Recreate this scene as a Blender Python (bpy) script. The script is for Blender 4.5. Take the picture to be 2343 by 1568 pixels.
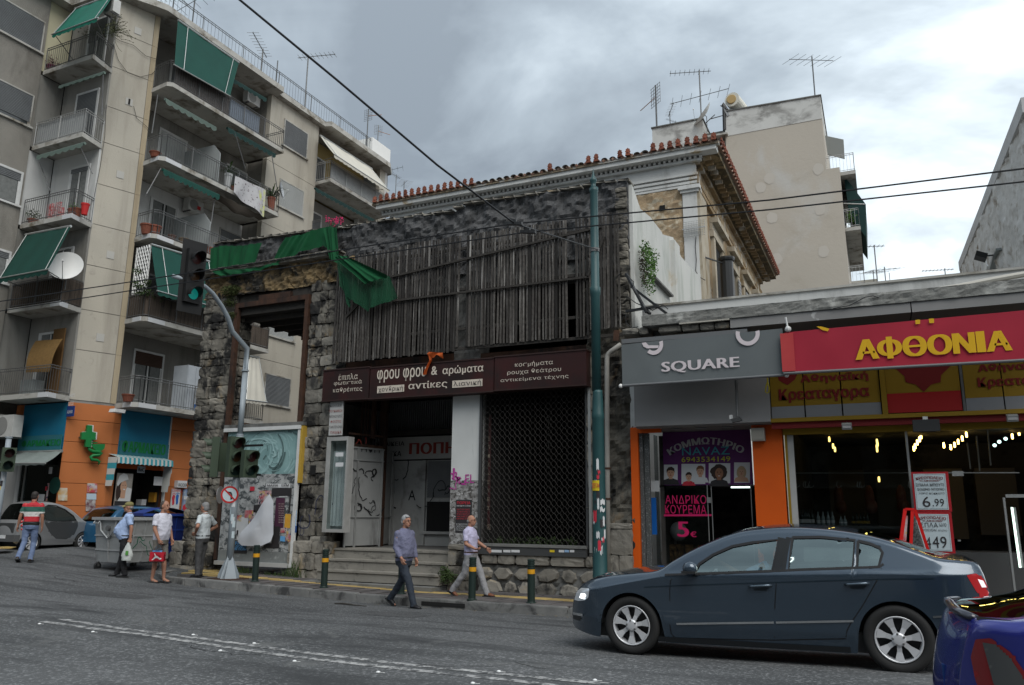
import bpy,bmesh,math,random
from math import sin,cos,pi,radians,sqrt,exp
from mathutils import Vector,Matrix,noise
R=random.Random(7)
for o in list(bpy.data.objects):bpy.data.objects.remove(o)
SC=bpy.context.scene;COL=SC.collection
# ------------------------------------------------------------------ camera
# world frame: X along the main street (right), Y into the picture, Z up; camera 1.79 m above datum
CX,CY,FPX=1171.0,784.0,1799.66
ROT=Matrix(((0.90729102,0.08093852,0.41264022),(0.4204039,-0.19592594,-0.88593092),(0.00914098,0.97727273,-0.21178872)))
EYE=Vector((0,0,1.79))
cam=bpy.data.cameras.new('camera');co=bpy.data.objects.new('camera',cam);COL.objects.link(co)
co.matrix_world=Matrix.Translation(EYE)@ROT.to_4x4()
cam.sensor_width=36.0;cam.lens=27.663;cam.clip_start=0.1;cam.clip_end=3000
SC.camera=co
# ------------------------------------------------------------------ world: overcast sky
wd=bpy.data.worlds.new('World');SC.world=wd;wd.use_nodes=True
nt=wd.node_tree;nt.nodes.clear()
def N(t,kind,**k):
 n=t.nodes.new(kind)
 for a,b in k.items():
  if a in n.inputs.keys():n.inputs[a].default_value=b
  else:setattr(n,a,b)
 return n
SUN_EL,SUN_AZ=radians(50),radians(128)
sky=N(nt,'ShaderNodeTexSky',sky_type='NISHITA',sun_disc=False,sun_elevation=SUN_EL,sun_rotation=SUN_AZ,dust_density=3.0)
tc=N(nt,'ShaderNodeTexCoord');sx=N(nt,'ShaderNodeSeparateXYZ');nt.links.new(tc.outputs['Generated'],sx.inputs[0])
def mth(t,op,a,b=None,clamp=False):
 n=t.nodes.new('ShaderNodeMath');n.operation=op;n.use_clamp=clamp
 for i,q in enumerate((a,b)):
  if q is None:continue
  if isinstance(q,(int,float)):n.inputs[i].default_value=q
  else:t.links.new(q,n.inputs[i])
 return n.outputs[0]
zc=mth(nt,'ADD',mth(nt,'MAXIMUM',sx.outputs[2],0.0),0.22)
cx_=N(nt,'ShaderNodeCombineXYZ');nt.links.new(mth(nt,'DIVIDE',sx.outputs[0],zc),cx_.inputs[0]);nt.links.new(mth(nt,'DIVIDE',sx.outputs[1],zc),cx_.inputs[1])
n1=N(nt,'ShaderNodeTexNoise',Scale=0.75,Detail=7.0,Roughness=0.55,Distortion=0.6);nt.links.new(cx_.outputs[0],n1 .inputs['Vector'])
n2=N(nt,'ShaderNodeTexNoise',Scale=2.3,Detail=6.0,Roughness=0.55,Distortion=0.5);nt.links.new(cx_.outputs[0],n2 .inputs['Vector'])
mx=mth(nt,'ADD',mth(nt,'ADD',mth(nt,'MULTIPLY',n1 .outputs[0],1.05),mth(nt,'MULTIPLY',n2 .outputs[0],0.36)),-0.212)
# thinner cloud towards the sun side: brightness grows with the dot product with that direction
def dotdir(v):
 d=N(nt,'ShaderNodeVectorMath',operation='DOT_PRODUCT');nt.links.new(tc.outputs['Generated'],d.inputs[0])
 d.inputs[1].default_value=Vector(v).normalized();return d.outputs['Value']
br=mth(nt,'POWER',mth(nt,'MAXIMUM',dotdir((0.62,0.70,0.20)),0.0),5.0)
mx2=mth(nt,'ADD',mth(nt,'ADD',mx,mth(nt,'MULTIPLY',br,0.34)),-0.035)
rp=N(nt,'ShaderNodeValToRGB');nt.links.new(mx2,rp.inputs[0])
cr=rp.color_ramp;cr.elements[0].position=0.36;cr.elements[0].color=(0.150,0.176,0.203,1)
cr.elements[1].position=0.80;cr.elements[1].color=(1.15,1.18,1.18,1)
for p_,c_ in((0.46,(0.225,0.262,0.295)),(0.545,(0.335,0.382,0.418)),(0.62,(0.50,0.56,0.60)),(0.71,(0.88,0.92,0.95))):
 e=cr.elements.new(p_);e.color=(*c_,1)
sc_=N(nt,'ShaderNodeMix',data_type='RGBA',blend_type='MULTIPLY');sc_.inputs[0].default_value=1
nt.links.new(sky.outputs[0],sc_.inputs[6]);sc_.inputs[7].default_value=(0.07,0.07,0.07,1)
mxs=N(nt,'ShaderNodeMix',data_type='RGBA');mxs.inputs[0].default_value=0.94
nt.links.new(sc_.outputs[2],mxs.inputs[6]);nt.links.new(rp.outputs[0],mxs.inputs[7])
bg=N(nt,'ShaderNodeBackground',Strength=1.0);nt.links.new(mxs.outputs[2],bg.inputs[0])
# an overcast sky is brighter overhead than near the horizon
nt.links.new(mth(nt,'ADD',mth(nt,'MULTIPLY',mth(nt,'MAXIMUM',sx.outputs[2],0.0),0.95),0.88),bg.inputs['Strength'])
ow=N(nt,'ShaderNodeOutputWorld');nt.links.new(bg.outputs[0],ow.inputs[0])
sl=bpy.data.lights.new('sun','SUN');sl.energy=1.5;sl.angle=radians(48);sl.color=(1.0,0.97,0.92)
so=bpy.data.objects.new('sun',sl);COL.objects.link(so)
sd=Vector((sin(SUN_AZ)*cos(SUN_EL),cos(SUN_AZ)*cos(SUN_EL),sin(SUN_EL)))
so.rotation_euler=sd.to_track_quat('Z','Y').to_euler();so.location=(20,-20,60)
SC.view_settings.view_transform='Standard';SC.view_settings.look='None';SC.view_settings.exposure=0.74;SC.view_settings.gamma=1
SC.view_settings.use_curve_mapping=False
SC.cycles.max_bounces=8;SC.cycles.transparent_max_bounces=12
# ------------------------------------------------------------------ measuring: survey a photo point on a known plane
CR=dict(A=(0,0,.5741),B=(0,800,.5102),C=(0,1500,.5102),D=(700,800,.5102),E=(700,1500,.5102),F=(1200,600,.5740),G=(1500,1400,.6057),H=(2300,200,.6377),I=(2200,1000,.4464),J=(2900,1000,.4465),K=(2300,1550,.4146),L=(2900,1550,.4149),M=(2050,1900,.7776),N=(500,2000,.4268),O=(0,2000,.3775),P=(0,1900,.2551),Q=(1400,2000,.3841),R=(3400,1900,.4411),S=(3400,300,.5103),T=(900,200,.4464),U=(0,1500,.3955),V=(380,1500,.3955))
def W(c,x,y,X=None,Y=None,Z=None):
 if c!='d':
  a=CR[c];x=(a[0]+x*a[2])/1.65328;y=(a[1]+y*a[2])/1.65328
 r=ROT@Vector((x-CX,-(y-CY),-FPX))
 t=(X/r.x)if X is not None else(Y/r.y)if Y is not None else((Z-EYE.z)/r.z)
 return EYE+r*t
def clampf(v,a,b):return a if v<a else b if v>b else v
def kz(X):return 0.065+0.0225*clampf(-9.5-X,0,30)
def rz(X,Y):
 z=kz(X)-0.17
 if X<-15:z+=(min(-15-X,9))*0.038
 z+=0.06*clampf(14.5-Y,0,5.5)+0.02*clampf(X+2.5,0,12)
 if Y>14.5:z+=0.03*min(Y-14.5,40)
 return z
def G(c,x,y,f=rz,start=6.0):
 z=0.2;p=None
 for _ in range(25):
  p=W(c,x,y,Z=z);z=0.5*z+0.5*f(p.x,p.y)
 return p
# ------------------------------------------------------------------ mesh builder
ORG={}
class MB:
 def __init__(s):s.v=[];s.f=[];s.m=[];s.cur=0
 def add(s,vs,fs):
  n=len(s.v);s.v.extend([Vector(v)for v in vs]);s.f.extend([tuple(i+n for i in f)for f in fs]);s.m.extend([s.cur]*len(fs));return s
 def box(s,a,b):
  x0,y0,z0=a;x1,y1,z1=b
  return s.add([(x0,y0,z0),(x1,y0,z0),(x1,y1,z0),(x0,y1,z0),(x0,y0,z1),(x1,y0,z1),(x1,y1,z1),(x0,y1,z1)],[(0,3,2,1),(4,5,6,7),(0,1,5,4),(1,2,6,5),(2,3,7,6),(3,0,4,7)])
 def obox(s,c,ax,ay,az):
  c=Vector(c);ax=Vector(ax);ay=Vector(ay);az=Vector(az);vs=[]
  for k in(-1,1):
   for(i,j)in((-1,-1),(1,-1),(1,1),(-1,1)):vs.append(c+ax*i+ay*j+az*k)
  return s.add(vs,[(0,3,2,1),(4,5,6,7),(0,1,5,4),(1,2,6,5),(2,3,7,6),(3,0,4,7)])
 def beam(s,p,q,w,h=None,up=(0,0,1)):
  p=Vector(p);q=Vector(q);h=h or w;d=q-p;u=Vector(up)
  if abs(d.normalized().dot(u))>.98:u=Vector((1,0,0))
  r=d.cross(u).normalized();u=r.cross(d).normalized()
  return s.obox((p+q)/2,r*w/2,d/2,u*h/2)
 def poly(s,pts):return s.add(pts,[tuple(range(len(pts)))])
 def prism(s,pts,vec):
  n=len(pts);vec=Vector(vec);pts=[Vector(p)for p in pts]
  return s.add(pts+[p+vec for p in pts],[tuple(range(n))[::-1],tuple(range(n,2*n))]+[(i,(i+1)%n,n+(i+1)%n,n+i)for i in range(n)])
 def tube(s,path,r,n=8,cap=True,sq=1.0):
  path=[Vector(p)for p in path];k=len(path);rs=r if isinstance(r,(list,tuple))else[r]*k
  vs=[];fs=[];pu=None
  for i,p in enumerate(path):
   d=(path[min(i+1,k-1)]-path[max(i-1,0)])
   if d.length<1e-9:d=Vector((0,0,1))
   d.normalize()
   if pu is None:
    pu=Vector((0,0,1))if abs(d.z)<.9 else Vector((1,0,0))
   a=d.cross(pu);
   if a.length<1e-6:a=d.cross(Vector((0,1,0)))
   a.normalize();b=a.cross(d).normalized();pu=b
   for j in range(n):
    t=2*pi*j/n;vs.append(p+(a*cos(t)+b*sin(t)*sq)*rs[i])
  for i in range(k-1):
   for j in range(n):fs.append((i*n+j,i*n+(j+1)%n,(i+1)*n+(j+1)%n,(i+1)*n+j))
  if cap:fs.append(tuple(range(n))[::-1]);fs.append(tuple(range((k-1)*n,k*n)))
  return s.add(vs,fs)
 def lathe(s,prof,org,n=16,ax='z'):
  o=Vector(org);vs=[];k=len(prof)
  for(r,h)in prof:
   for j in range(n):
    t=2*pi*j/n;c,q=cos(t)*r,sin(t)*r
    vs.append(o+(Vector((c,q,h))if ax=='z' else Vector((c,h,q))if ax=='y' else Vector((h,c,q))))
  fs=[(i*n+j,i*n+(j+1)%n,(i+1)*n+(j+1)%n,(i+1)*n+j)for i in range(k-1)for j in range(n)]
  fs.append(tuple(range(n))[::-1]);fs.append(tuple(range((k-1)*n,k*n)))
  return s.add(vs,fs)
 def ell(s,c,r,n=12,m=8,rot=None):
  c=Vector(c);r=(r,r,r)if isinstance(r,(int,float))else r;vs=[];fs=[]
  for i in range(m+1):
   a=pi*i/m
   for j in range(n):
    b=2*pi*j/n;v=Vector((r[0]*sin(a)*cos(b),r[1]*sin(a)*sin(b),r[2]*cos(a)))
    if rot:v=rot@v
    vs.append(c+v)
  for i in range(m):
   for j in range(n):fs.append((i*n+j,i*n+(j+1)%n,(i+1)*n+(j+1)%n,(i+1)*n+j))
  return s.add(vs,fs)
 def grid(s,fn,nu,nv):
  vs=[fn(i/nu,j/nv)for i in range(nu+1)for j in range(nv+1)]
  fs=[(i*(nv+1)+j,(i+1)*(nv+1)+j,(i+1)*(nv+1)+j+1,i*(nv+1)+j+1)for i in range(nu)for j in range(nv)]
  return s.add(vs,fs)
 def build(s,name,mat,parent=None,smooth=False,local=False,stuff=False,norm=False,loc=None):
  me=bpy.data.meshes.new(name);off=Vector((0,0,0))
  if parent is not None and not local:off=ORG.get(parent.name,Vector((0,0,0)))
  me.from_pydata([tuple(v-off)for v in s.v],[],s.f)
  for mm in(mat if isinstance(mat,(list,tuple))else[mat]):me.materials.append(mm)
  if isinstance(mat,(list,tuple)):me.polygons.foreach_set('material_index',s.m)
  if norm:
   bm=bmesh.new();bm.from_mesh(me);bmesh.ops.remove_doubles(bm,verts=bm.verts,dist=1e-5);bmesh.ops.recalc_face_normals(bm,faces=bm.faces);bm.to_mesh(me);bm.free()
  if smooth:me.polygons.foreach_set('use_smooth',[True]*len(me.polygons))
  me.update();o=bpy.data.objects.new(name,me);COL.objects.link(o)
  if parent is not None:o.parent=parent;ORG[o.name]=off
  if loc is not None:o.location=loc
  if stuff:o['kind']='stuff'
  return o
def tag(o,label=None,cat=None,group=None,kind=None):
 if label:o['label']=label
 if cat:o['category']=cat
 if group:o['group']=group
 if kind:o['kind']=kind
 return o
def thing(name,label,cat,loc=(0,0,0),rot=0.0,group=None):
 o=bpy.data.objects.new(name,None);COL.objects.link(o);o.empty_display_size=.2
 o.location=loc;o.rotation_euler=(0,0,rot);ORG[o.name]=Vector(loc)
 return tag(o,label,cat,group)
def struct(o):o['kind']='structure';return o
def kids(o):return[c for c in bpy.data.objects if c.parent==o]
def dup(o,loc=None,rot=None,label=None,group=None,parent=None,_map=None):
 if _map is None:
  _map={}
  for c in bpy.data.objects:
   if c.parent:_map.setdefault(c.parent.name,[]).append(c)
 c=o.copy();COL.objects.link(c);c.parent=parent
 for ch in _map.get(o.name,[]):dup(ch,parent=c,_map=_map)
 if loc is not None:c.location=loc
 if rot is not None:c.rotation_euler=(0,0,rot)
 if label:c['label']=label
 if group:c['group']=group
 return c
def inst(me,name,parent,loc,scale=(1,1,1),rot=(0,0,0)):
 o=bpy.data.objects.new(name,me);COL.objects.link(o);o.parent=parent
 off=ORG.get(parent.name,Vector((0,0,0)))if parent else Vector((0,0,0))
 o.location=Vector(loc)-off;o.scale=scale;o.rotation_euler=rot
 return o
# ------------------------------------------------------------------ materials
MATS={}
def mat(name,col,rough=.8,col2=None,sc=2.5,mixw=.5,stain=None,ssc=(1.2,1.2,.35),sthr=(.5,.7),bump=0.0,bsc=40,metal=0.0,spec=.3,rnd=0.0,spk=None,emit=None,coat=0.0,alpha=None,stain2=None,s2sc=6,s2thr=(.58,.7),obj=False):
 if name in MATS:return MATS[name]
 m=bpy.data.materials.new(name);m.use_nodes=True;t=m.node_tree;t.nodes.clear()
 b=N(t,'ShaderNodeBsdfPrincipled',Roughness=rough,Metallic=metal);b.inputs['Specular IOR Level'].default_value=spec
 if coat:b.inputs['Coat Weight'].default_value=coat;b.inputs['Coat Roughness'].default_value=.04
 out=N(t,'ShaderNodeOutputMaterial');t.links.new(b.outputs[0],out.inputs[0])
 if obj:g=N(t,'ShaderNodeTexCoord').outputs['Object']
 else:g=N(t,'ShaderNodeNewGeometry').outputs['Position']
 col=(*col,1)
 def noise_(scale,det=5,vec=None,rgh=.55,dist=0.0):
  n=N(t,'ShaderNodeTexNoise',Scale=scale,Detail=det,Roughness=rgh,Distortion=dist);t.links.new(vec or g,n.inputs['Vector']);return n.outputs[0]
 def ramp(v,a,c):
  n=N(t,'ShaderNodeMapRange');t.links.new(v,n.inputs[0]);n.inputs[1].default_value=a;n.inputs[2].default_value=c;return n.outputs[0]
 def mix(f,a,c,bt='MIX'):
  n=N(t,'ShaderNodeMix',data_type='RGBA',blend_type=bt)
  for i,q in((0,f),(6,a),(7,c)):
   if isinstance(q,(int,float,tuple)):n.inputs[i].default_value=q
   else:t.links.new(q,n.inputs[i])
  return n.outputs[2]
 cur=col
 if col2:cur=mix(ramp(noise_(sc),.5-mixw/2,.5+mixw/2),col,(*col2,1))
 if spk:
  c3,s3,amt=spk;cur=mix(mth(t,'MULTIPLY',ramp(noise_(s3,2,rgh=.7),.52,.68),amt),cur,(*c3,1))
 if stain:
  mp=N(t,'ShaderNodeMapping');mp.inputs['Scale'].default_value=ssc;t.links.new(g,mp.inputs[0])
  cur=mix(ramp(noise_(1.0,8,mp.outputs[0],.62,.4),*sthr),cur,(*stain,1))
 if stain2:cur=mix(ramp(noise_(s2sc,6,rgh=.65,dist=.6),*s2thr),cur,(*stain2,1))
 if rnd:
  oi=N(t,'ShaderNodeObjectInfo');hs=N(t,'ShaderNodeHueSaturation');f=mth(t,'ADD',mth(t,'MULTIPLY',oi.outputs['Random'],rnd*2),1-rnd)
  t.links.new(f,hs.inputs['Value'])
  if isinstance(cur,tuple):hs.inputs['Color'].default_value=cur
  else:t.links.new(cur,hs.inputs['Color'])
  cur=hs.outputs[0]
 if isinstance(cur,tuple):b.inputs['Base Color'].default_value=cur
 else:t.links.new(cur,b.inputs['Base Color'])
 if bump:
  bn=N(t,'ShaderNodeBump',Strength=min(bump,1.0),Distance=.02*max(1,12/bsc));t.links.new(noise_(bsc,6,rgh=.65),bn.inputs['Height']);t.links.new(bn.outputs[0],b.inputs['Normal'])
 if emit:b.inputs['Emission Color'].default_value=(*emit[0],1);b.inputs['Emission Strength'].default_value=emit[1]
 if alpha is not None:b.inputs['Alpha'].default_value=alpha
 MATS[name]=m;return m
def glassmat(name,tint=(.6,.75,.75),refl=.35,rough=.02,k=.8):
 if name in MATS:return MATS[name]
 m=bpy.data.materials.new(name);m.use_nodes=True;t=m.node_tree;t.nodes.clear()
 tr=N(t,'ShaderNodeBsdfTransparent');tr.inputs[0].default_value=(*tint,1)
 gl=N(t,'ShaderNodeBsdfGlossy',Roughness=rough);gl.inputs[0].default_value=(.80,.96,.94,1)
 fr=N(t,'ShaderNodeFresnel',IOR=1.5);ge=N(t,'ShaderNodeNewGeometry');front=mth(t,'SUBTRACT',1.0,ge.outputs['Backfacing']);f=mth(t,'MULTIPLY',mth(t,'ADD',mth(t,'MULTIPLY',fr.outputs[0],k),refl),front,True)
 ms=N(t,'ShaderNodeMixShader');t.links.new(f,ms.inputs[0]);t.links.new(tr.outputs[0],ms.inputs[1]);t.links.new(gl.outputs[0],ms.inputs[2])
 out=N(t,'ShaderNodeOutputMaterial');t.links.new(ms.outputs[0],out.inputs[0]);MATS[name]=m;return m
m_asph=mat('asphalt',(.052,.055,.057),.85,(.088,.091,.093),.35,.25,spk=((.25,.255,.26),24,.7),stain=(.036,.038,.040),ssc=(.28,1.5,1),sthr=(.50,.68),stain2=(.12,.122,.12),s2sc=.9,s2thr=(.6,.72),bump=.55,bsc=30,spec=.35)
m_kerb=mat('kerb_stone',(.20,.20,.19),.85,(.12,.12,.12),3,.5,stain=(.055,.055,.055),ssc=(2,2,2),sthr=(.5,.62),bump=.5,bsc=18,rnd=.12)
m_pave=mat('paving',(.105,.092,.09),.9,(.075,.072,.072),5,.5,bump=.4,bsc=30,rnd=.22,stain=(.06,.055,.055),ssc=(2,2,2),sthr=(.55,.7))
m_yel=mat('yellow_paving',(.42,.30,.10),.85,(.34,.25,.11),5,.5,bump=.4,bsc=30,rnd=.18,stain=(.16,.14,.10),ssc=(3,3,3),sthr=(.55,.7))
m_line=mat('road_paint',(.42,.42,.41),.7,(.27,.27,.27),5,.5,stain=(.085,.088,.09),ssc=(11,11,11),sthr=(.44,.56))
m_pier=mat('beige_plaster',(.46,.425,.355),.9,(.37,.345,.295),.5,.6,stain=(.27,.245,.205),ssc=(1.4,1.4,.16),sthr=(.5,.8),bump=.25,bsc=22,stain2=(.36,.33,.28),s2sc=3)
m_ochre=mat('ochre_streak',(.42,.35,.235),.9,(.34,.29,.21),.8,.6,stain=(.22,.17,.11),ssc=(2.4,2.4,.12),sthr=(.45,.75),bump=.25,bsc=22)
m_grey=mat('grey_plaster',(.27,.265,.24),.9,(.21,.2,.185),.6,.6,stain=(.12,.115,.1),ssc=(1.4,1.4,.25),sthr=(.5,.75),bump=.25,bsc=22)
m_white=mat('white_render',(.58,.58,.56),.85,(.47,.475,.47),.9,.6,stain=(.2,.2,.19),ssc=(1.6,1.6,.3),sthr=(.56,.85),bump=.25,bsc=18)
m_slab=mat('slab_concrete',(.46,.45,.42),.85,(.33,.32,.29),2,.6,stain=(.14,.12,.09),ssc=(1.6,1.6,2.0),sthr=(.5,.68),bump=.3,bsc=25)
m_conc=mat('dark_concrete',(.19,.19,.18),.9,(.13,.13,.125),2,.6,stain=(.05,.05,.048),ssc=(1.6,1.6,1.0),sthr=(.52,.7),bump=.5,bsc=14)
m_rail=mat('rail_metal',(.16,.165,.165),.55,(.11,.11,.11),8,.5,metal=.4,spec=.5)
m_rails=mat('light_rail_metal',(.42,.42,.41),.5,metal=.4,spec=.5)
m_dark=mat('dark_void',(.012,.012,.012),.9)
m_black=mat('black_plastic',(.02,.021,.022),.45,spec=.4)
m_shut=mat('shutter_slats',(.155,.165,.17),.6,(.125,.13,.135),2,.5)
m_shutw=mat('white_shutter',(.40,.41,.40),.6,(.34,.35,.34),2,.5)
m_frame=mat('white_frame',(.62,.63,.62),.5,(.5,.5,.49),4,.5)
m_awn=mat('green_awning',(.006,.060,.045),.8,(.005,.045,.035),1.5,.6,bump=.15,bsc=60)
m_awnb=mat('bright_green_awning',(.004,.12,.08),.8,(.004,.09,.06),1.5,.6,bump=.15,bsc=60)
m_awnd=mat('dark_green_awning',(.006,.034,.029),.8,(.005,.025,.023),1.5,.6)
m_awnw=mat('cream_awning',(.55,.53,.46),.85,(.45,.43,.38),1.5,.6)
m_glass=glassmat('window_glass',(.25,.28,.28),.10)
m_terra=mat('terracotta',(.24,.080,.048),.85,(.15,.05,.032),14,.6,rnd=.25,bump=.3,bsc=30)
m_leaf=mat('leaf',(.045,.10,.02),.6,(.075,.14,.03),5,.6,rnd=.2)
m_leafd=mat('dark_leaf',(.03,.06,.018),.7,(.05,.075,.02),9,.6)
m_wire=mat('wire',(.015,.016,.018),.5)
m_alu=mat('aluminium',(.42,.43,.42),.4,(.33,.34,.33),4,.5,metal=.6,spec=.5)
m_orange=mat('orange_paint',(.64,.095,.002),.6,(.56,.08,.002),1.2,.5)
m_ph_or=mat('pharmacy_orange',(.47,.155,.048),.8,(.38,.125,.04),.7,.6,stain=(.22,.09,.04),ssc=(1,1,.5),sthr=(.6,.85),bump=.2,bsc=20)
m_ph_bl=mat('pharmacy_blue',(.012,.17,.28),.6,(.01,.14,.24),1,.5)
m_green=mat('sign_green',(.008,.16,.04),.5)
m_wpaint=mat('white_paint',(.72,.72,.70),.6)
m_beigewall=mat('beige_side_wall',(.42,.375,.30),.9,(.36,.33,.275),.25,.6,stain=(.47,.46,.43),ssc=(.25,.25,.12),sthr=(.58,.72),stain2=(.29,.265,.225),s2sc=.5,s2thr=(.55,.8),bump=.2,bsc=6)
# flat lettering, laid into a parallelogram given by its lower-left corner and its right/up vectors
def text(s,p,rv,uv,m,parent,name='lettering',bold=0.0,lift=.006,fit=True,arc=0.0):
 cu=bpy.data.curves.new('t','FONT');cu.body=s;cu.size=1;cu.offset=0.0;cu.resolution_u=3;cu.space_character=1.05
 ob=bpy.data.objects.new('t',cu);me=ob.to_mesh();vs=[v.co.copy()for v in me.vertices];fs=[tuple(q.vertices)for q in me.polygons]
 ob.to_mesh_clear();bpy.data.objects.remove(ob);bpy.data.curves.remove(cu)
 if not vs:return None
 x0=min(v.x for v in vs);x1=max(v.x for v in vs);y0=min(v.y for v in vs);y1=max(v.y for v in vs)
 p=Vector(p);rv=Vector(rv);uv=Vector(uv);nn=rv.cross(uv).normalized()
 b=MB();hh=(y1-y0);nl=5 if bold>.015 else 1;bw=bold*1.25*hh
 for kk in range(nl):
  out=[];du=(kk/(nl-1)-.5)*2*bw/(x1-x0)if nl>1 else 0
  for v in vs:
   u=(v.x-x0)/(x1-x0)*(1-2*bw/(x1-x0)*(nl>1))+(bw/(x1-x0)if nl>1 else 0)+du;w=(v.y-y0)/(y1-y0)
   if arc:
    a=(u-.5)*arc;L=rv.length;H=uv.length;Rr=L/arc if arc else 0
    rad=Rr+w*H;q=p+rv.normalized()*(L/2+rad*sin(a))+uv.normalized()*(rad*cos(a)-Rr)
   else:q=p+rv*u+uv*w
   out.append(q+nn*(lift+kk*.0004))
  b.add(out,fs)
 return b.build(name,m,parent)
def flat(pts,m,parent,name,th=.012,lift=0.0):
 pts=[Vector(p)for p in pts];nn=(pts[1]-pts[0]).cross(pts[2]-pts[0]).normalized()
 return MB().prism([p+nn*lift for p in pts],nn*th).build(name,m,parent)
def ribbon(b,pts,w,nrm):
 pts=[Vector(p)for p in pts];nrm=Vector(nrm);L=[]
 for i,p in enumerate(pts):
  d=(pts[min(i+1,len(pts)-1)]-pts[max(i-1,0)]).normalized();sd_=d.cross(nrm).normalized()*w/2;L.append((p-sd_,p+sd_))
 for i in range(len(L)-1):b.add([L[i][0],L[i+1][0],L[i+1][1],L[i][1]],[(0,1,2,3)])
def graffiti(parent,o,rv,uv,n,size,m,w=.03,lift=.006,seed=1,name='graffiti'):
 r=random.Random(seed);rv=Vector(rv).normalized();uv=Vector(uv).normalized();nn=rv.cross(uv).normalized();cx=0
 for k in range(n):
  b=MB();pts=[];x,y=cx,r.uniform(0,size*.3);a=r.uniform(0,6);cur_=r.uniform(-2,2)
  for i in range(14):
   pts.append(Vector(o)+rv*x+uv*y+nn*lift);a+=cur_*.35+r.uniform(-.5,.5)
   x+=cos(a)*size*.13;y+=sin(a)*size*.16
   if r.random()<.18:cur_=-cur_;a+=r.uniform(-1.5,1.5)
  ribbon(b,pts,w*r.uniform(.6,1.1),nn);cx+=size*r.uniform(.3,.55);b.build(name,m,parent)
def vnoise(p,s=1.0,oct_=3):return noise.fractal(Vector(p)*s,.6,2.0,oct_)
# ================================================================== GROUND
def axis(a,b,fine0,fine1,df,dc):
 v=[];x=a
 while x<b:v.append(x);x+=df if fine0<=x<fine1 else dc
 v.append(b);return v
def sheet(xs,ys,f,name,m,hole=None):
 b=MB();b.v=[Vector((x,y,f(x,y)))for x in xs for y in ys];n=len(ys)
 b.f=[(i*n+j,(i+1)*n+j,(i+1)*n+j+1,i*n+j+1)for i in range(len(xs)-1)for j in range(n-1)];b.m=[0]*len(b.f)
 return b.build(name,m,smooth=True)
struct(sheet(axis(-70,60,-32,8,.5,3),axis(-60,90,0,26,.5,3),lambda x,y:rz(x,y),'asphalt_road',m_asph))
struct(MB().poly([(-900,-900,-.9),(900,-900,-.9),(900,900,-.9),(-900,900,-.9)]).build('ground',mat('far_ground',(.12,.12,.11),.9)))
# painted double line, worn
for(ya,yb,x0)in((0,0,0),(1,1,1)):
 pts=[('d',137+0*ya,1416.3),('N',600,972),('N',1400,1083),('Q',300,1333),('Q',1500,1453),('Q',2343,1532)]if ya==0 else[('O',420,930),('O',1400,1057),('N',600,1015),('N',1400,1133),('Q',300,1380),('Q',1500,1508),('d',1480,1592)]
 P=[G(*q)for q in pts];b=MB();L=[]
 for i in range(len(P)-1):
  n=8
  for k in range(n+(i==len(P)-2)):L.append(P[i].lerp(P[i+1],k/n))
 for i in range(len(L)-1):
  a,c=L[i],L[i+1];w=.055
  b.add([(a.x,a.y-w,rz(a.x,a.y-w)+.004),(c.x,c.y-w,rz(c.x,c.y-w)+.004),(c.x,c.y+w,rz(c.x,c.y+w)+.004),(a.x,a.y+w,rz(a.x,a.y+w)+.004)],[(0,1,2,3)])
 struct(b.build('lane_line',m_line))
# reflective road studs
studm=mat('stud_white',(.75,.76,.76),.4)
for i,(q,lb)in enumerate(((('O',395,955),'small white road stud at the worn left end of the double line'),(('O',930,1036),'small white road stud below the double line in front of the man in the cap'),(('N',540,942),'small white road stud above the double line in front of the traffic light pole'),(('N',780,1083),'small white road stud below the double line, left of the bollards'),(('N',1080,1018),'small white road stud on the double line below the first bollard'),(('N',1437,1176),'small white road stud below the double line, near the middle steps'),(('Q',78,1415),'small white road stud below the line in front of the striding man'),(('Q',1265,1408),'white road stud on the line between the striding man and the grey car'),(('Q',1010,1524),'white road stud nearest the bottom edge of the photo'),(('Q',2212,1494),'white road stud closest to the front wheel of the grey saloon'))):
 p=G(*q);b=MB();b.lathe([(.022,0),(.020,.008),(.008,.013)],(p.x,p.y,p.z+.001),10);b.beam((p.x+.018,p.y,p.z+.003),(p.x+.07,p.y+.01,p.z+.002),.006,.003)
 tag(b.build('road_stud',studm),lb,'road stud','white road studs')
# cracks and old repairs in the asphalt
m_crk=mat('crack_fill',(.022,.023,.024),.9);rc_=random.Random(41)
for(cx0,cy0,ang,n_,wd_)in((-12.5,11.8,.15,26,.018),(-9.0,12.6,-.1,22,.014),(-6.2,10.4,.2,18,.016),(-17.5,12.4,.05,30,.02),(-4.6,7.6,.1,16,.012),(-7.8,7.3,.25,14,.012),(-19.5,14.2,.3,18,.022)):
 x,y,a_=cx0,cy0,ang;P_=[]
 for _ in range(n_):P_.append((x,y));a_=ang+rc_.gauss(0,.55);x+=cos(a_)*.12;y+=sin(a_)*.12
 b=MB()
 for(xa,ya),(xb,yb)in zip(P_,P_[1:]):b.add([(xa,ya-wd_/2,rz(xa,ya-wd_/2)+.004),(xb,yb-wd_/2,rz(xb,yb-wd_/2)+.004),(xb,yb+wd_/2,rz(xb,yb+wd_/2)+.004),(xa,ya+wd_/2,rz(xa,ya+wd_/2)+.004)],[(0,1,2,3)])
 struct(b.build('road_crack',m_crk))
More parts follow.
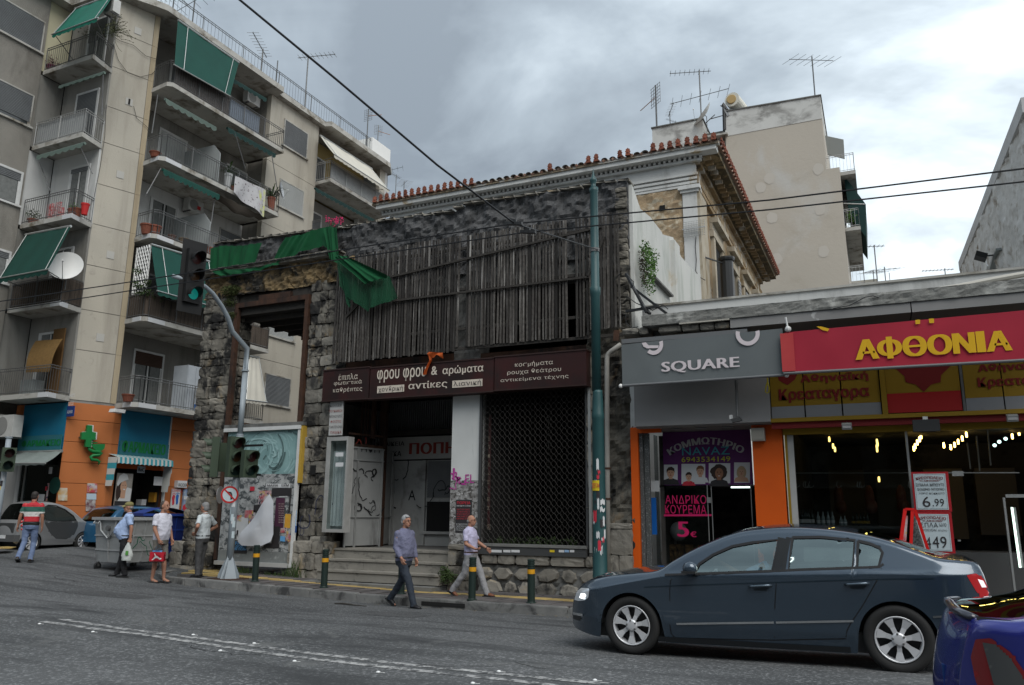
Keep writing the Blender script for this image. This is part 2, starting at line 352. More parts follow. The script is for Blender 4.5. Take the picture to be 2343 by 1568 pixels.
def ground_patch(name,x0,x1,y0,y1,m,seed):
 r_=random.Random(seed);n_=22;b=MB();c_=((x0+x1)/2,(y0+y1)/2);P_=[]
 for i in range(n_):
  t_=2*pi*i/n_;k_=1/max(abs(cos(t_)),abs(sin(t_)))*.92 if False else(abs(cos(t_))**4+abs(sin(t_))**4)**-.25;P_.append((c_[0]+cos(t_)*k_*(x1-x0)/2*r_.uniform(.93,1.05),c_[1]+sin(t_)*k_*(y1-y0)/2*r_.uniform(.93,1.05)))
 vs=[(c_[0],c_[1],rz(*c_)+.004)]+[(x,y,rz(x,y)+.004)for x,y in P_];b.add(vs,[(0,1+i,1+(i+1)%n_)for i in range(n_)]);return struct(b.build(name,m))
m_patch=mat('asphalt_repair',(.045,.047,.049),.85,(.065,.067,.069),1.5,.4,spk=((.2,.2,.2),32,.6),bump=.5,bsc=34)
ground_patch('asphalt_repair',-14.6,-12.6,10.6,11.5,m_patch,3);ground_patch('asphalt_repair',-8.6,-7.4,11.9,12.8,m_patch,5)
# near pavement: bedding slab, kerb stones, tiles, yellow guide strip
KY=14.5
def pz(x):return kz(x)
b=MB();outline=[(6,KY+.16),(-15.3,KY+.16),(-16.6,KY+.55),(-17.3,KY+1.5),(-17.5,KY+3.2),(-17.5,34),(-15.8,34),(-15.8,17.2),(6,17.2)]
xs=[x for x in axis(-17.5,6,-17.5,6,.5,.5)]
for i in range(len(xs)-1):
 x0,x1=xs[i],xs[i+1]
 def ylo(x):return KY+.16 if x>-15.3 else KY+.16+(min(1,(-15.3-x)/2.2))**2.2*2.6
 y1_=17.2 if x0>-15.9 else 34
 z0,z1=pz(x0)-.03,pz(x1)-.03
 if x0<-15.3:k=clampf((-15.3-x0)/1.2,0,1);
 b.add([(x0,ylo(x0),z0),(x1,ylo(x1),z1),(x1,y1_,z1),(x0,y1_,z0),(x0,ylo(x0),z0-.4),(x1,ylo(x1),z1-.4)],[(0,1,2,3),(4,5,1,0)])
pav=struct(b.build('pavement',mat('pavement_bed',(.06,.056,.052),.95)))
def unit_block(name,seed,jit=.06,nb=2):
 r=random.Random(seed);bm=bmesh.new();bmesh.ops.create_cube(bm,size=1)
 bmesh.ops.bevel(bm,geom=bm.edges[:],offset=.05,segments=1,affect='EDGES')
 for v in bm.verts:v.co+=Vector((r.uniform(-jit,jit),r.uniform(-jit,jit),r.uniform(-jit,jit)))*.5
 me=bpy.data.meshes.new(name);bm.to_mesh(me);bm.free();return me
tile_me=unit_block('paving_tile',1,.02);tile_me.materials.append(m_pave)
ytile_me=unit_block('yellow_tile',2,.02);ytile_me.materials.append(m_yel)
TS=.40
rr_=random.Random(3)
x=-15.2
while x<-3.6:
 for j in range(5):
  y=KY+.19+TS/2+j*TS
  yel=(j==2)
  if y>16.5:continue
  inst(ytile_me if yel else tile_me,'yellow_tile' if yel else 'paving_tile',pav,(x+TS/2,y,pz(x+TS/2)-.018+rr_.uniform(-.004,.004)),(TS*.97,TS*.97,.05),(0,radians(.0),0))
 x+=TS
# ramp corner with yellow tiles
x=-17.3
while x<-15.25:
 for j in range(6):
  y=KY+.25+j*TS+max(0,(-15.3-x)/2.2)**2.2*2.6
  if y>17.6:continue
  yel=(j in(1,2))or(x<-16.2 and j<4)
  inst(ytile_me if yel else tile_me,'yellow_tile' if yel else 'paving_tile',pav,(x+TS/2,y+TS/2,pz(x+TS/2)-.020),(TS*.96,TS*.96,.05))
 x+=TS
kerb_me=unit_block('kerb_stone',5,.035);kerb_me.materials.append(m_kerb)
edges=[-15.35,-13.65,-12.7,-11.6,-10.35,-9.2,-7.75,-5.55,-4.4,-3.2,-2.0,-.8,.4,1.6,2.8,4.0,5.2]
for a,c in zip(edges,edges[1:]):
 xm=(a+c)/2;top=pz(xm)+.004;s=kz(a)-kz(c)
 h=.30
 inst(kerb_me,'kerb_stone',pav,(xm,KY+.09,top-h/2),(c-a-.015,.19,h),(0,math.atan2(s,c-a),0))
for a,c in(((-16.25,KY+.25),(-15.35,KY+.06)),((-17.0,KY+.75),(-16.27,KY+.26)),((-17.45,KY+1.6),(-17.02,KY+.78))):
 a=Vector(a);c=Vector(c);d_=c-a
 inst(kerb_me,'kerb_stone',pav,((a.x+c.x)/2,(a.y+c.y)/2,pz((a.x+c.x)/2)-.115),(d_.length,.18,.2),(0,0,math.atan2(d_.y,d_.x)))
# far pavement round the pharmacy
b=MB();pl=[(-60,15.9),(-25.6,15.9),(-23.95,17.6),(-23.75,19),(-23.75,60),(-25.5,60),(-25.5,19.3),(-60,19.3)]
def fz(x,y):return rz(x,y)+.13
xs=axis(-60,-23.75,-30,-23.75,.4,2)
for i in range(len(xs)-1):
 x0,x1=xs[i],xs[i+1]
 lo=lambda x:15.9 if x<-25.4 else 15.9+((x+25.4)/1.65)**2*2.6
 ys0=[lo(x0)]+[lo(x0)+(22-lo(x0))*k/6 for k in range(1,7)];ys1=[lo(x1)]+[lo(x1)+(22-lo(x1))*k/6 for k in range(1,7)]
 for k in range(6):b.add([(x0,ys0[k],fz(x0,ys0[k])),(x1,ys1[k],fz(x1,ys1[k])),(x1,ys1[k+1],fz(x1,ys1[k+1])),(x0,ys0[k+1],fz(x0,ys0[k+1]))],[(0,1,2,3)])
 b.add([(x0,ys0[0],fz(x0,ys0[0])-.4),(x1,ys1[0],fz(x1,ys1[0])-.4),(x1,ys1[0],fz(x1,ys1[0])),(x0,ys0[0],fz(x0,ys0[0]))],[(0,1,2,3)])
struct(b.build('far_pavement',mat('far_paving',(.11,.105,.10),.9,(.08,.078,.075),4,.6,bump=.4)))
b=MB()
for k in range(4):
 p=G('P',10+k*24,690-k*6,lambda x,y:fz(x,y));
 b.box((p.x-.2,p.y-.2,p.z+.004),(p.x+.19,p.y+.19,p.z+.02))
struct(b.build('yellow_paving_strip',m_yel))
# ================================================================== RUINED STONE BUILDING
FY=16.6
ruin=thing('ruined_building','derelict blackened stone shop building with boarded timber slat screen and rusty steel doorway','building',(-10,FY,.1))
m_stone=mat('old_stone',(.235,.215,.18),.92,(.10,.092,.078),2.2,.35,stain=(.020,.019,.018),ssc=(2.1,2.1,1.5),sthr=(.47,.57),bump=.9,bsc=9,rnd=.30,stain2=(.27,.19,.10),s2sc=1.3,s2thr=(.6,.74))
m_stonel=mat('pale_stone',(.27,.25,.215),.9,(.16,.15,.13),3,.5,stain=(.05,.048,.045),ssc=(2.6,2.6,2),sthr=(.52,.66),bump=.8,bsc=10,rnd=.25,stain2=(.34,.25,.13),s2sc=1.6,s2thr=(.58,.74))
m_mort=mat('old_mortar',(.15,.138,.115),.95,(.07,.065,.055),3,.5,stain=(.02,.02,.019),ssc=(2,2,1),sthr=(.48,.62),bump=1.0,bsc=8,stain2=(.22,.15,.08),s2sc=1.1,s2thr=(.6,.76))
m_parap=mat('black_render',(.105,.105,.107),.95,(.060,.060,.061),3.5,.4,stain=(.155,.155,.158),ssc=(7,7,5),sthr=(.52,.74),bump=1.0,bsc=20,stain2=(.035,.035,.035),s2sc=4.5,s2thr=(.60,.72))
m_gold=mat('ochre_rubble',(.27,.19,.095),.95,(.17,.125,.07),4,.5,stain=(.032,.03,.026),ssc=(1.3,1.3,1.6),sthr=(.47,.6),bump=1.0,bsc=8)
m_rust=mat('rusted_steel',(.075,.035,.02),.75,(.035,.018,.012),6,.5,stain=(.012,.01,.01),ssc=(2,2,.6),sthr=(.5,.65),bump=.3,bsc=30)
m_wood=mat('weathered_wood',(.095,.086,.077),.85,(.034,.030,.027),14,.5,stain=(.30,.285,.265),ssc=(30,30,.8),sthr=(.55,.66),bump=.5,bsc=50,rnd=.35)
m_wood2=mat('dark_weathered_wood',(.022,.020,.018),.9,(.045,.041,.038),14,.5,stain=(.12,.115,.108),ssc=(30,30,.8),sthr=(.6,.7),bump=.5,bsc=50,rnd=.35)
m_woodd=mat('dark_timber',(.03,.027,.024),.9,(.05,.045,.04),10,.5,bump=.4,bsc=40)
blocks=[]
def rough_block(name,seed,amp=.10,m=None):
 bm=bmesh.new();bmesh.ops.create_cube(bm,size=1);bmesh.ops.subdivide_edges(bm,edges=bm.edges[:],cuts=3,use_grid_fill=True)
 for v in bm.verts:
  q=v.co.copy();k=sum(abs(c)>.45 for c in q)
  if k>=2:v.co*=.94 if k==2 else.88
  n_=noise.noise_vector(q*2.6+Vector((seed*7.3,seed,0)));v.co+=n_*amp
  if q.y<-.4:v.co.y+=amp*.9*noise.noise(q*5+Vector((0,seed*3.1,4)))
 me=bpy.data.meshes.new(name);bm.to_mesh(me);bm.free();me.materials.append(m);return me
blocks=[rough_block('stone_block',20+i,.065,m_stone)for i in range(9)]
pblocks=[rough_block('pale_block',40+i,.05,m_stonel)for i in range(6)]
def rough_wall(x0,x1,z0,z1,y,m,name,parent,amp=.06,sc=1.6,step=.09,depth=.45,topf=None,thick=True):
 nu=max(2,int((x1-x0)/step));nv=max(2,int((z1-z0)/step));b=MB()
 def fn(u,v):
  x=x0+(x1-x0)*u;zt=topf(x)if topf else z1;z=z0+(zt-z0)*v
  return Vector((x,y-amp*(.5+vnoise((x,z,1.7),sc,5))-amp*.5*vnoise((x,z,8),sc*5,2),z))
 b.grid(fn,nu,nv);n=nv+1
 if thick:
  vs=[b.v[i*n+nv]for i in range(nu+1)];base=[Vector((p.x,y+depth,p.z+.02*vnoise((p.x,0,5),3)))for p in vs]
  k=len(b.v);b.add(vs+base,[(i,i+1,nu+1+i+1,nu+1+i)for i in range(nu)])
  b.add([(x0,y+depth,z0),(x1,y+depth,z0)],[])
  for xx,col_ in((x0,0),(x1,nu)):
   e=[b.v[col_*n+j]for j in range(nv+1)];b.add(e+[Vector((xx,y+depth,p.z))for p in e],[(j,j+1,nv+1+j+1,nv+1+j)for j in range(nv)])
  b.add([(x0,y+depth,z0),(x1,y+depth,z0),(x1,y+depth,topf(x1)if topf else z1),(x0,y+depth,topf(x0)if topf else z1)],[(0,1,2,3)])
 return b.build(name,m,parent,smooth=False)
def stone_pier(parent,x0,x1,z0,z1,y,depth,seed,hmin=.18,hmax=.36,split=1.0,mes=None,pale=0.0,sides=(True,True)):
 r=random.Random(seed);z=z0
 MB().box((x0+.06,y+.06,z0),(x1-.06,y+depth,z1)).build('mortar_core',m_mort,parent)
 row=0
 while z<z1-.05:
  h=min(r.uniform(hmin,hmax),z1-z)
  xs_=[x0]
  while xs_[-1]<x1-.12:
   w_=r.uniform(.17,.56)*split;nx=xs_[-1]+w_
   if nx>x1-.22:nx=x1
   xs_.append(nx)
  for a,c in zip(xs_,xs_[1:]):
   me=r.choice(pblocks if r.random()<pale else blocks);pr_=r.uniform(-.035,.03)
   inst(me,'stone_block',parent,((a+c)/2,y+.09+pr_,z+h/2),((c-a)*1.0,.27,h*1.0),(r.uniform(-.03,.03),r.uniform(-.05,.05),r.uniform(-.04,.04)))
  dy=.25
  if depth>.5:
   for sd_,xx in((sides[0],x0),(sides[1],x1)):
    if not sd_:continue
    yy=y+.24
    while yy<y+depth-.1:
     w_=min(r.uniform(.3,.55),y+depth-yy)
     inst(r.choice(blocks),'stone_block',parent,(xx+(.08 if xx==x0 else-.08),yy+w_/2,z+h/2),(.24,w_*.96,h*.94),(0,0,r.uniform(-.03,.03)))
     yy+=w_
  z+=h;row+=1
DOOR=dict(l=W('d',545,695,Y=FY).x,r=W('d',713,678,Y=FY).x,top=W('d',630,686,Y=FY).z)
LX=W('d',470,700,Y=FY).x
PL=W('d',765,900,Y=FY).x
CORN=W('d',560,622,Y=FY).z
stone_pier(ruin,LX,DOOR['l']-.02,.75,CORN-.55,FY,.62,11)
stone_pier(ruin,LX-.28,DOOR['l']-.05,.0,.95,FY-.14,.8,12,.3,.36,1.1,pale=.6)
stone_pier(ruin,DOOR['r']+.02,PL+.02,.9,CORN-.6,FY,.5,13,.24,.38,1.0,pale=.3)
stone_pier(ruin,DOOR['r']-.1,PL+.3,.0,1.05,FY-.12,.6,14,.34,.44,1.3,pale=.8,sides=(False,False))
rough_wall(LX-.02,PL+.4,CORN-.72,CORN-.02,FY+.02,m_gold,'rubble_lintel',ruin,.16,1.3,.06)
# tiled ledge over the doorway
b=MB();b.box((LX-.35,FY-.28,CORN-.01),(PL+.05,FY+.3,CORN+.05));b.build('ledge_slab',m_stonel,ruin)
lt=unit_block('ledge_tile',61,.12);lt.materials.append(m_stonel)
x=LX-.35
while x<PL:inst(lt,'ledge_tile',ruin,(x+.13,FY-.2+rr_.uniform(-.02,.02),CORN+.075),(.25,.3,.05),(rr_.uniform(-.05,.05),0,rr_.uniform(-.05,.05)));x+=.27
# parapets of blackened render
TOPL=W('d',487,563,Y=FY+.1).z;TOPM=W('d',775,527,Y=FY+.1).z
rough_wall(LX+.02,PL+.25,CORN+.05,TOPM,FY+.12,m_parap,'low_parapet',ruin,.10,1.2,.07,topf=lambda x:TOPL+(TOPM-TOPL)*(x-LX)/(PL-LX)+.03*vnoise((x,0,0),2))
RX=W('d',1440,600,Y=FY).x
tp=[(W('d',*q,Y=FY).x,W('d',*q,Y=FY).z)for q in((775,527),(850,512),(1040,487),(1052,478),(1085,466),(1200,452),(1340,429),(1352,428),(1400,421),(1440,417))]
def topline(x):
 for(xa,za),(xb,zb)in zip(tp,tp[1:]):
  if x<=xb:return za+(zb-za)*clampf((x-xa)/(xb-xa),0,1)+.025*vnoise((x,0,2),4)
 return tp[-1][1]
rough_wall(PL-.02,RX,7.6,9.2,FY+.05,m_parap,'high_parapet',ruin,.13,1.1,.06,topf=topline)
cap=unit_block('coping_tile',62,.14);cap.materials.append(m_stonel)
x=PL
while x<RX-.1:inst(cap,'coping_tile',ruin,(x+.14,FY+.12+rr_.uniform(-.02,.02),topline(x+.14)+.02),(.27,.5,.05),(rr_.uniform(-.06,.06),rr_.uniform(-.04,.04),rr_.uniform(-.06,.06)));x+=.29
x=LX+.1
while x<PL:inst(cap,'coping_tile',ruin,(x+.14,FY+.2,TOPL+(TOPM-TOPL)*(x-LX)/(PL-LX)+.03),(.27,.5,.05),(rr_.uniform(-.06,.06),0,rr_.uniform(-.06,.06)));x+=.29
# wall behind the slats with dark openings
SY=16.3
cz=W('d',1068,800,Y=FY).z;cl=W('d',1036,850,Y=FY).x;cr_=W('d',1098,850,Y=FY).x;RP=W('d',1342,850,Y=FY).x
SGT=5.4;FLOOR=W('d',900,1258,Y=FY).z
rough_wall(cl,cr_,5.3,7.65,FY+.04,m_conc,'upper_column',ruin,.05,2,.1)
rough_wall(PL-.02,RX,7.2,7.65,FY+.06,m_conc,'upper_lintel',ruin,.1,2,.1)
stone_pier(ruin,PL-.02,PL+.32,5.3,7.3,FY+.03,.45,31,sides=(False,False))
rough_wall(RP,RX,0.95,7.3,FY+.03,m_mort,'right_pier_render',ruin,.12,1.4,.08,topf=None)
stone_pier(ruin,RP+.02,RP+.3,1.0,5.4,FY-.06,.3,33,.3,.5,1,pale=.4,sides=(False,False))
stone_pier(ruin,W('d',1395,1270,Y=FY).x,RX-.05,.0,1.6,FY-.12,.3,34,.42,.55,1.2,pale=.9,sides=(False,False))
# right edge of the facade, broken brick
stone_pier(ruin,RX-.30,RX-.02,5.8,9.2,FY-.02,.55,35,.12,.2,.7,sides=(False,False))
# upper floor and grilled shop interior, its gloom put into near-black wall colour
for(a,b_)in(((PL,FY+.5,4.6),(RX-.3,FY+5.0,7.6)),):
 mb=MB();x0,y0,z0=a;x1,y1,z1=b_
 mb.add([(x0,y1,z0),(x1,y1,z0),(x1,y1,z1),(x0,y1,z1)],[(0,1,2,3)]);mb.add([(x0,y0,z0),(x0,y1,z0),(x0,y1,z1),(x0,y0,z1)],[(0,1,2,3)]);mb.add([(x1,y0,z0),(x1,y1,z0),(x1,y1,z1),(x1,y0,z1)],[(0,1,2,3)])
 mb.add([(x0,y0+.05,z1-.05),(x1,y0+.05,z1-.05),(x1,y1,z1-.05),(x0,y1,z1-.05)],[(0,1,2,3)]);mb.build('upper_room_walls',mat('dark_room_wall',(.022,.021,.020),.95,(.012,.012,.011),2,.5),ruin)
# white concrete column between the bays, plinth of stone
wcol=thing('shop_column','white painted concrete column with peeled lower part and pasted poster','column',(cl+.3,FY,FLOOR))
c0=W('G',343,500,Y=FY-.05).x;c1=W('G',517,500,Y=FY-.05).x;pz_=W('G',420,1088,Y=FY-.05).z;ct=W('d',1065,905,Y=FY-.05).z
m_colw=mat('column_white',(.56,.57,.56),.75,(.48,.49,.48),1.5,.5,stain=(.25,.26,.25),ssc=(3,3,.4),sthr=(.62,.8))
m_peel=mat('peeled_paper',(.36,.355,.35),.85,(.14,.135,.13),9,.35,stain=(.07,.065,.06),ssc=(9,9,14),sthr=(.5,.56),bump=.5,bsc=25,stain2=(.55,.55,.55),s2sc=11,s2thr=(.6,.66))
zm=W('G',420,690,Y=FY-.05).z
MB().box((c0,FY-.05,zm),(c1,FY+.45,ct+.1)).build('column_shaft',m_colw,wcol)
MB().box((c0-.004,FY-.056,pz_),(c1+.004,FY+.45,zm)).build('peeled_base',m_peel,wcol)
graffiti(wcol,(c0+.03,FY-.056,zm+.02),(1,0,0),(0,0,1),4,.28,mat('pink_spray',(.38,.05,.25),.6),.035,seed=5)
text('I',(c0+.05,FY-.056,zm+.03),(.06,0,0),(0,0,.26),mat('pink_spray',(.38,.05,.25)),wcol,'lettering',.02)
text('EL',(c1-.36,FY-.056,zm-.06),(.24,0,0),(0,0,.2),mat('pink_spray',(.38,.05,.25)),wcol,'lettering',.02)
# poster on the column
q0=W('G',365,1015,Y=FY-.065);q1=W('G',470,810,Y=FY-.065)
m_postb=mat('poster_black',(.03,.028,.03),.6);m_red=mat('poster_red',(.5,.03,.05),.6);m_paperw=mat('paper_white',(.62,.63,.64),.8,(.5,.51,.52),5,.5)
po=flat([(q0 .x,FY-.06,q0 .z),(q1 .x,FY-.06,q0 .z),(q1 .x,FY-.06,q1 .z),(q0 .x,FY-.06,q1 .z)],m_postb,None,'event_poster',.004)
tag(po,'black poster with red and white print pasted on the white column','poster');ORG[po.name]=Vector((0,0,0))
pw_,ph_=q1 .x-q0 .x,q1 .z-q0 .z
def ptxt(s,u,v,w_,h_,m,par=po,o=None,dx=None,dz=None,y=FY-.066,bold=.0,name='lettering'):
 o=o or q0;dx=dx or pw_;dz=dz or ph_
 return text(s,(o.x+u*dx,y,o.z+v*dz),(w_*dx,0,0),(0,0,h_*dz),m,par,name,bold)
ptxt('ΠΟΡΕΙΑ',.08,.86,.84,.09,m_red,bold=.03);ptxt('ΠΑΡΑΣΚΕΥΗ 14 ΙΟΥΝΗ',.06,.79,.88,.045,m_paperw,bold=.02)
for k in range(5):ptxt('ΟΛΟΙ ΚΑΙ ΟΛΕΣ ΣΤΟΝ ΔΡΟΜΟ'[k:k+14],.08,.68-k*.07,.8,.045,m_red)
for k in range(4):ptxt('ΣΥΓΚΕΝΤΡΩΣΗ ΣΤΗΝ ΠΛΑΤΕΙΑ'[k*2:k*2+13],.06,.24-k*.06,.84,.035,m_paperw)
# plinth below the column
stone_pier(ruin,W('G',320,1200,Y=FY-.2).x,c1+.02,.0,pz_,FY-.2,.6,41,.26,.4,1.2,pale=.6,sides=(False,False))
# dressed ledge course and rubble base under the grille
LB0,LB1=c1+.02,W('G',1225,1200,Y=FY-.1).x;lz1=W('G',900,1157,Y=FY-.12).z;lz0=W('G',900,1222,Y=FY-.12).z
for a,c in zip((525,628,737,955,1176),(626,735,952,1174,1222)):
 xa,xb=W('G',a,1190,Y=FY-.12).x,W('G',c,1190,Y=FY-.12).x
 inst(rr_.choice(pblocks),'ledge_block',ruin,((xa+xb)/2,FY+.02,(lz0+lz1)/2),(xb-xa-.01,.3,lz1-lz0),(0,0,0))
rough_wall(LB0-.05,RX,-.1,lz0-.02,FY+.0,m_conc,'rubble_bed',ruin,.05,2,.08)
rs=random.Random(9)
def rubble_me(seed):
 r=random.Random(seed);bm=bmesh.new();n=r.choice((6,7,8));ring=[]
 pts=[Vector((cos(2*pi*i/n)*(.5+r.uniform(-.05,.05)),0,sin(2*pi*i/n)*(.5+r.uniform(-.05,.05))))for i in range(n)]
 o_=[bm.verts.new(p)for p in pts];i_=[bm.verts.new(p*.78+Vector((0,-.42+r.uniform(-.1,.1),0)))for p in pts];c_=bm.verts.new((0,-.5,0))
 for k in range(n):bm.faces.new((o_[k],o_[(k+1)%n],i_[(k+1)%n],i_[k]));bm.faces.new((i_[k],i_[(k+1)%n],c_))
 me=bpy.data.meshes.new('rubble_stone');bm.to_mesh(me);bm.free();me.materials.append(m_stonel);return me
rub=[rubble_me(70+i)for i in range(7)]
zrow=lz0-.05;row=0
while zrow>.12:
 h=rs.uniform(.22,.42);x=LB0+(row%2)*.12
 while x<RX-.2:
  w_=rs.uniform(.26,.60)
  inst(rs.choice(rub),'rubble_stone',ruin,(x+w_/2,FY-.045,zrow-h/2),(w_*.98,.13,h*.98),(0,rs.uniform(-.3,.3),0));x+=w_
 zrow-=h*.93;row+=1
# ---- steel doorway
st=thing('steel_doorway','rusty steel box frame lining the tall doorway of the ruin','door frame',(DOOR['l'],FY,3))
dl,dr,dt=DOOR['l'],DOOR['r'],DOOR['top']
b=MB();b.box((dl,FY-.12,.5),(dl+.13,FY+.0,dt));b.build('post',m_rust,st)
b=MB();b.box((dr-.12,FY-.12,.5),(dr,FY+.0,dt));b.build('post',m_rust,st)
b=MB();b.box((dl+.131,FY-.12,dt-.14),(dr-.121,FY+.0,dt));b.build('head_beam',m_rust,st)
b=MB();b.box((dl-.1,FY+.02,dt-.34),(dr+.3,FY+3.3,dt+.25));b.build('soffit_sheet',m_woodd,st)
for k in range(5):MB().box((dl+.02,FY+.3+k*.62,dt-.48),(dr-.02,FY+.38+k*.62,dt-.345)).build('joist',m_woodd,st)
b=MB();b.box((dr-.2,FY+1.0,.5),(dr-.12,FY+1.12,dt-.45));b.build('inner_post',mat('grey_green_steel',(.07,.09,.085),.6),st)
MB().box((W('D',545,650,Y=FY-.1).x,FY-.1,dt+.01),(W('D',780,600,Y=FY-.1).x,FY+.0,dt+.16)).build('rust_plate',m_rust,st)
# inner walls of the passage behind the doorway
MB().box((dr+.02,FY+.45,0),(dr+.35,FY+3.2,dt-.35)).build('passage_wall',m_mort,ruin)
# left flank of the ruin along the side street
mb=MB();mb.box((LX+.1,FY+.6,0),(LX+.5,FY+.75,5.8));mb.build('flank_stub',m_mort,ruin)
q_=W('E',875,905,Y=FY-.1);graffiti(ruin,(q_.x,FY-.10,q_.z),(1,0,0),(0,0,1),4,.42,mat('blue_black_spray',(.02,.025,.06),.6),.028,seed=61)
q_=W('E',945,545,Y=FY-.08);MB().box((q_.x-.09,FY-.075,q_.z-.12),(q_.x+.09,FY+.1,q_.z+.12)).build('putlog_hole',m_dark,ruin)
# ---- slats
scr=thing('slat_screen','weathered grey timber slat screen nailed across the upper floor of the ruin','screen',(-9,SY,7))
slm=[]
for k in range(5):
 m_=MB().box((-.5,-.5,-.5),(.5,.5,.5));o_=m_.build('slat',m_wood if k<3 else m_wood2,scr,local=True);slm.append(o_.data);bpy.data.objects.remove(o_)
x0,x1=W('F',112,1000,Y=SY).x,W('F',2000,800,Y=SY).x
n=94;rs=random.Random(4)
def stop(x):
 t=(x-x0)/(x1-x0);return 8.37+.14*min(1,t*3)+rs.uniform(-.03,.05)*.6-(.10 if t<.08 else 0)
def sbot(x):
 t=(x-x0)/(x1-x0)
 return(5.555+.06*t if t<.47 else 5.68 if t<.9 else 5.80)+rs.uniform(-.012,.022)
for i in range(n):
 x=x0+(x1-x0)*(i+.5)/n+rs.uniform(-.006,.006)
 if rs.random()<.012 or abs((x-x0)/(x1-x0)-.49)<.008:continue
 zt,zb=stop(x),sbot(x)
 if rs.random()<.02:zb+=rs.uniform(.05,.25)
 w_=rs.choice((.045,.052,.06))
 inst(rs.choice(slm),'slat',scr,(x,SY+rs.uniform(-.012,.012),(zt+zb)/2),(w_,.02,zt-zb),(0,rs.uniform(-.009,.009),rs.uniform(-.15,.15)))
for z in(8.2,7.15,6.15,5.66):
 MB().box((x0-.02,SY+.03,z-.035),(x1+.02,SY+.08,z+.035)).build('back_rail',m_woodd,scr)
for pa,pb in((('F',490,780),('F',1870,450)),(('F',490,940),('F',1790,780)),(('F',1780,782),('F',1890,515)),(('F',190,1045),('F',290,940))):
 MB().beam(W(*pa,Y=SY-.05),W(*pb,Y=SY-.05),.05,.05,(0,1,0)).build('batten',m_woodd,scr)
# dark beams under the slats
b=MB();b.box((PL,FY+.02,5.42),(cl,FY+.12,5.62));b.box((cr_,FY+.02,5.40),(RP,FY+.12,5.56));b.build('steel_lintel',m_rust,ruin)
# ---- green debris netting
m_net=mat('green_net',(.003,.078,.026),.9,(.003,.055,.019),2.0,.6,bump=.12,bsc=90);
m_netd=mat('green_net_thin',(.003,.060,.026),.85,(.003,.045,.019),3,.6,bump=.12,bsc=90,alpha=.84)
net=thing('debris_net','green debris netting draped over the parapet and hanging down the slat screen','netting',(-14,FY-.2,8.2))
def drape(top,bot,y,nu,nv,fold,amp,m,name,ytop=None,seed=0,sag=0):
 T=[W(*q,Y=y)for q in top];B_=[W(*q,Y=y)for q in bot]
 def lerp(L,u):
  t=u*(len(L)-1);i=min(int(t),len(L)-2);return L[i].lerp(L[i+1],t-i)
 def fn(u,v):
  p=lerp(T,u).lerp(lerp(B_,u),v);uu=u*fold
  wv=sin(uu*2*pi+1.6*vnoise((u*2,v*.8,seed),1,2))*amp*(.35+.65*v)+.35*amp*sin(uu*4.6*pi+seed+v)
  return Vector((p.x+.02*vnoise((u*4,v*2,seed+3),1,2),y-.06-amp+wv*.9,p.z+(.022*vnoise((u*14,0,seed),1,2)if v>.9 or v<.1 else.0)))
 b=MB();b.grid(fn,nu,nv);o_=b.build(name,m,net,smooth=True);return o_
YN=FY-.12
drape([('D',208,280),('D',300,262),('D',400,265),('D',480,258),('D',590,238)],[('D',200,475),('D',290,470),('D',360,440),('D',440,435),('D',530,425)],YN,60,24,3.6,.045,m_net,'net_fold',seed=1)
drape([('D',210,452),('D',300,440),('D',420,436),('D',520,430),('D',620,405),('D',700,385)],[('D',280,485),('D',360,480),('D',440,465),('D',520,452),('D',630,425),('D',710,400)],YN-.14,60,10,3,.04,m_net,'net_roll',seed=2)
drape([('D',760,205),('D',830,190),('D',900,175),('D',960,150),('D',1070,120),('D',1140,132)],[('D',640,415),('D',720,385),('D',800,345),('D',900,300),('D',1050,262),('D',1150,330)],YN-.06,70,30,3.2,.045,m_net,'net_fold',seed=3)
drape([('D',1040,135),('D',1090,130),('D',1136,132)],[('D',1090,360),('D',1120,380),('D',1160,400)],YN-.15,30,24,1.4,.045,m_net,'net_fold',seed=4)
drape([('D',1145,335),('D',1230,340),('D',1290,440),('D',1350,510),('D',1440,510),('D',1530,488)],[('D',1165,560),('D',1215,640),('D',1290,690),('D',1370,750),('D',1440,705),('D',1590,650)],SY-.12,80,34,2.4,.05,m_netd,'net_fold',seed=5)
drape([('D',1120,350),('D',1160,340),('D',1225,345)],[('D',1350,545),('D',1400,530),('D',1530,490)],SY-.26,40,40,1.6,.05,m_net,'net_fold',seed=6)
drape([('D',1160,440),('D',1190,470),('D',1225,530)],[('D',1190,600),('D',1230,720),('D',1250,650)],SY-.1,20,24,2,.04,m_netd,'net_fold',seed=7)
# ---- plants growing on the ruin
def leafclump(b,c,r,n,size,seed,flat_=.6,hang=0):
 rn=random.Random(seed);c=Vector(c)
 for _ in range(n):
  d=Vector((rn.gauss(0,1),rn.gauss(0,1),rn.gauss(0,1)));d.normalize();d*=rn.random()**.5
  p=c+Vector((d.x*r[0],d.y*r[1],d.z*r[2]));a=Vector((rn.uniform(-1,1),rn.uniform(-1,1),rn.uniform(-.6,.9)-hang)).normalized();s_=size*rn.uniform(.6,1.3)
  q=a.cross(Vector((rn.uniform(-1,1),rn.uniform(-1,1),rn.uniform(-1,1)))).normalized()
  b.add([p-a*s_,p+q*s_*.45,p+a*s_,p-q*s_*.45],[(0,1,2,3)])
def plant(label,cat,parts,m=m_leaf,name='wall_plant',size=.03,seed=0,group=None):
 b=MB()
 for i,(c,r,n,h)in enumerate(parts):leafclump(b,c,r,n,size,seed*31+i,hang=h)
 o_=b.build(name,m);return tag(o_,label,cat,group)
m_moss=mat('moss_leaf',(.035,.05,.014),.9,(.055,.065,.02),8,.6)
p=W('D',350,590,Y=FY-.15)
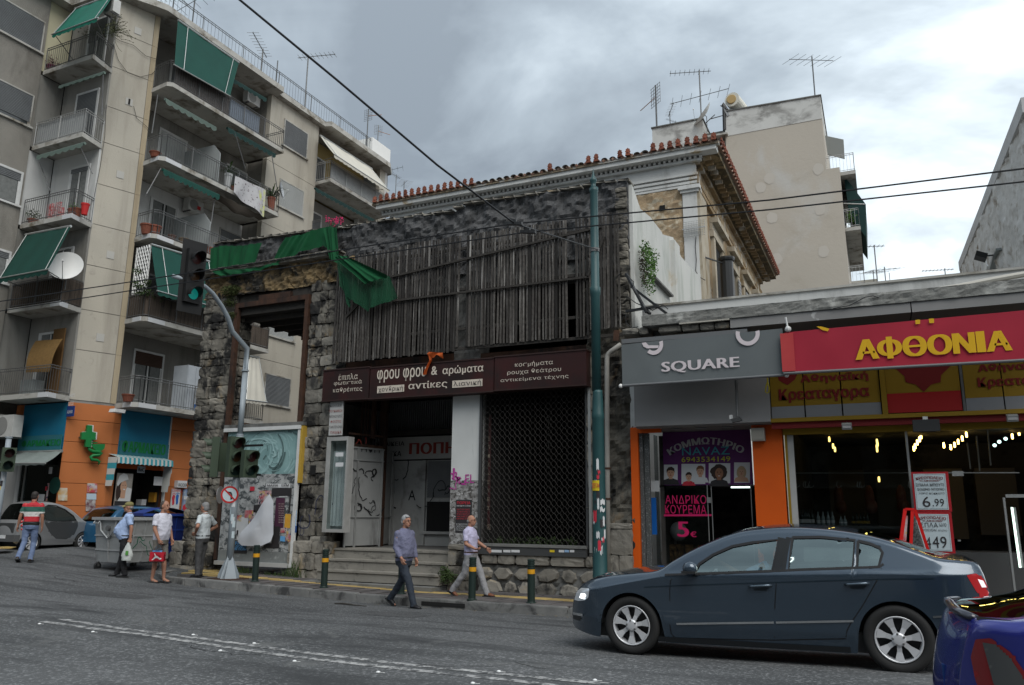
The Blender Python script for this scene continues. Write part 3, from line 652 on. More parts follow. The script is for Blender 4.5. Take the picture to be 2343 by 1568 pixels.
plant('dark green shrub tuft sprouting from the left end of the stone lintel','plant',[((p.x,p.y-.05,p.z),(.36,.2,.17),900,.1),((p.x-.05,p.y,p.z-.32),(.26,.12,.2),300,.6)],m_moss,size=.03,seed=1)
p=W('D',345,770,Y=FY-.15);plant('small moss tuft beside the curved traffic light pole on the ruin','plant',[((p.x,p.y,p.z),(.2,.12,.12),300,.2)],m_moss,size=.025,seed=2)
p=W('E',1940,1340,Y=FY-.45);plant('low bushy weed at the right foot of the marble steps','plant',[((p.x,p.y,p.z),(.26,.2,.16),500,0),((p.x-.05,p.y,p.z+.14),(.12,.12,.12),120,-.3)],m_leafd,size=.03,seed=3)
def grass(x,y,z,n,h,seed,b):
 rn=random.Random(seed)
 for _ in range(n):
  px,py=x+rn.gauss(0,.12),y+rn.gauss(0,.05);hh=h*rn.uniform(.4,1.2);dx,dy=rn.uniform(-.5,.5)*hh,rn.uniform(-.3,.3)*hh
  b.add([(px-.006,py,z),(px+.006,py,z),(px+dx*.5+.004,py+dy*.5,z+hh*.65),(px+dx,py+dy,z+hh)],[(0,1,2,3)])
b=MB()
for i,(u,v,h)in enumerate(((340,1290,.18),(440,1300,.2),(620,1295,.12),(700,1290,.12),(800,1280,.42),(830,1290,.2),(1200,1400,.1),(380,1290,.15),(770,1310,.2))):
 p=W('E',u,v+25,Y=FY-.2);grass(p.x,p.y,kz(p.x)-.02,45,h,i,b)
tag(b.build('weeds',m_leafd),'thin weeds and grass along the foot of the ruin','weeds',kind='stuff')
b=MB();
for i in range(7):
 p=W('G',560+i*85+rs.uniform(-20,20),1075,Y=FY+.35);leafclump(b,(p.x,p.y,p.z),(.22,.1,.13),120,.03,50+i)
tag(b.build('weed_row',m_leafd),'low green weeds growing inside the grilled opening along its sill','weeds',kind='stuff')
# ---- shop sign
sgn=thing('antique_shop_sign','long dark brown shop sign with cream Greek lettering in three panels','sign',(-9.5,FY-.35,5))
SGY=FY-.38
m_sign=mat('sign_brown',(.020,.0075,.007),.5,(.042,.009,.008),.9,.5,stain=(.016,.009,.008),ssc=(1.5,1.5,1.0),sthr=(.48,.66));m_cream=mat('cream_letter',(.62,.55,.46),.6,(.5,.44,.38),8,.5)
m_sframe=mat('sign_frame',(.03,.014,.012),.6)
for(xa,ya,xb,yb,bl,br_)in((738,849,844,842,916,912),(846,843,1129,821,912,894),(1131,819,1341,801,892,880)):
 p0,p1=W('d',xa,(ya+bl)/2,Y=SGY),W('d',xb,(yb+br_)/2,Y=SGY);zt=(W('d',xa,ya,Y=SGY).z+W('d',xb,yb,Y=SGY).z)/2;zb=(W('d',xa,bl,Y=SGY).z+W('d',xb,br_,Y=SGY).z)/2
 MB().box((p0 .x,SGY,zb),(p1 .x,SGY+.28,zt)).build('panel',m_sign,sgn)
 for q in((p0 .x-.01,p1 .x+.01,zt,zt+.03),(p0 .x-.01,p1 .x+.01,zb-.03,zb)):MB().box((q[0],SGY-.02,q[2]),(q[1],SGY+.3,q[3])).build('trim',m_sframe,sgn)
def sgt(s,c,x0_,y0_,x1_,y1_,m=m_cream,parent=sgn,Y=SGY,bold=0.0,name='lettering'):
 """lettering whose box has photo corners (x0,y0) bottom-left and (x1,y1) top-right"""
 a,d_=W(c,x0_,y0_,Y=Y),W(c,x1_,y1_,Y=Y)
 return text(s,(a.x,Y-.002,a.z),(d_.x-a.x,0,0),(0,0,d_.z-a.z),m,parent,name,bold,lift=.008)
sgt('έπιπλα','F',140,1463,268,1412);sgt('φωτιστικά','F',110,1502,295,1455);sgt('καθρέπτες','F',104,1550,298,1500)
sgt('φρου φρου','F',393,1480,718,1372,bold=.02);sgt('&','F',750,1428,793,1368,bold=.03);sgt('αρώματα','F',825,1436,1096,1350,bold=.02)
sgt('αντίκες','F',600,1530,858,1457,bold=.02)
for a,c,s in(((395,1548),(573,1490),'χονδρική'),((890,1512),(1088,1452),'λιανική')):
 p0,p1=W('F',*a,Y=SGY),W('F',*c,Y=SGY);MB().box((p0 .x,SGY-.012,p0 .z),(p1 .x,SGY-.001,p1 .z)).build('plate',m_cream,sgn)
 sgt(s,'F',a[0]+8,a[1]-3,c[0]-8,c[1]+5,m_postb,Y=SGY-.012,bold=.015)
sgt('κοσμήματα','F',1303,1382,1553,1325);sgt('ρουχα θεάτρου','F',1252,1432,1606,1372);sgt('αντικείμενα τέχνης','F',1208,1480,1655,1420)
# orange rag caught on the sign
b=MB();rp_=[W('F',*q,Y=SGY-.06)for q in((735,1280),(745,1330),(722,1380),(705,1425))]
def ragfn(u,v):
 t=u*3;i=min(int(t),2);p=rp_[i].lerp(rp_[i+1],t-i);return Vector((p.x+(v-.5)*(.11-.03*u),SGY-.05+.03*sin(v*9+u*4),p.z))
b.grid(ragfn,16,8);rp2=[W('F',*q,Y=SGY-.06)for q in((735,1275),(790,1290),(830,1280),(800,1310))]
b.grid(lambda u,v:rp2[0].lerp(rp2[2],u)+Vector((0,-.03*sin(u*7+v*3),-.10*v*(1+.4*sin(u*8)))),14,6)
b.build('rag',mat('orange_cloth',(.50,.09,.01),.8,(.30,.055,.01),9,.6));tag(bpy.data.objects['rag'],'orange rag draped over the top edge of the dark brown shop sign','rag')
# ---- steps and porch
stp=thing('marble_steps','four worn stone steps rising to the abandoned shop porch','steps',(-11,FY-.5,0.1))
m_step=mat('worn_marble',(.25,.235,.205),.8,(.18,.17,.15),2.5,.6,stain=(.09,.085,.075),ssc=(3,3,5),sthr=(.54,.7),bump=.4,bsc=20)
zs=[FLOOR,FLOOR-.24,FLOOR-.48,FLOOR-.74];ends=[(760,1024),(742,1022),(716,1020),(705,1016)]
sxr=W('G',318,1230,Y=FY-.3).x
xl=[W('E',1110,1150,Y=FY).x,W('E',1055,1220,Y=FY-.3).x,W('E',980,1290,Y=FY-.6).x,W('E',850,1350,Y=FY-.9).x]
for k,z in enumerate(zs):
 y0=FY-.02-.29*k;w_=(sxr-xl[k])/3;cuts=[xl[k],xl[k]+w_*.95,xl[k]+w_*2.1,sxr-.02*k]
 for a,c in zip(cuts,cuts[1:]):
  MB().box((a+.004,y0,z-.24),(c-.004,y0+.8,z)).build('step_stone',m_step if k<3 else m_conc,stp)
 if k<3:MB().box((cuts[0],y0-.03,z-.045),(cuts[-1],y0-.001,z-.004)).build('nosing',m_step,stp)
MB().box((PL-.2,FY-.02+.78,FLOOR-.3),(cr_,FY+4,FLOOR-.004)).build('porch_floor',mat('porch_floor',(.17,.165,.155),.8,(.1,.095,.09),3,.6),stp)
# ---- porch interior: back facade of the closed clothes shop
bz=thing('closed_clothes_shop','dim white shopfront with faded sign and graffiti deep inside the porch','shopfront',(-10,FY+3,FLOOR))
m_dimw=mat('grubby_white',(.42,.42,.41),.85,(.3,.3,.29),1.6,.6,stain=(.13,.125,.115),ssc=(1.6,1.6,1),sthr=(.55,.75));m_gsil=mat('corrugated',(.17,.175,.18),.6,(.12,.125,.13),2,.5)
BY=FY+2.6
zz=lambda c,x,y,Y=BY:W(c,x,y,Y=Y)
bx0,bx1=zz('E',1480,400).x-.3,cr_-.05
MB().box((bx0,BY,FLOOR),(bx1,BY+.2,zz('E',1600,478).z)).build('shop_wall',m_dimw,bz)
MB().box((bx0-.5,BY+.25,FLOOR),(bx1+.2,BY+.35,5.1)).build('dark_backing',m_dark,bz)
MB().box((bx0,BY-.06,zz('E',1600,468).z),(bx1,BY+.1,zz('E',1600,305).z)).build('sign_board',mat('faded_board',(.46,.46,.45),.7,(.36,.36,.35),2,.6),bz)
sgt('ΓΥΝΑΙΚΕΙΑ','E',1395,372,1628,333,m_postb,bz,BY-.06,.03);sgt('ΑΝΔΡΙΚΑ','E',1400,447,1605,405,m_postb,bz,BY-.06,.03)
m_rf=mat('faded_red',(.26,.04,.03),.7);sgt('ΠΟΠΗ','E',1660,430,2010,335,m_rf,bz,BY-.06,.05)
zt0,zt1=zz('E',1600,262).z,4.9
b=MB();x=bx0
while x<bx1:b.box((x,BY-.02,zt0),(x+.035,BY+.05,zt1));x+=.07
b.build('corrugated_sheet',m_gsil,bz);bpy.data.objects['corrugated_sheet']['kind']='stuff'
MB().box((bx0,BY-.25,zt0-.12),(bx1,BY+.0,zt0)).build('shutter_box',m_woodd,bz)
wx0,wx1=zz('E',1765,700).x,bx1-.02
for za,zb,m_ in((zz('E',1850,750).z,zz('E',1850,480).z,m_gsil),(zz('E',1850,1010).z,zz('E',1850,780).z,m_dark)):MB().box((wx0+.15,BY-.03,za),(wx1,BY-.004,zb)).build('window',m_,bz)
for k in range(12):
 z=zz('E',1850,750).z+k*.07;MB().box((wx0+.15,BY-.045,z),(wx1,BY-.031,z+.05)).build('shutter_slat',m_gsil,bz)
for q in((wx0,BY-.08,FLOOR),(wx0-1.05,BY-.08,FLOOR)):MB().box(q,(q[0]+.1,BY,zz('E',1600,478).z)).build('mullion',m_dimw,bz)
MB().box((wx0,BY-.1,zz('E',1850,1020).z),(wx1,BY-.01,zz('E',1850,1000).z)).build('sill',m_dimw,bz)
m_spray=mat('black_spray',(.015,.015,.016),.5)
graffiti(bz,(zz('E',1530,640).x,BY,zz('E',1530,640).z),(1,0,0),(0,0,1),3,.42,m_spray,.03,seed=11);graffiti(bz,(zz('E',1535,880).x,BY,zz('E',1535,880).z),(1,0,0),(0,0,1),1,.55,m_spray,.05,seed=12)
text('A',(zz('E',1655,770).x,BY-.01,zz('E',1655,770).z),(.24,0,0),(0,0,.28),m_spray,bz,'graffiti')
graffiti(bz,(wx0+.35,BY-.05,zz('E',1850,720).z),(1,0,0),(0,0,1),3,.45,m_spray,.03,seed=13)
# porch left side: sheet metal doors with graffiti, tag letters; upper bars
mdr=thing('metal_gate','grey sheet metal doors covered in graffiti on the left of the porch','gate',(-12,FY+.5,FLOOR))
g0=W('E',1200,360,Y=FY+.25);
ga=Vector((W('E',1195,700,Y=FY+.2).x,FY+.2,0));gb=Vector((W('E',1450,700,Y=FY+1.3).x,FY+1.3,0));gc=Vector((W('E',1525,700,Y=FY+2.3).x,FY+2.3,0))
m_gate=mat('grey_sheet',(.30,.305,.30),.6,(.22,.225,.22),2,.6,stain=(.12,.12,.115),ssc=(2,2,.8),sthr=(.55,.72))
gtop=W('E',1300,385,Y=FY+.7).z
def wallpanel(a,c,z0,z1,th,m,name,parent):
 d_=(c-a).normalized();nn=Vector((d_.y,-d_.x,0));pts=[Vector((a.x,a.y,z0)),Vector((c.x,c.y,z0)),Vector((c.x,c.y,z1)),Vector((a.x,a.y,z1))]
 return MB().prism(pts,nn*-th).build(name,m,parent)
for(u0,u1,s_,e_)in((0,.27,ga,gb),(.28,1,ga,gb),(0,1,gb,gc)):
 a,c=s_.lerp(e_,u0),s_.lerp(e_,u1)
 for z0,z1 in((FLOOR+.04,FLOOR+.75),(FLOOR+.78,FLOOR+2.2),(FLOOR+2.23,gtop)):wallpanel(a,c,z0,z1,.03,m_gate,'sheet_panel',mdr)
 d_=(c-a).normalized();nn=Vector((d_.y,-d_.x,0))
 for q in(a,c):MB().obox((q.x+nn.x*.02,q.y+nn.y*.02,(FLOOR+gtop)/2),(d_.x*.02,d_.y*.02,0),(nn.x*.02,nn.y*.02,0),(0,0,(gtop-FLOOR)/2)).build('rail',m_gate,mdr)
 for z in(FLOOR+.765,FLOOR+2.215,gtop):MB().beam((a.x+nn.x*.02,a.y+nn.y*.02,z),(c.x+nn.x*.02,c.y+nn.y*.02,z),.03,.04).build('rail',m_gate,mdr)
gd=(gb-ga).normalized();gn=Vector((gd.y,-gd.x,0))
def gp(u,z):q=ga.lerp(gb,u);return Vector((q.x,q.y,z))+gn*.008
text('NUM',gp(.36,FLOOR+2.42),gd*.62,(0,0,.62),m_spray,mdr,'graffiti');graffiti(mdr,gp(.34,FLOOR+1.75),gd,(0,0,1),4,.42,m_spray,.035,seed=21);graffiti(mdr,gp(.34,FLOOR+.9),gd,(0,0,1),2,.5,m_spray,.03,seed=22)
graffiti(mdr,gp(.03,FLOOR+2.5),gd,(0,0,1),1,.5,m_rf,.03,seed=23);graffiti(mdr,gp(.02,FLOOR+1.4),gd,(0,0,1),1,.4,m_spray,.02,seed=24);graffiti(mdr,gp(.66,FLOOR+1.1),gd,(0,0,1),2,.3,m_spray,.02,seed=25)
# porch roof: dark beams, posts, bars
MB().box((PL-.3,FY+.3,5.0),(cr_+.6,FY+4,5.1)).build('porch_ceiling',m_woodd,ruin)
for x_,wd_ in((W('E',1455,250,Y=FY+1.4).x,.09),(W('E',1235,200,Y=FY+.5).x,.04),(W('E',1312,200,Y=FY+.8).x,.03),(W('E',1365,200,Y=FY+1.0).x,.03)):
 MB().box((x_,FY+.9,FLOOR+2.8),(x_+wd_,FY+.9+wd_,5.0)).build('steel_bar',m_rust,ruin)
MB().box((W('E',1440,250,Y=FY+1.4).x,FY+1.4,FLOOR),(W('E',1485,250,Y=FY+1.4).x,FY+1.52,5.0)).build('steel_post',m_rust,ruin)
MB().beam((ga.x,ga.y,gtop+.35),(gb.x,gb.y,gtop+.35),.05,.05).build('steel_bar',m_rust,ruin);MB().beam((ga.x,ga.y,gtop+.05),(gb.x,gb.y,gtop+.05),.06,.10).build('steel_bar',m_rust,ruin)
MB().box((cr_-.02,FY+.5,FLOOR),(cr_+.12,FY+2.6,5.0)).build('party_wall',mat('dark_room_wall',(.06,.057,.053),.95),ruin)
# glass showcase and price list on the left jamb
shc=thing('wall_showcase','tall narrow aluminium showcase with glass front and empty curtain beside the steps','showcase',(PL,FY-.3,2))
s0,s1=W('E',1032,660,Y=FY-.28).x,W('E',1192,660,Y=FY-.28).x;za,zb=W('E',1100,1008,Y=FY-.28).z,W('E',1100,300,Y=FY-.28).z
MB().box((s0,FY-.06,za),(s1,FY-.03,zb)).build('back_panel',m_dimw,shc)
m_curt=mat('pale_curtain',(.62,.63,.63),.85,(.5,.51,.51),3,.5)
b=MB();b.grid(lambda u,v:Vector((s0+.12+(s1-s0-.2)*u,FY-.12+.02*sin(u*26),za+.15+(zb-za-.5)*v)),30,4);b.build('curtain',m_curt,shc,smooth=True)
for q in((s0,s0+.12,za,zb),(s1-.05,s1,za,zb),(s0+.121,s1-.051,za,za+.08),(s0+.121,s1-.051,zb-.1,zb)):MB().box((q[0],FY-.28,q[2]),(q[1],FY-.062,q[3])).build('frame_bar',mat('showcase_frame',(.34,.34,.33),.5,(.25,.25,.24),4,.5),shc)  # white frame coloured greyer for the shade it stands in
MB().box((s0+.122,FY-.262,za+.082),(s1-.052,FY-.257,zb-.102)).build('pane',glassmat('show_glass',(.8,.84,.84),.05),shc)
for v in(430,505):
 p=W('E',1143,v,Y=FY-.268);MB().box((p.x-.12,FY-.268,p.z-.05),(p.x+.12,FY-.264,p.z+.05)).build('sticker',m_paperw,shc)
pl_=thing('clothes_price_board','narrow white hanging board listing clothes in Greek under the brown sign','sign',(PL,FY-.3,4.2))
a,c=W('E',1062,290,Y=FY-.3),W('E',1172,45,Y=FY-.3)
MB().box((a.x,FY-.3,a.z),(c.x,FY-.26,c.z+.12)).build('board',mat('faded_board',(.46,.46,.45)),pl_)
for i,(s,m_)in enumerate((('ΚΟΛΛΑΝ',m_postb),('ΠΟΥΚΑΜΙΣΑ',m_rf),('ΜΠΛΟΥΖΕΣ',m_postb),('ΦΟΥΣΤΕΣ',m_rf),('ΠΑΝΤΕΛΟΝΙΑ',m_postb),('ΠΑΙΔΙΚΑ',m_rf))):
 y_=80+i*39.5;sgt(s,'E',1070+(8 if len(s)<8 else 0),y_,1168-(8 if len(s)<8 else 0),y_-24,m_,pl_,FY-.302,.0)
# ---- expanding lattice shutter
lat=thing('lattice_shutter','rusty diamond lattice grille closing the right hand dark shop opening','grille',(-7,FY-.05,FLOOR))
l0,l1=W('G',530,700,Y=FY-.05).x,W('G',1185,700,Y=FY-.05).x;lz0_,lz1_=W('G',850,1102,Y=FY-.05).z,W('G',850,135,Y=FY-.05).z
m_lat=mat('lattice_metal',(.06,.056,.052),.6,(.035,.032,.03),6,.5,metal=.4);m_latd=mat('lattice_frame',(.05,.052,.053),.6)
dz=.150;dx=.127;nb=0
k=0
for k in range(-18,22):
 pass
rows=int((lz1_-lz0_)/dz)+1;cols=int((l1-l0)/dx)
for j in range(rows):
 for i in range(cols+1):
  pass
straps=[]
nd=rows+cols
for s_ in(1,-1):
 for k in range(nd+2):
# strand through lattice nodes
  pts=[]
  for t in range(nd+2):
   i=t;j=(k-t)if s_==1 else(k-(cols-t))
   if 0<=i<=cols and 0<=j<=rows:pts.append((l0+i*dx*(l1-l0)/(cols*dx),lz0_+j*(lz1_-lz0_)/rows))
  if len(pts)>1:straps.append(pts)
for pts in straps:
 b=MB();P3=[(x,FY-.05,z)for x,z in pts];fine=[]
 for(xa,_,za_),(xb,_,zb_)in zip(P3,P3[1:]):
  fine+=[(xa,FY-.05,za_),(xa+(xb-xa)*.22,FY-.05,za_+(zb_-za_)*.1),(xa+(xb-xa)*.78,FY-.05,za_+(zb_-za_)*.9)]
 fine.append(P3[-1]);b.tube(fine,.0048,4);b.build('lattice_strap',m_lat,lat)
b=MB()
for j in range(rows+1):
 for i in range(cols+1):
  if True:b.box((l0+i*(l1-l0)/cols-.009,FY-.062,lz0_+j*(lz1_-lz0_)/rows-.009),(l0+i*(l1-l0)/cols+.009,FY-.052,lz0_+j*(lz1_-lz0_)/rows+.009))
b.build('rivets',m_lat,lat,stuff=True)
for q in((l0-.06,l0,lz0_-.02,lz1_),(l1,l1+.05,lz0_-.02,lz1_)):MB().box((q[0],FY-.1,q[2]),(q[1],FY-.02,q[3])).build('side_rail',m_latd,lat)
MB().box((l1+.08,FY-.14,lz0_-.1),(l1+.14,FY-.02,lz1_)).build('alu_jamb',m_alu,lat)
zb0,zb1=W('G',850,1160,Y=FY-.16).z,W('G',850,1108,Y=FY-.16).z
MB().box((l0-.05,FY-.16,zb0),(l1+.02,FY+.02,zb1)).build('bottom_box',m_latd,lat);MB().box((l0-.05,FY-.18,zb1+.001),(l1+.02,FY+.02,zb1+.06)).build('sill_bar',m_conc,lat)
for u0,u1,m_ in((590,655,m_paperw),(665,710,m_paperw),(715,768,m_paperw),(955,985,mat('yellow_sticker',(.6,.45,.02))),(1012,1045,m_paperw),(1048,1075,mat('blue_sticker',(.25,.4,.6))),(1080,1108,m_paperw)):
 p,q=W('G',u0,1138,Y=FY-.165),W('G',u1,1124,Y=FY-.165);MB().box((p.x,FY-.164,p.z),(q.x,FY-.161,q.z)).build('sticker',m_,lat)
# dark shop behind: walls, narrow vertical banner
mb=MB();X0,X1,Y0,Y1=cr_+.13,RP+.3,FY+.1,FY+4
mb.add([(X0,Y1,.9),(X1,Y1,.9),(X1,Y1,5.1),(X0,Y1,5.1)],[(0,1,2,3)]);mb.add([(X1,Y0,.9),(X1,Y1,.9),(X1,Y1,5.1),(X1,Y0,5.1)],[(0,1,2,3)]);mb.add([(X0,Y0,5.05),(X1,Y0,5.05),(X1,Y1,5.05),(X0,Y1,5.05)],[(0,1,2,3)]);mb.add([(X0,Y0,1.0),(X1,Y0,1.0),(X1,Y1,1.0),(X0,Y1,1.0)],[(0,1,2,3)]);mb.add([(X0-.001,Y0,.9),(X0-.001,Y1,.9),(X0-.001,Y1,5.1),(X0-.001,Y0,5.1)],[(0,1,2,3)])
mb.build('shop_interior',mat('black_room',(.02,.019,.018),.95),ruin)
bn=thing('vertical_banner','dim dark red vertical banner behind the left edge of the lattice grille','banner',(l0+.2,FY+.2,3))
p0,p1=W('G',535,990,Y=FY+.25),W('G',590,280,Y=FY+.25);MB().box((p0 .x,FY+.25,p0 .z),(p1 .x,FY+.27,p1 .z)).build('cloth',mat('banner_red',(.05,.014,.014),.8),bn)
sgt('ΑΝΤΙΚΕΣ','G',528,995,588,965,mat('dim_cream',(.3,.26,.2)),bn,FY+.248)
for i,ch in enumerate('ΕΠΙΣΚΕΥΕΣ'):
 sgt(ch,'G',566,440+i*54,582,418+i*54,mat('dim_cream',(.3,.26,.2)),bn,FY+.248)
# ---- glazed kiosk box with posters in the doorway
bx=thing('poster_box','derelict white framed glass box with smeared whitewash and torn posters in the steel doorway','display case',(-14.6,FY-.2,.3))
KBY=FY-.16
kx0,kx1=W('E',300,700,Y=KBY).x-.1,W('E',832,700,Y=KBY).x;kz0,kz1=W('E',600,1262,Y=KBY).z,W('E',600,225,Y=KBY).z;kzm=W('E',600,575,Y=KBY).z;kzs=W('E',600,1150,Y=KBY).z
MB().box((kx0,KBY+.03,kzm),(kx1-.08,KBY+.05,kz1-.1)).build('whitewashed_pane',mat('smeared_whitewash',(.15,.26,.26),.3,(.27,.42,.42),1.6,.5,stain=(.06,.10,.10),ssc=(1.6,1.6,2.2),sthr=(.55,.75)),bx)
rw_=random.Random(6);wcx,wcz=W('E',640,470,Y=KBY).x,W('E',640,440,Y=KBY).z;wm_=[mat('brush_pale',(.36,.53,.53),.3,(.24,.38,.38),5,.5),mat('brush_mid',(.22,.36,.36),.3,(.30,.46,.46),5,.5),mat('brush_dark',(.06,.10,.10),.25,(.12,.19,.19),5,.5)]
for i in range(74):
 r0_=rw_.uniform(.06,.95);a0=rw_.uniform(0,6.28);da=rw_.uniform(.5,2.0);ex=rw_.uniform(.75,1.5);ox,oz=rw_.gauss(0,.07),rw_.gauss(0,.06);P_=[]
 if i%3==0:ox-=.55;oz+=.1
 for k_ in range(15):
  t_=a0+da*k_/14;x_,z_=wcx+ox+cos(t_)*r0_*ex,wcz+oz+sin(t_)*r0_*(1+.05*sin(t_*3))
  if kx0+.02<x_<kx1-.12 and kzm+.02<z_<kz1-.14:P_.append((x_,KBY+.029-.00025*i,z_))
  elif len(P_)>2:break
  else:P_=[]
 if len(P_)>2:b=MB();ribbon(b,P_,rw_.uniform(.012,.06),(0,-1,0));b.build('brush_stroke',wm_[(0,1,0,2,1)[i%5]],bx)
m_torn=mat('torn_paper',(.42,.43,.43),.85,(.22,.23,.23),7,.3,stain=(.07,.08,.085),ssc=(5,5,7),sthr=(.5,.56),bump=.6,bsc=20,stain2=(.5,.5,.5),s2sc=9,s2thr=(.6,.66))
MB().box((kx0,KBY+.02,kzs),(kx1-.08,KBY+.05,kzm-.002)).build('papered_pane',m_torn,bx)
MB().box((kx0,KBY+.02,kz0+.1),(kx1-.08,KBY+.05,kzs-.002)).build('metal_kick_panel',mat('galvanised',(.22,.235,.23),.6,(.14,.15,.15),3,.5,stain=(.33,.35,.34),ssc=(3,3,3),sthr=(.55,.68)),bx)
MB().box((kx0-.02,KBY+.051,kz0+.1),(kx1,KBY+.4,kz1-.1)).build('box_core',m_dark,bx)
MB().box((kx0-.1,KBY-.05,kz1-.001),(kx1+.08,KBY+.5,kz1+.09)).build('top_slab',m_conc,bx);MB().box((kx0-.1,KBY-.06,kz1-.1),(kx1+.02,KBY+.02,kz1-.003)).build('frame_bar',m_frame,bx)
MB().box((kx1-.08,KBY-.04,kz0),(kx1+.0,KBY+.3,kz1-.101)).build('frame_bar',m_frame,bx);MB().box((kx0-.05,KBY-.06,kz0),(kx1-.081,KBY+.2,kz0+.1)).build('frame_bar',m_dimw,bx)
MB().box((kx1+.001,KBY-.03,W('E',860,640,Y=KBY).z),(kx1+.07,KBY+.2,W('E',860,215,Y=KBY).z)).build('yellow_strip',mat('mustard_strip',(.42,.27,.04),.7),bx)
# posters on the box: each a sheet of its own
def poster(x0_,y0_,x1_,y1_,m,name='poster',Y=KBY+.014,parent=bx,sk=0):
 a,c=W('E',x0_,y1_,Y=Y),W('E',x1_,y0_,Y=Y);return flat([(a.x,Y,a.z),(c.x,Y,a.z+sk),(c.x+sk*.3,Y,c.z+sk),(a.x+sk*.3,Y,c.z)],m,parent,name,.003)
m_pb=mat('poster_blue',(.02,.08,.28),.6,(.01,.03,.1),6,.5);m_lb=mat('poster_lightblue',(.12,.33,.6),.6);m_por=mat('poster_orange',(.6,.22,.03),.6,(.6,.4,.05),6,.6);m_ppl=mat('poster_plum',(.055,.02,.045),.6,(.09,.03,.06),4,.5)
m_mixp=mat('poster_collage',(.45,.46,.47),.7,(.42,.06,.07),4,.25,stain=(.5,.38,.1),ssc=(6,6,6),sthr=(.56,.6),stain2=(.04,.05,.09),s2sc=7,s2thr=(.56,.6))
k=0
for(x0_,y0_,x1_,y1_,m_)in((328,895,470,1070,m_paperw),(328,1068,458,1162,m_postb),(330,1100,370,1125,m_pb),(375,1075,455,1130,m_pb),(345,880,420,925,m_mixp),(440,845,520,900,m_mixp),(470,885,560,960,m_mixp),(540,700,640,800,m_mixp),(505,805,560,860,m_postb),(560,760,640,850,m_mixp),(660,750,742,972,m_ppl),(640,965,702,1120,m_postb),(735,872,785,975,m_por),(706,975,755,1010,m_mixp),(704,1035,742,1072,m_lb),(745,1000,790,1080,m_mixp),(580,1090,700,1122,m_postb),(640,680,790,740,m_postb),(600,645,780,675,m_paperw),(765,740,785,860,m_postb),(480,668,515,700,m_red),(452,848,475,895,m_red),(805,840,828,960,m_lb),(805,960,828,1010,m_pb),(330,1140,458,1160,m_postb),(695,720,760,748,m_paperw)):
 poster(x0_,y0_,x1_,y1_,m_,Y=KBY+.014-.0035*(k%3),sk=[0,.01,-.012,.006][k%4]);k+=1
for s,q,m_ in(('ΛΗ',(545,762,582,735),m_red),('ΔΕΡΓΑ',(545,785,582,768),m_postb),('ΜΑΡΙΑ   ΕΡΜ',(610,668,770,650),m_postb),('ΠΕΙΡΑΤΕΣ',(332,1098,455,1078),m_lb),('ΤΟΥ ΔΡΟΜΟΥ',(332,1120,455,1103),m_lb),('ΣΤΗΝ ΠΟΛΗ',(332,1138,455,1124),m_lb)):sgt(s,'E',*q,m_,bx,KBY-.002,.03)
for i in range(9):sgt('ΜΟΥΣΙΚΗ ΣΚΗΝΗ'[:8+i%4],'E',695,800+i*17,736,793+i*17,m_cream,bx,KBY+.006)
for(fx,fy)in((352,1030),(385,1020),(372,1050)):
 p=W('E',fx,fy,Y=KBY+.006);b=MB();b.add([(p.x-.03,KBY+.005,p.z-.08),(p.x+.0,KBY+.005,p.z+.0),(p.x+.04,KBY+.005,p.z-.09),(p.x+.03,KBY+.005,p.z+.1),(p.x-.02,KBY+.005,p.z+.1)],[(0,1,2,3,4)]);b.build('printed_figure',m_postb,bx)
# hanging torn white sheet
b=MB();sheetp=[W('E',*q,Y=KBY-.13)for q in((632,722),(660,780),(655,1020),(640,1075),(560,1112),(425,1105),(398,1075),(420,1010),(510,900),(590,780))]
cen=W('E',560,960,Y=KBY-.13)
ring=[];n_=len(sheetp)
for lv in range(1,9):
 t=lv/8;row_=[]
 for i in range(n_*4):
  a=sheetp[i//4].lerp(sheetp[(i//4+1)%n_],(i%4)/4);p=cen.lerp(a,t);row_.append(p+Vector((0,-.05+.05*vnoise((p.x*1.4,p.z*1.1,3),1,2)+.012*abs(sin(p.z*4+p.x*2))+.02*t,0)))
 ring.append(row_)
vs=[cen+Vector((0,-.05,0))]+[p for r_ in ring for p in r_];nn_=n_*4;fs=[(0,1+(i+1)%nn_,1+i)for i in range(nn_)]
for lv in range(7):
 for i in range(nn_):fs.append((1+lv*nn_+i,1+lv*nn_+(i+1)%nn_,1+(lv+1)*nn_+(i+1)%nn_,1+(lv+1)*nn_+i))
b.add(vs,fs);tag(b.build('torn_sheet',mat('white_sheet',(.62,.64,.68),.85,(.52,.54,.58),3,.5),smooth=True,norm=True),'large torn white paper sheet hanging over the posters on the glass box','paper')
# ================================================================== APARTMENT BLOCK WITH PHARMACY
apt=thing('apartment_building','tall beige and grey apartment block with stacked balconies above the orange pharmacy','building',(-25,18,.8))
PA=Vector((-25.2,18.0,0));PB=Vector((-24.7,19.45,0));XA=-27.7;XF=-24.7;XB=-25.9;ROOF=21.05
pn=Vector(((PB-PA).y,-(PB-PA).x,0)).normalized()
def P3(v,z):return Vector((v.x,v.y,z))
def wallq(a,c,z0,z1,m,name='wall',th=.25,parent=apt):return wallpanel(Vector((a[0],a[1],0)),Vector((c[0],c[1],0)),z0,z1,th,m,name,parent)
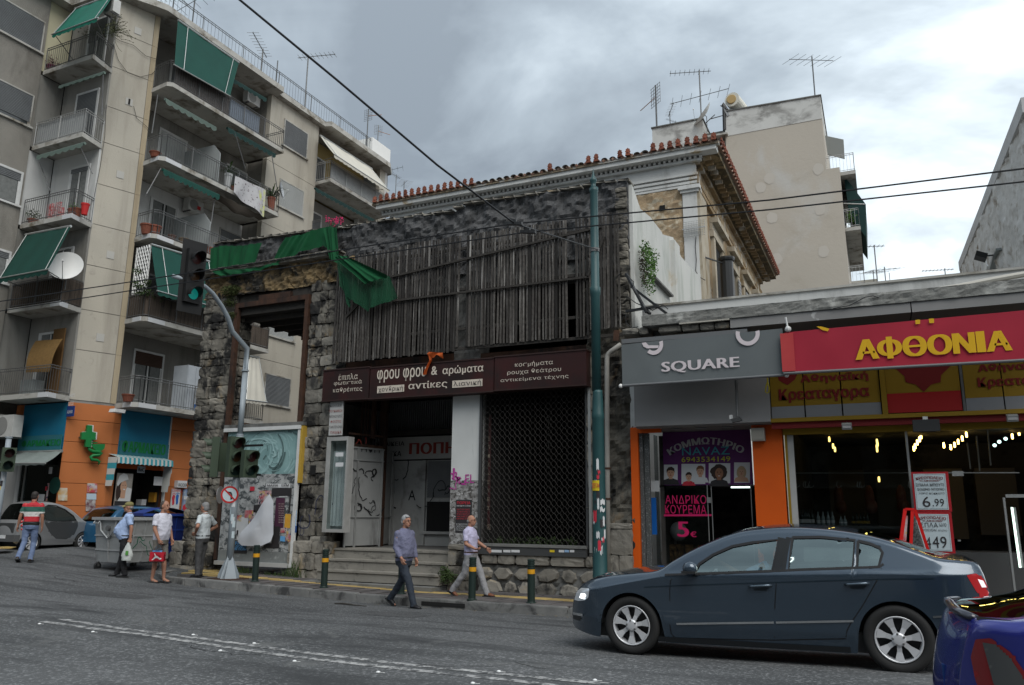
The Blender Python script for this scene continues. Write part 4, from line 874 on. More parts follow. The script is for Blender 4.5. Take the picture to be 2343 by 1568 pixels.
# corner pier of large render panels with recessed joints
wallq(PA+(PB-PA)*.02-pn*.02,PB-(PB-PA)*.02-pn*.02,5.3,ROOF,m_grey,'pier_core',.4)
zj=[5.48,7.25,8.7,10.35,11.9,13.45,15.1,16.55,18.2,19.7,ROOF]
for z0,z1 in zip(zj,zj[1:]):wallpanel(PA,PA.lerp(PB,.86),z0+.012,z1-.012,.05,m_pier,'pier_panel',apt);wallpanel(PA.lerp(PB,.872),PB,z0+.004,z1-.004,.05,m_ochre,'pier_edge',apt)
for k,(c,x,y)in enumerate((('A',970,185),('A',912,655),('A',843,1140),('B',880,312),('B',803,928))):
 d_=(PB-PA).normalized();pt=W(c,x,y,Y=18.7);u=clampf((pt.y-18)/1.45,.2,.7);q=PA.lerp(PB,u)+pn*.006
 MB().obox((q.x,q.y,pt.z),d_*.13,pn*.012,(0,0,.14)).build('vent_cover',mat('vent_plate',(.42,.41,.38),.8),apt)
 if k==1:MB().obox((q.x+pn.x*.014,q.y+pn.y*.014,pt.z),d_*.035,pn*.006,(0,0,.12)).build('vent_slot',m_dark,apt)
# walls left of the pier
yw=mat('pale_yellow_wall',(.50,.47,.32),.9,(.42,.40,.29),1,.6)
lvL=[5.42,8.55,11.72,14.8,17.9,ROOF];lvR=[5.32,8.43,11.58,14.66,17.74,ROOF]
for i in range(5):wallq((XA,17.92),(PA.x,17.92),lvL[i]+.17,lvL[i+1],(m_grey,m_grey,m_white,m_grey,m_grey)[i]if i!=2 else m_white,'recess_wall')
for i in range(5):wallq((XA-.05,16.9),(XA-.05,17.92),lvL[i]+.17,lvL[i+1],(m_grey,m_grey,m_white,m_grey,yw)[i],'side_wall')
m_pebble=mat('pebble_render',(.27,.255,.225),.95,(.2,.19,.17),1.2,.6,stain=(.13,.12,.105),ssc=(1,1,.3),sthr=(.5,.75),bump=.8,bsc=26)
wz=[5.42,6.5,7.95,9.15,10.3,11.0,12.46,15.55,18.6,ROOF]
wallq((XA,11.0),(XA,16.93),5.0,ROOF,m_pebble,'front_wing_wall');wallq((-34,11.0),(XA,11.0),5.0,ROOF,m_pebble,'front_wing_wall')
MB().box((-34,11.05,4.85),(XA-.02,17.9,5.0)).build('wing_soffit',m_slab,apt)
# right wing: recessed bay, window pier, second bay, end
for i in range(5):
 z0,z1=lvR[i]+.17,lvR[i+1]
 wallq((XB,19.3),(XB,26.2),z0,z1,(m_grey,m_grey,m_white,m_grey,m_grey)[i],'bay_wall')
 MB().box((XB,25.95,z0),(XF-.02,26.1,z1)).build('bay_cheek',m_pebble if i>2 else m_grey,apt)
 wallq((XF,25.9),(XF,29.4),z0-.17+.01,z1-.01,m_pier,'window_pier')
 wallq((XB,29.3),(XB,35.0),z0,z1,(m_grey,m_grey,m_grey,m_grey,mat('mustard_wall',(.34,.25,.10),.9))[i],'bay_wall')
 wallq((XF,34.9),(XF,35.4),z0-.17,z1-.01,m_pier,'end_pier')
wallq((XF,25.9),(XF,26.12),5.3,ROOF,m_ochre,'stained_edge',.3)if False else None
MB().box((-34,35.4,0),(XF,35.6,ROOF)).build('end_wall',m_white,apt)
MB().box((-33.9,11.3,.2),(XA-.27,35.3,ROOF-.01)).build('core_wall',m_woodd,apt);MB().box((XA-.26,18.2,.2),(XB-.27,35.3,ROOF-.01)).build('core_wall',m_woodd,apt);MB().box((XB-.26,26.15,.2),(XF-.3,29.25,ROOF-.01)).build('core_wall',m_woodd,apt)
# roof slab with overhang and rim
out=[(-34,10.6),(XA+.45,10.6),(XA+.45,17.45),(PA.x+.12,17.5),(XF+.5,19.0),(XF+.62,19.25),(XF+.62,26.0),(XF+.30,26.1),(XF+.30,29.5),(XF+.62,29.6),(XF+.62,35.0),(XF+.1,35.9),(-34,35.9)]
MB().prism([(x,y,ROOF+.0)for x,y in out],(0,0,.26)).build('roof_slab',m_slab,apt)
# penthouse at the far end
MB().box((-26.5,33.6,ROOF+.26),(-24.4,35.4,ROOF+1.3)).build('roof_parapet',m_wpaint,apt)
def railing(path,z,h,parent,m=m_rail,sp=.115,name='railing',post=1.3,mid=True):
 rails=MB();bars=MB();r_=.011
 for a,c in zip(path,path[1:]):
  a=Vector((a[0],a[1],0));c=Vector((c[0],c[1],0));L=(c-a).length;d_=(c-a)/L
  for zz_ in((z+h,z+h-.09,z+.08)if mid else(z+h,)):rails.tube([P3(a,zz_),P3(c,zz_)],.016,5)
  n=max(1,int(L/sp))
  for i in range(n+1):
   q=a+d_*(L*i/n);bars.tube([P3(q,z+.0),P3(q,z+h)],r_*.72,3,cap=False)
  n=max(1,round(L/post))
  for i in range(n+1):
   q=a+d_*(L*i/n);rails.tube([P3(q,z),P3(q,z+h+.01)],.018,5)
 o1=rails.build(name,m,parent,stuff=False);o1['kind']='stuff';o2=bars.build('railing_bars',m,parent,stuff=True)
m_chip=mat('fresh_patch',(.52,.53,.54),.8)
def balcony(pts,z,rail_path,m=m_rail,th=.17,h=.95,patch=None,reed=None,panel=None):
 s=MB().prism([(x,y,z)for x,y in pts],(0,0,th)).build('balcony',m_slab,apt)
 railing(rail_path,z+th,h,s,m)
 for(c_,rvec)in(patch or[]):
  MB().obox((c_[0],c_[1],z+th/2),Vector(rvec)*.5,Vector((rvec[1],-rvec[0],0)).normalized()*.012,(0,0,th/2-.002)).build('patch',m_chip,s)
 if reed:
  for a,c in zip(rail_path,rail_path[1:]):wallpanel(Vector((a[0],a[1],0)),Vector((c[0],c[1],0)),z+th+.03,z+th+h-.05,.02,reed,'reed_screen',s)if False else MB().beam((a[0]*1.0-.03*0,a[1]+.03,z+th+h/2),(c[0],c[1]+.03,z+th+h/2),.012,h-.08).build('reed_screen',reed,s)
 return s
m_reed=mat('reed',(.10,.078,.06),.95,(.065,.05,.04),30,.5,stain=(.03,.024,.02),ssc=(20,20,.6),sthr=(.5,.62),bump=.6,bsc=50)
m_gpan=mat('grey_panel',(.33,.34,.34),.6,(.27,.28,.28),3,.5);m_brnp=mat('brown_slats',(.10,.09,.085),.7,(.07,.062,.058),9,.5)
def lb(i,**k):
 z=lvL[i];return balcony([(XA,17.0),(-24.93,17.0),(PA.x+.02,18.0),(XA,17.92)],z,[(XA+.03,17.04),(-24.97,17.04),(PA.x+.0,17.96)],patch=[((-25.15,17.0),(.25*2,0,0)),((-25.0,17.25),(-.13,.45,0))]if i in(0,1,2)else None,**k)
LBAL=[lb(0,h=.93),lb(1,reed=m_reed),lb(2),lb(3,m=m_rails),lb(4)]
MB().beam((XA+.03,17.1,lvL[3]+.65),(-24.97,17.1,lvL[3]+.65),.01,.8).build('railing_panel',m_gpan,LBAL[3])
YE=25.75
def rb(i,**k):
 z=lvR[i];return balcony([(XF+.02,19.42),(XF+.95,19.3),(XF+1.12,19.45),(XF+1.12,YE),(XF+.0,YE),(XB+.02,YE),(XB+.02,19.5)],z,[(XF+.05,19.44),(XF+.95,19.36),(XF+1.08,19.5),(XF+1.08,YE-.04),(XF+.02,YE-.04)],patch=[((XF+1.12,19.85),(0,.75,0)),((XF+.72,19.33),(.5,-.07,0))]if i in(0,1,2,3)else None,**k)
RBAL=[rb(0),rb(1,reed=m_reed),rb(2),rb(3),rb(4)]
MB().box((XF+1.0,19.6,lvR[4]+.2),(XF+1.02,22.4,lvR[4]+1.05)).build('railing_panel',m_brnp,RBAL[4]);MB().box((XF+1.0,22.45,lvR[4]+.2),(XF+1.02,24.2,lvR[4]+1.05)).build('railing_panel',mat('bluegrey_slats',(.16,.19,.23),.7,(.12,.14,.17),9),RBAL[4])
for i in range(5):
 z=lvR[i]+.1;balcony([(XB+.02,29.45),(XF+1.0,29.3),(XF+1.0,34.6),(XB+.02,34.6)],z,[(XF+.02,29.36),(XF+.96,29.34),(XF+.96,34.56),(XF,34.56)],m=m_rail if i!=4 else m_rails,h=.98)
MB().box((XF+.88,29.4,lvR[4]+.3),(XF+.9,34.4,lvR[4]+1.2)).build('railing_panel',m_gpan,apt)
# roof railing
rl=thing('roof_railing','thin grey railing along the flat roof edge of the apartment block','railing',(-25,20,ROOF+.26))
railing([(XA+.2,11),(XA+.2,17.3),(PA.x-.1,17.35),(XF+.2,19.0),(XF+.2,35.5)],ROOF+.26,.95,rl,m_rail,.2,post=2.2,mid=True)
for pts in(((760,250),(790,270),(880,300),(960,370),(1080,405)),((745,285),(780,400),(840,480),(920,510),(1000,490),(1060,430)),((880,700),(900,780),(960,830),(1000,870)),((700,690),(690,900),(660,1100),(620,1300))):
 P_=[]
 for x_,y_ in pts:
  a_=W('A',x_,y_,Y=10.0)-EYE;P_.append(EYE+a_*((PA+pn*.05-EYE).dot(pn)/a_.dot(pn)))
 MB().tube(P_,.010,4).build('facade_cable',m_wire,apt)
# windows and doors
def unit(o,rv,z0,z1,parent=apt,shut=1.0,fr=m_frame,sh=m_shut,kind='window',depth=.1,curtain=True,sillm=None):
 """opening with architrave, panes and a partly lowered roller shutter; o = lower left corner on the wall face, rv = width vector"""
 o=Vector((o[0],o[1],0));rv=Vector((rv[0],rv[1],0));u=rv.normalized();n=Vector((u.y,-u.x,0));w_=rv.length
 b=MB();mid_=(z0+z1)/2
 def bar(a0,a1,zb_,zt_,dd=.05,mb=b):c_=o+u*((a0+a1)/2)+n*(dd/2);mb.obox((c_.x,c_.y,(zb_+zt_)/2),u*((a1-a0)/2),n*(dd/2),(0,0,(zt_-zb_)/2))
 if kind=='window' and shut>.5:fr=m_slab
 fw_=.05 if kind=='window' and shut>.5 else.08
 bar(-fw_,0,z0,z1+fw_);bar(w_,w_+fw_,z0,z1+fw_);bar(0,w_,z1,z1+fw_)
 if kind=='window':bar(-.14,w_+.14,z0-.07,z0,.09)
 f=b.build(kind,fr,parent)
 p=MB();bar(0,w_,z0,z1,.012,p);p.build('pane',m_glass if False else mat('dark_pane',(.03,.035,.035),.12,spec=.6),f)
 zs=z1-(z1-z0)*shut
 if curtain and shut<.8:
  c=MB();bar(.06,w_*.42,z0+.05,zs,.02,c);bar(w_*.6,w_-.08,z0+.05,zs,.02,c);c.build('curtain',mat('dim_curtain',(.2,.21,.205),.9,(.13,.135,.13),9,.5),f,stuff=True)
 if shut<.95:
  for a0 in(0,w_*.48,w_-.06):
   c=MB();bar(a0,a0+.06,z0,zs,.032,c);c.build('sash',fr,f)
 if shut>0:
  s=MB();k=0;z=z1;N_=max(2,int((z1-zs)/.055));vs=[]
  for i in range(N_+1):
   zz_=z1-(z1-zs)*i/N_
   for dd,dz_ in((.030,0),(.046,-.027)):
    if i==N_ and dz_:continue
    a_=o+n*dd;vs.append(a_+Vector((0,0,zz_+dz_)));vs.append(a_+rv+Vector((0,0,zz_+dz_)))
  s.add(vs,[(2*i,2*i+1,2*i+3,2*i+2)for i in range(len(vs)//2-1)]);s.build('shutter',sh,f)
 return f
# front wing windows (facing the side street)
for i,(z0,z1,sh_)in enumerate(((18.72,19.95,1.0),(15.66,16.86,.88),(12.55,13.75,.25),(9.6,10.7,.2))):
 unit((XA+.0,13.9),(0,2.85),z0,z1,shut=sh_);unit((XA,11.6),(0,1.5),z0,z1,shut=.6)
# doors of the left recess
for i,(x0_,x1_,sh_)in enumerate(((-27.0,-25.9,.0),(-26.9,-25.9,0),(-26.55,-25.6,.08),(-26.75,-25.65,.95),(-26.6,-25.6,.4))):
 unit((x0_,17.90),(x1_-x0_,0),lvL[i]+.2,lvL[i]+2.45,shut=sh_,kind='balcony_door')
# doors/windows of right bay
dR=[(20.97,22.27,.22,mat('brown_shutter',(.06,.035,.025),.6)),(21.2,22.4,.9,m_shut),(20.95,22.2,.0,m_shut),(21.0,22.3,1.0,m_shutw),(21.2,22.4,.6,m_shut)]
for i,(a,c,sh_,sm_)in enumerate(dR):unit((XB+.0,a),(0,c-a),lvR[i]+.2,lvR[i]+2.5,shut=sh_,sh=sm_,kind='balcony_door')
for i,(a,c,sh_)in enumerate(((24.0,25.3,.8),(24.0,25.3,.8),(24.65,25.85,.72),(24.7,25.9,.35),(24.0,25.2,1))):
 unit((XB,a),(0,c-a),lvR[i]+(.2 if i==3 else 1.1),lvR[i]+2.5,shut=sh_)
# window pier
wp=[W('T',*q,X=XF)for q in((398,570),(585,690),(560,895),(375,785))];w2=[W('T',*q,X=XF)for q in((350,1090),(540,1190))]
for i in range(5):
 z1=lvR[i]+(wp[0].z-lvR[4]);unit((XF,wp[0].y),(0,wp[1].y-wp[0].y),z1-1.3,z1,shut=1.0,sh=m_shutw if i in(3,1)else m_shut)
for i in range(5):
 unit((XB,30.2),(0,1.2),lvR[i]+.3,lvR[i]+2.4,shut=.55,kind='balcony_door');unit((XB,32.4),(0,1.5),lvR[i]+1.2,lvR[i]+2.5,shut=.8)
# ---- awnings
def awning(label,T0,T1,B0,B1,m,val=.16,arms=True,group='roller awnings on the apartment block',sc=9,vm=None,sag=.03,armend=None):
 t=thing('awning',label,'awning',tuple(T0),0,group);T0,T1,B0,B1=map(Vector,(T0,T1,B0,B1));n=(T1-T0).cross(B0-T0).normalized()
 b=MB();b.grid(lambda u,v:T0 .lerp(T1,u).lerp(B0 .lerp(B1,u),v)+Vector((0,0,-1))*(sag*sin(pi*v))+n*(.012*sin(u*19+v*3)),24,10);b.build('canopy',m,t,smooth=True)
 if val:
  b=MB();vs=[]
  N_=60
  for i in range(N_+1):
   u=i/N_;p=B0 .lerp(B1,u);dz_=val*(.72+.28*abs(sin(u*pi*sc)));vs+=[p,p+Vector((0,0,-dz_))+n*.01*sin(u*40)]
  b.add(vs,[(2*i,2*i+1,2*i+3,2*i+2)for i in range(N_)]);b.build('valance',vm or m,t)
 b=MB();b.tube([B0-(B1-B0).normalized()*.05,B1+(B1-B0).normalized()*.05],.025,6);b.build('front_bar',m_alu,t)
 b=MB();b.tube([T0,T1],.05,8);b.build('roller',m_alu,t)
 if arms:
  for u in(.04,.96)if arms is True else arms:
   p,q=T0 .lerp(T1,u),B0 .lerp(B1,u);k_=armend or Vector((0,0,-.9));e_=(T0-B0);pv=p+Vector((e_.x*.25,e_.y*.25,0))-Vector((0,0,(T0-B0).length*.75));MB().tube([q,pv],.016,5).build('arm',m_rail,t);MB().tube([p-n*(.02 if n.z<0 else-.02),q-n*(.02 if n.z<0 else-.02)],.014,5).build('arm',m_alu,t)
 return t
def aw(c,t0,t1,b0,b1,top,bot,*a,**k):return awning(a[0],W(c,*t0,**top),W(c,*t1,**top),W(c,*b0,**bot),W(c,*b1,**bot),*a[1:],**k)
aw('A',(495,62),(745,-30),(345,228),(640,120),dict(Y=17.4),dict(Y=16.1),'bright green awning tilted out over the topmost left balcony',m_awnb,armend=Vector((0,-.1,-1.3)))
awning('large faded green awning let down outside the topmost right balcony',Vector((XF+.62,19.75,ROOF-.1)),Vector((XF+.62,23.1,ROOF-.1)),W('A',1150,430,X=XF+1.35),W('A',1515,635,X=XF+1.35),m_awn,.0,arms=(.15,.9),armend=Vector((.6,0,-.7)))
aw('B',(190,175),(525,110),(-10,498),(355,430),dict(Y=16.95),dict(Y=15.75),'dark green awning let down over the balcony with the satellite dish',mat('deep_green_awning',(.004,.045,.032),.8,(.004,.034,.026),1.5,.6,bump=.15,bsc=60),val=.18,armend=Vector((0,-.2,-1.2)))
awning('dark green awning let down behind the traffic light, over the lattice screened balcony',W('B',1120,245,X=XF+1.1),W('B',1640,400,X=XF+1.1),W('B',1170,590,X=XF+1.75),W('B',1680,735,X=XF+1.75),m_awn,.16,sc=12,arms=(.14,.8),armend=Vector((.5,0,-1)))
awning('cream awning stretched over the far balcony under the roof',W('T',695,700,X=XF+.35),W('T',1135,985,X=XF+.35),W('T',815,860,X=XF+1.5),W('T',1280,1165,X=XF+1.5),m_awnw,.18,sc=14,armend=Vector((0,0,-.7)))
awning('cream awning let down steeply, seen through the steel doorway',W('D',470,1072,X=XF+.9),W('D',548,1085,X=XF+.9),W('D',446,1395,X=XF+1.5),W('D',605,1415,X=XF+1.5),m_awnw,.14,sc=5)
def valance(label,a,c,X,m,h=.25,n=9,Y=None):
 T0,T1=(W(*a,X=X),W(*c,X=X))if Y is None else(W(*a,Y=Y),W(*c,Y=Y));t=thing('rolled_awning',label,'awning',tuple(T0),0,'rolled up awnings under the balconies')
 b=MB();b.tube([T0,T1],.055,8);b.build('roller',m,t)
 b=MB();vs=[]
 for i in range(81):
  u=i/80;p=T0 .lerp(T1,u)+Vector((.06 if Y is None else 0,-.06 if Y is not None else 0,0));vs+=[p,p+Vector((0,0,-h*(.6+.4*abs(sin(u*pi*n)))))]
 b.add(vs,[(2*i,2*i+1,2*i+3,2*i+2)for i in range(80)]);b.build('valance',m,t);return t
valance('rolled green awning with scalloped edge under the top right balcony, far end',('A',1495,845),('A',1810,1020),XF+1.0,m_awnd,.22,10)
valance('rolled teal awning with scalloped edge above the white air conditioner',('A',1070,1118),('A',1440,1290),XF+1.0,m_awn,.24,12)
valance('short grey green rolled awning under the near end of the top right balcony',('A',1085,655),('A',1420,845),XF+.8,mat('faded_green',(.11,.15,.13),.85),.2,8)
valance('rolled faded awning under the second balcony from the top left',('A',250,1035),('A',560,945),None,mat('faded_green',(.11,.15,.13),.85),.18,7,Y=17.05)
valance('rolled faded awning under the topmost left balcony',('A',395,575),('A',690,480),None,mat('faded_green',(.11,.15,.13),.85),.12,7,Y=17.1)
valance('rolled dark awning under the roof edge beside the air conditioner',('A',1490,500),('A',1750,655),XF+.5,m_awnd,.2,8)
valance('rolled dark awning under the far balcony below the cream one',('T',650,1150),('T',1150,1420),XF+.8,m_awnd,.2,14)
# support rods of the rolled awnings
for i,(a,c,X_,Y_)in enumerate(((('A',1545,870),('A',1615,1110),XF+1.05,None),(('A',1790,1020),('A',1825,1240),XF+1.05,None),(('A',1060,1110),('A',965,1280),XF+.9,None),(('A',528,965),('A',608,1145),None,17.3),(('A',258,1070),('A',335,1265),None,17.3),(('A',1040,625),('A',1000,880),XF+.3,None),(('A',680,490),('A',672,760),None,17.6),(('A',1412,1320),('A',1390,1480),XF+.9,None))):
 kw=dict(X=X_)if Y_ is None else dict(Y=Y_);MB().tube([W(*a,**kw),W(*c,**kw)],.02,5).build('awning_rod',m_rail,apt)
# ---- air conditioners
def aircon(label,p,rot,size=(.8,.3,.55)):
 t=thing('air_conditioner',label,'air conditioner',tuple(p),rot);w_,d_,h_=size;m_ac=mat('aircon_white',(.55,.55,.53),.5,(.45,.45,.43),5,.5)
 MB().box((-w_/2,-d_/2,0),(w_/2,d_/2,h_)).build('casing',m_ac,t,local=True)
 b=MB();b.lathe([(h_*.42,0),(h_*.42,.01),(h_*.36,.012),(h_*.36,.002)],(-w_*.13,-d_/2-.012,h_/2),18,'y');b.build('fan_ring',mat('fan_grey',(.25,.25,.24),.6),t,local=True)
 for sx_ in(-1,1):MB().box((sx_*w_*.35-.02,-d_/2,-.06),(sx_*w_*.35+.02,d_/2+.1,-.005)).build('bracket',m_rail,t,local=True)
 return t
p=W('A',1270,1400,X=XB+.3);aircon('white air conditioner with a red sticker on the wall between two balcony doors',p,pi/2)
p2_=W('A',1310,1375,X=XB+.46);MB().box((XB+.46,p2_.y-.09,p2_.z-.07),(XB+.47,p2_.y+.09,p2_.z+.09)).build('red_sticker',mat('bright_red',(.45,.02,.02),.6),apt)
p=W('A',1655,690,X=XB+.6);aircon('air conditioner mounted under the roof at the far end of the top right balcony',p,pi/2)
p=W('A',735,95,Y=17.6);aircon('air conditioner high in the top left recess beside the pier',p,0,(.5,.3,.55))
p=W('T',1035,1480,X=XB+.3);aircon('air conditioner on the far balcony above the pink flowers',p,pi/2)
p=W('U',70,390,Y=17.4);aircon('large air conditioner on the orange wall left of the blue pharmacy panel',p,0,(.95,.35,.75))
# ---- satellite dishes
def dish(label,c,r,aim,m=m_wpaint):
 t=thing('satellite_dish',label,'satellite dish',tuple(c));c=Vector(c);q=Vector(aim).normalized().to_track_quat('Z','Y').to_matrix();b=MB()
 b.grid(lambda u,v:c+q@Vector((cos(u*2*pi)*v*r,sin(u*2*pi)*v*r,.28*r*(v*v-1))),32,6);b.grid(lambda u,v:c+q@Vector((cos(u*2*pi)*v*r,sin(u*2*pi)*v*r,.28*r*(v*v-1)-.012)),32,6);b.build('reflector',m,t,smooth=True)
 f=c+q@Vector((0,-.12*r,.75*r));MB().tube([c+q@Vector((0,-r*.98,0)),f],.012,5).build('feed_arm',m_alu,t);MB().tube([f,f+q@Vector((0,0,-.08))],.03,8).build('feed_horn',m_wpaint,t)
 MB().tube([c-q@Vector((0,0,.28*r)),c-q@Vector((0,0,.28*r+.12)),c-Vector((0,0,r*1.3))-q@Vector((0,0,.28*r+.12))],.02,6).build('bracket',m_rail,t);return t
dish('big white satellite dish on the reed screened balcony under the green awning',W('B',487,400,Y=16.9),.55,(.75,-.9,.35))
dish('pale translucent looking dish beside the spiky plant on the second highest right balcony',W('T',375,1165,X=XF+1.2),.38,(.9,.5,.2),mat('dish_grey',(.38,.40,.42),.4))
# ---- balcony things: pots, plants, laundry, cabinet
def pot(label,p,r=.16,h=.26,m=m_terra,group='flower pots on the balconies',leaves=0,spiky=False,seed=0,col_=m_leaf,lr=.25):
 t=thing('flower_pot',label,'plant pot',tuple(p),0,group)
 MB().lathe([(r*.7,0),(r,h*.85),(r*1.1,h*.86),(r*1.1,h),(r*.9,h),(r*.85,h*.9)],(0,0,0),14).build('pot',m,t,local=True)
 if leaves:
  b=MB()
  if spiky:
   rn=random.Random(seed)
   for _ in range(leaves):
    a=rn.uniform(0,6.28);L=lr*rn.uniform(.7,1.2)*1.6;up=rn.uniform(.2,1.3);d_=Vector((cos(a),sin(a),0));s_=Vector((-sin(a),cos(a),0))*.018
    p0=Vector((0,0,h));p1=p0+d_*L*.5+Vector((0,0,L*up*.6));p2=p0+d_*L+Vector((0,0,L*up*.45));b.add([p0-s_,p0+s_,p1+s_,p1-s_,p2],[(0,1,2,3),(3,2,4)])
  else:leafclump(b,(0,0,h+lr*.6),(lr,lr,lr*.8),leaves,.035,seed)
  b.build('foliage',col_,t,local=True)
 return t
zR=[z+.17 for z in lvR];zL=[z+.17 for z in lvL]
def onR(c,x,y,i,X=XF+.85):p=W(c,x,y,X=X);return(p.x,p.y,zR[i])
def onL(c,x,y,i,Y=17.3):p=W(c,x,y,Y=Y);return(p.x,p.y,zL[i])
pot('large terracotta pot at the near corner of the third right balcony',onR('B',1085,150,2,XF+.7),.22,.38);pot('large terracotta pot second from the corner on the third right balcony',onR('B',1145,150,2),.22,.38)
pot('dark brown pot third along on the third right balcony',onR('B',1272,210,2),.15,.28,mat('brown_pot',(.10,.06,.05)));pot('olive brown pot fourth along on the third right balcony',onR('B',1360,245,2),.18,.34,mat('olive_pot',(.16,.12,.08)))
pot('small reddish pot before the glass divider, third right balcony',onR('B',1460,290,2),.13,.24,mat('brown_pot',(.10,.06,.05)));pot('terracotta pot by the divider at the end of the third right balcony',onR('B',1540,300,2),.2,.36)
pot('orange trough pot on the lowest right balcony',onR('B',945,1415,0),.2,.26,m_terra)
pot('trailing plant in a tall white box on the second highest right balcony',onR('A',1500,1210,3),.16,.75,mat('grey_box',(.45,.46,.46)),leaves=26,spiky=True,seed=4,lr=.4)
pot('red pot with leaves beside the tall white box',onR('A',1540,1210,3),.15,.3,m_terra,leaves=60,seed=5,lr=.15)
pot('spiky yucca like plant at the far end of the second highest right balcony',onR('T',280,1290,3),.17,.7,m_terra,leaves=60,spiky=True,seed=6,lr=.42)
pot('terracotta planter on the second highest right balcony near corner',onR('A',1020,1040,3,XF+.7),.2,.2)
pot('pot with a bushy grey green herb on the balcony with the red drapes',onL('A',215,1470,2),.17,.26,m_terra,leaves=220,seed=7,lr=.28,col_=m_leafd)
pot('terracotta pot by the rail, right part of the balcony with the red drapes',onL('A',480,1400,2),.17,.3,m_terra,leaves=80,seed=8,lr=.2);pot('tall red pot at the right end of the balcony with the red drapes',onL('A',555,1410,2),.13,.42,mat('bright_red',(.45,.02,.02),.6))
pot('second terracotta pot beside the tall red pot',onL('A',505,1410,2),.15,.3)
pot('purple pot in shade on the topmost left balcony',onL('A',345,420,4),.2,.35,mat('plum_pot',(.10,.02,.04)),leaves=160,seed=9,lr=.3,col_=mat('plum_leaf',(.12,.025,.04),.8))
# clutter: creeping plant on the top left balcony, pink flowers
b=MB()
for k,(x,y,rr__)in enumerate(((560,215,.25),(640,215,.3),(700,205,.35),(735,180,.3),(760,220,.25))):
 p=W('A',x,y,Y=17.2);leafclump(b,p,(rr__,.2,.25),60,.035,80+k)
rn=random.Random(5)
for k in range(26):
 p=W('A',740,215,Y=17.1);pts=[p];d_=Vector((rn.uniform(.2,1),rn.uniform(-.3,.3),rn.uniform(-.4,1))).normalized()
 for j in range(6):d_=(d_+Vector((rn.gauss(0,.25),rn.gauss(0,.25),rn.gauss(0,.25)-.05))).normalized();pts.append(pts[-1]+d_*.13)
 b.tube(pts,.006,3,cap=False)
 for q in pts[2:]:leafclump(b,q,(.03,.03,.03),2,.03,k*9)
tag(b.build('creeper',mat('dry_leaf',(.09,.09,.04),.8,(.05,.06,.025),7)),'straggly creeper spilling from the topmost left balcony over the pier','plant')
b=MB();p=W('T',790,1445,X=XF+.9)
leafclump(b,p,(.2,.35,.2),160,.035,90);tag(b.build('flower_plant',m_leaf),'flowering plant with pink blossoms on the far balcony behind the ruin','plant')
b=MB();rn=random.Random(3)
for k in range(70):
 q=W('T',740+rn.uniform(0,150),1405+rn.gauss(15,18),X=XF+.95);b.ell(q,.035,5,4)
fl_=b.build('blossoms',mat('pink_blossom',(.5,.02,.12),.7),bpy.data.objects['flower_plant']);fl_['kind']='stuff'
# striped and floral cloths on the left third balcony
t=thing('drying_laundry','red and white patterned laundry hanging inside the third left balcony','laundry',onL('A',360,1400,2))
for k,(x,y,w_,h_,m_)in enumerate(((330,1370,.35,.75,mat('floral_cloth',(.45,.3,.3),.9,(.4,.05,.05),14,.2)),(380,1360,.4,.6,mat('pale_cloth',(.4,.38,.38),.9,(.35,.1,.1),16,.2)),(405,1395,.2,.5,mat('floral_cloth',(.5,.4,.4))))):
 p=W('A',x,y,Y=17.35);b=MB();b.grid(lambda u,v:Vector((p.x+(u-.5)*w_,17.35+.04*sin(u*14),p.z+.15-v*h_)),14,4);b.build('cloth',m_,t,smooth=True)
# big blanket over the rail
m_blk=mat('floral_blanket',(.44,.44,.45),.9,(.36,.35,.36),5,.5,stain=(.10,.08,.09),ssc=(7,7,7),sthr=(.58,.64),stain2=(.3,.1,.12),s2sc=6,s2thr=(.66,.7))
a,c=W('A',1550,1160,X=XF+1.15),W('A',1745,1250,X=XF+1.15);a2,c2=W('A',1530,1270,X=XF+1.2),W('A',1740,1430,X=XF+1.25)
b=MB();b.grid(lambda u,v:a.lerp(c,u).lerp(a2 .lerp(c2,u),v)+Vector((.06*sin(u*9+v*1.5)*(.3+v),0,0)),40,12);tag(b.build('blanket',m_blk,smooth=True),'pale floral blanket hanging over the rail of the second highest right balcony','blanket')
a,c=W('T',175,1145,X=XF+1.2),W('T',232,1165,X=XF+1.2);a2,c2=W('T',185,1330,X=XF+1.25),W('T',215,1395,X=XF+1.25)
b=MB();b.grid(lambda u,v:a.lerp(c,u).lerp(a2 .lerp(c2,u),v)+Vector((.04*sin(u*7),0,0)),12,8);tag(b.build('towel',mat('lime_towel',(.45,.48,.15),.9,(.4,.38,.45),6,.3),smooth=True),'narrow lime and lilac towel beside the floral blanket','towel')
b=MB();a,c=W('A',1440,1290,X=XF+1.0),W('A',1750,1440,X=XF+1.0);b.grid(lambda u,v:a.lerp(c,u)+Vector((.1-.5*v,0,-.32*sin(pi*v)*sin(pi*clampf(u*1.1,0,1))-.03*sin(u*20))),30,8);tag(b.build('sagging_canvas',mat('brown_canvas',(.09,.075,.06),.9)),'dark sagging canvas slung beneath the balcony with the floral blanket','canvas')
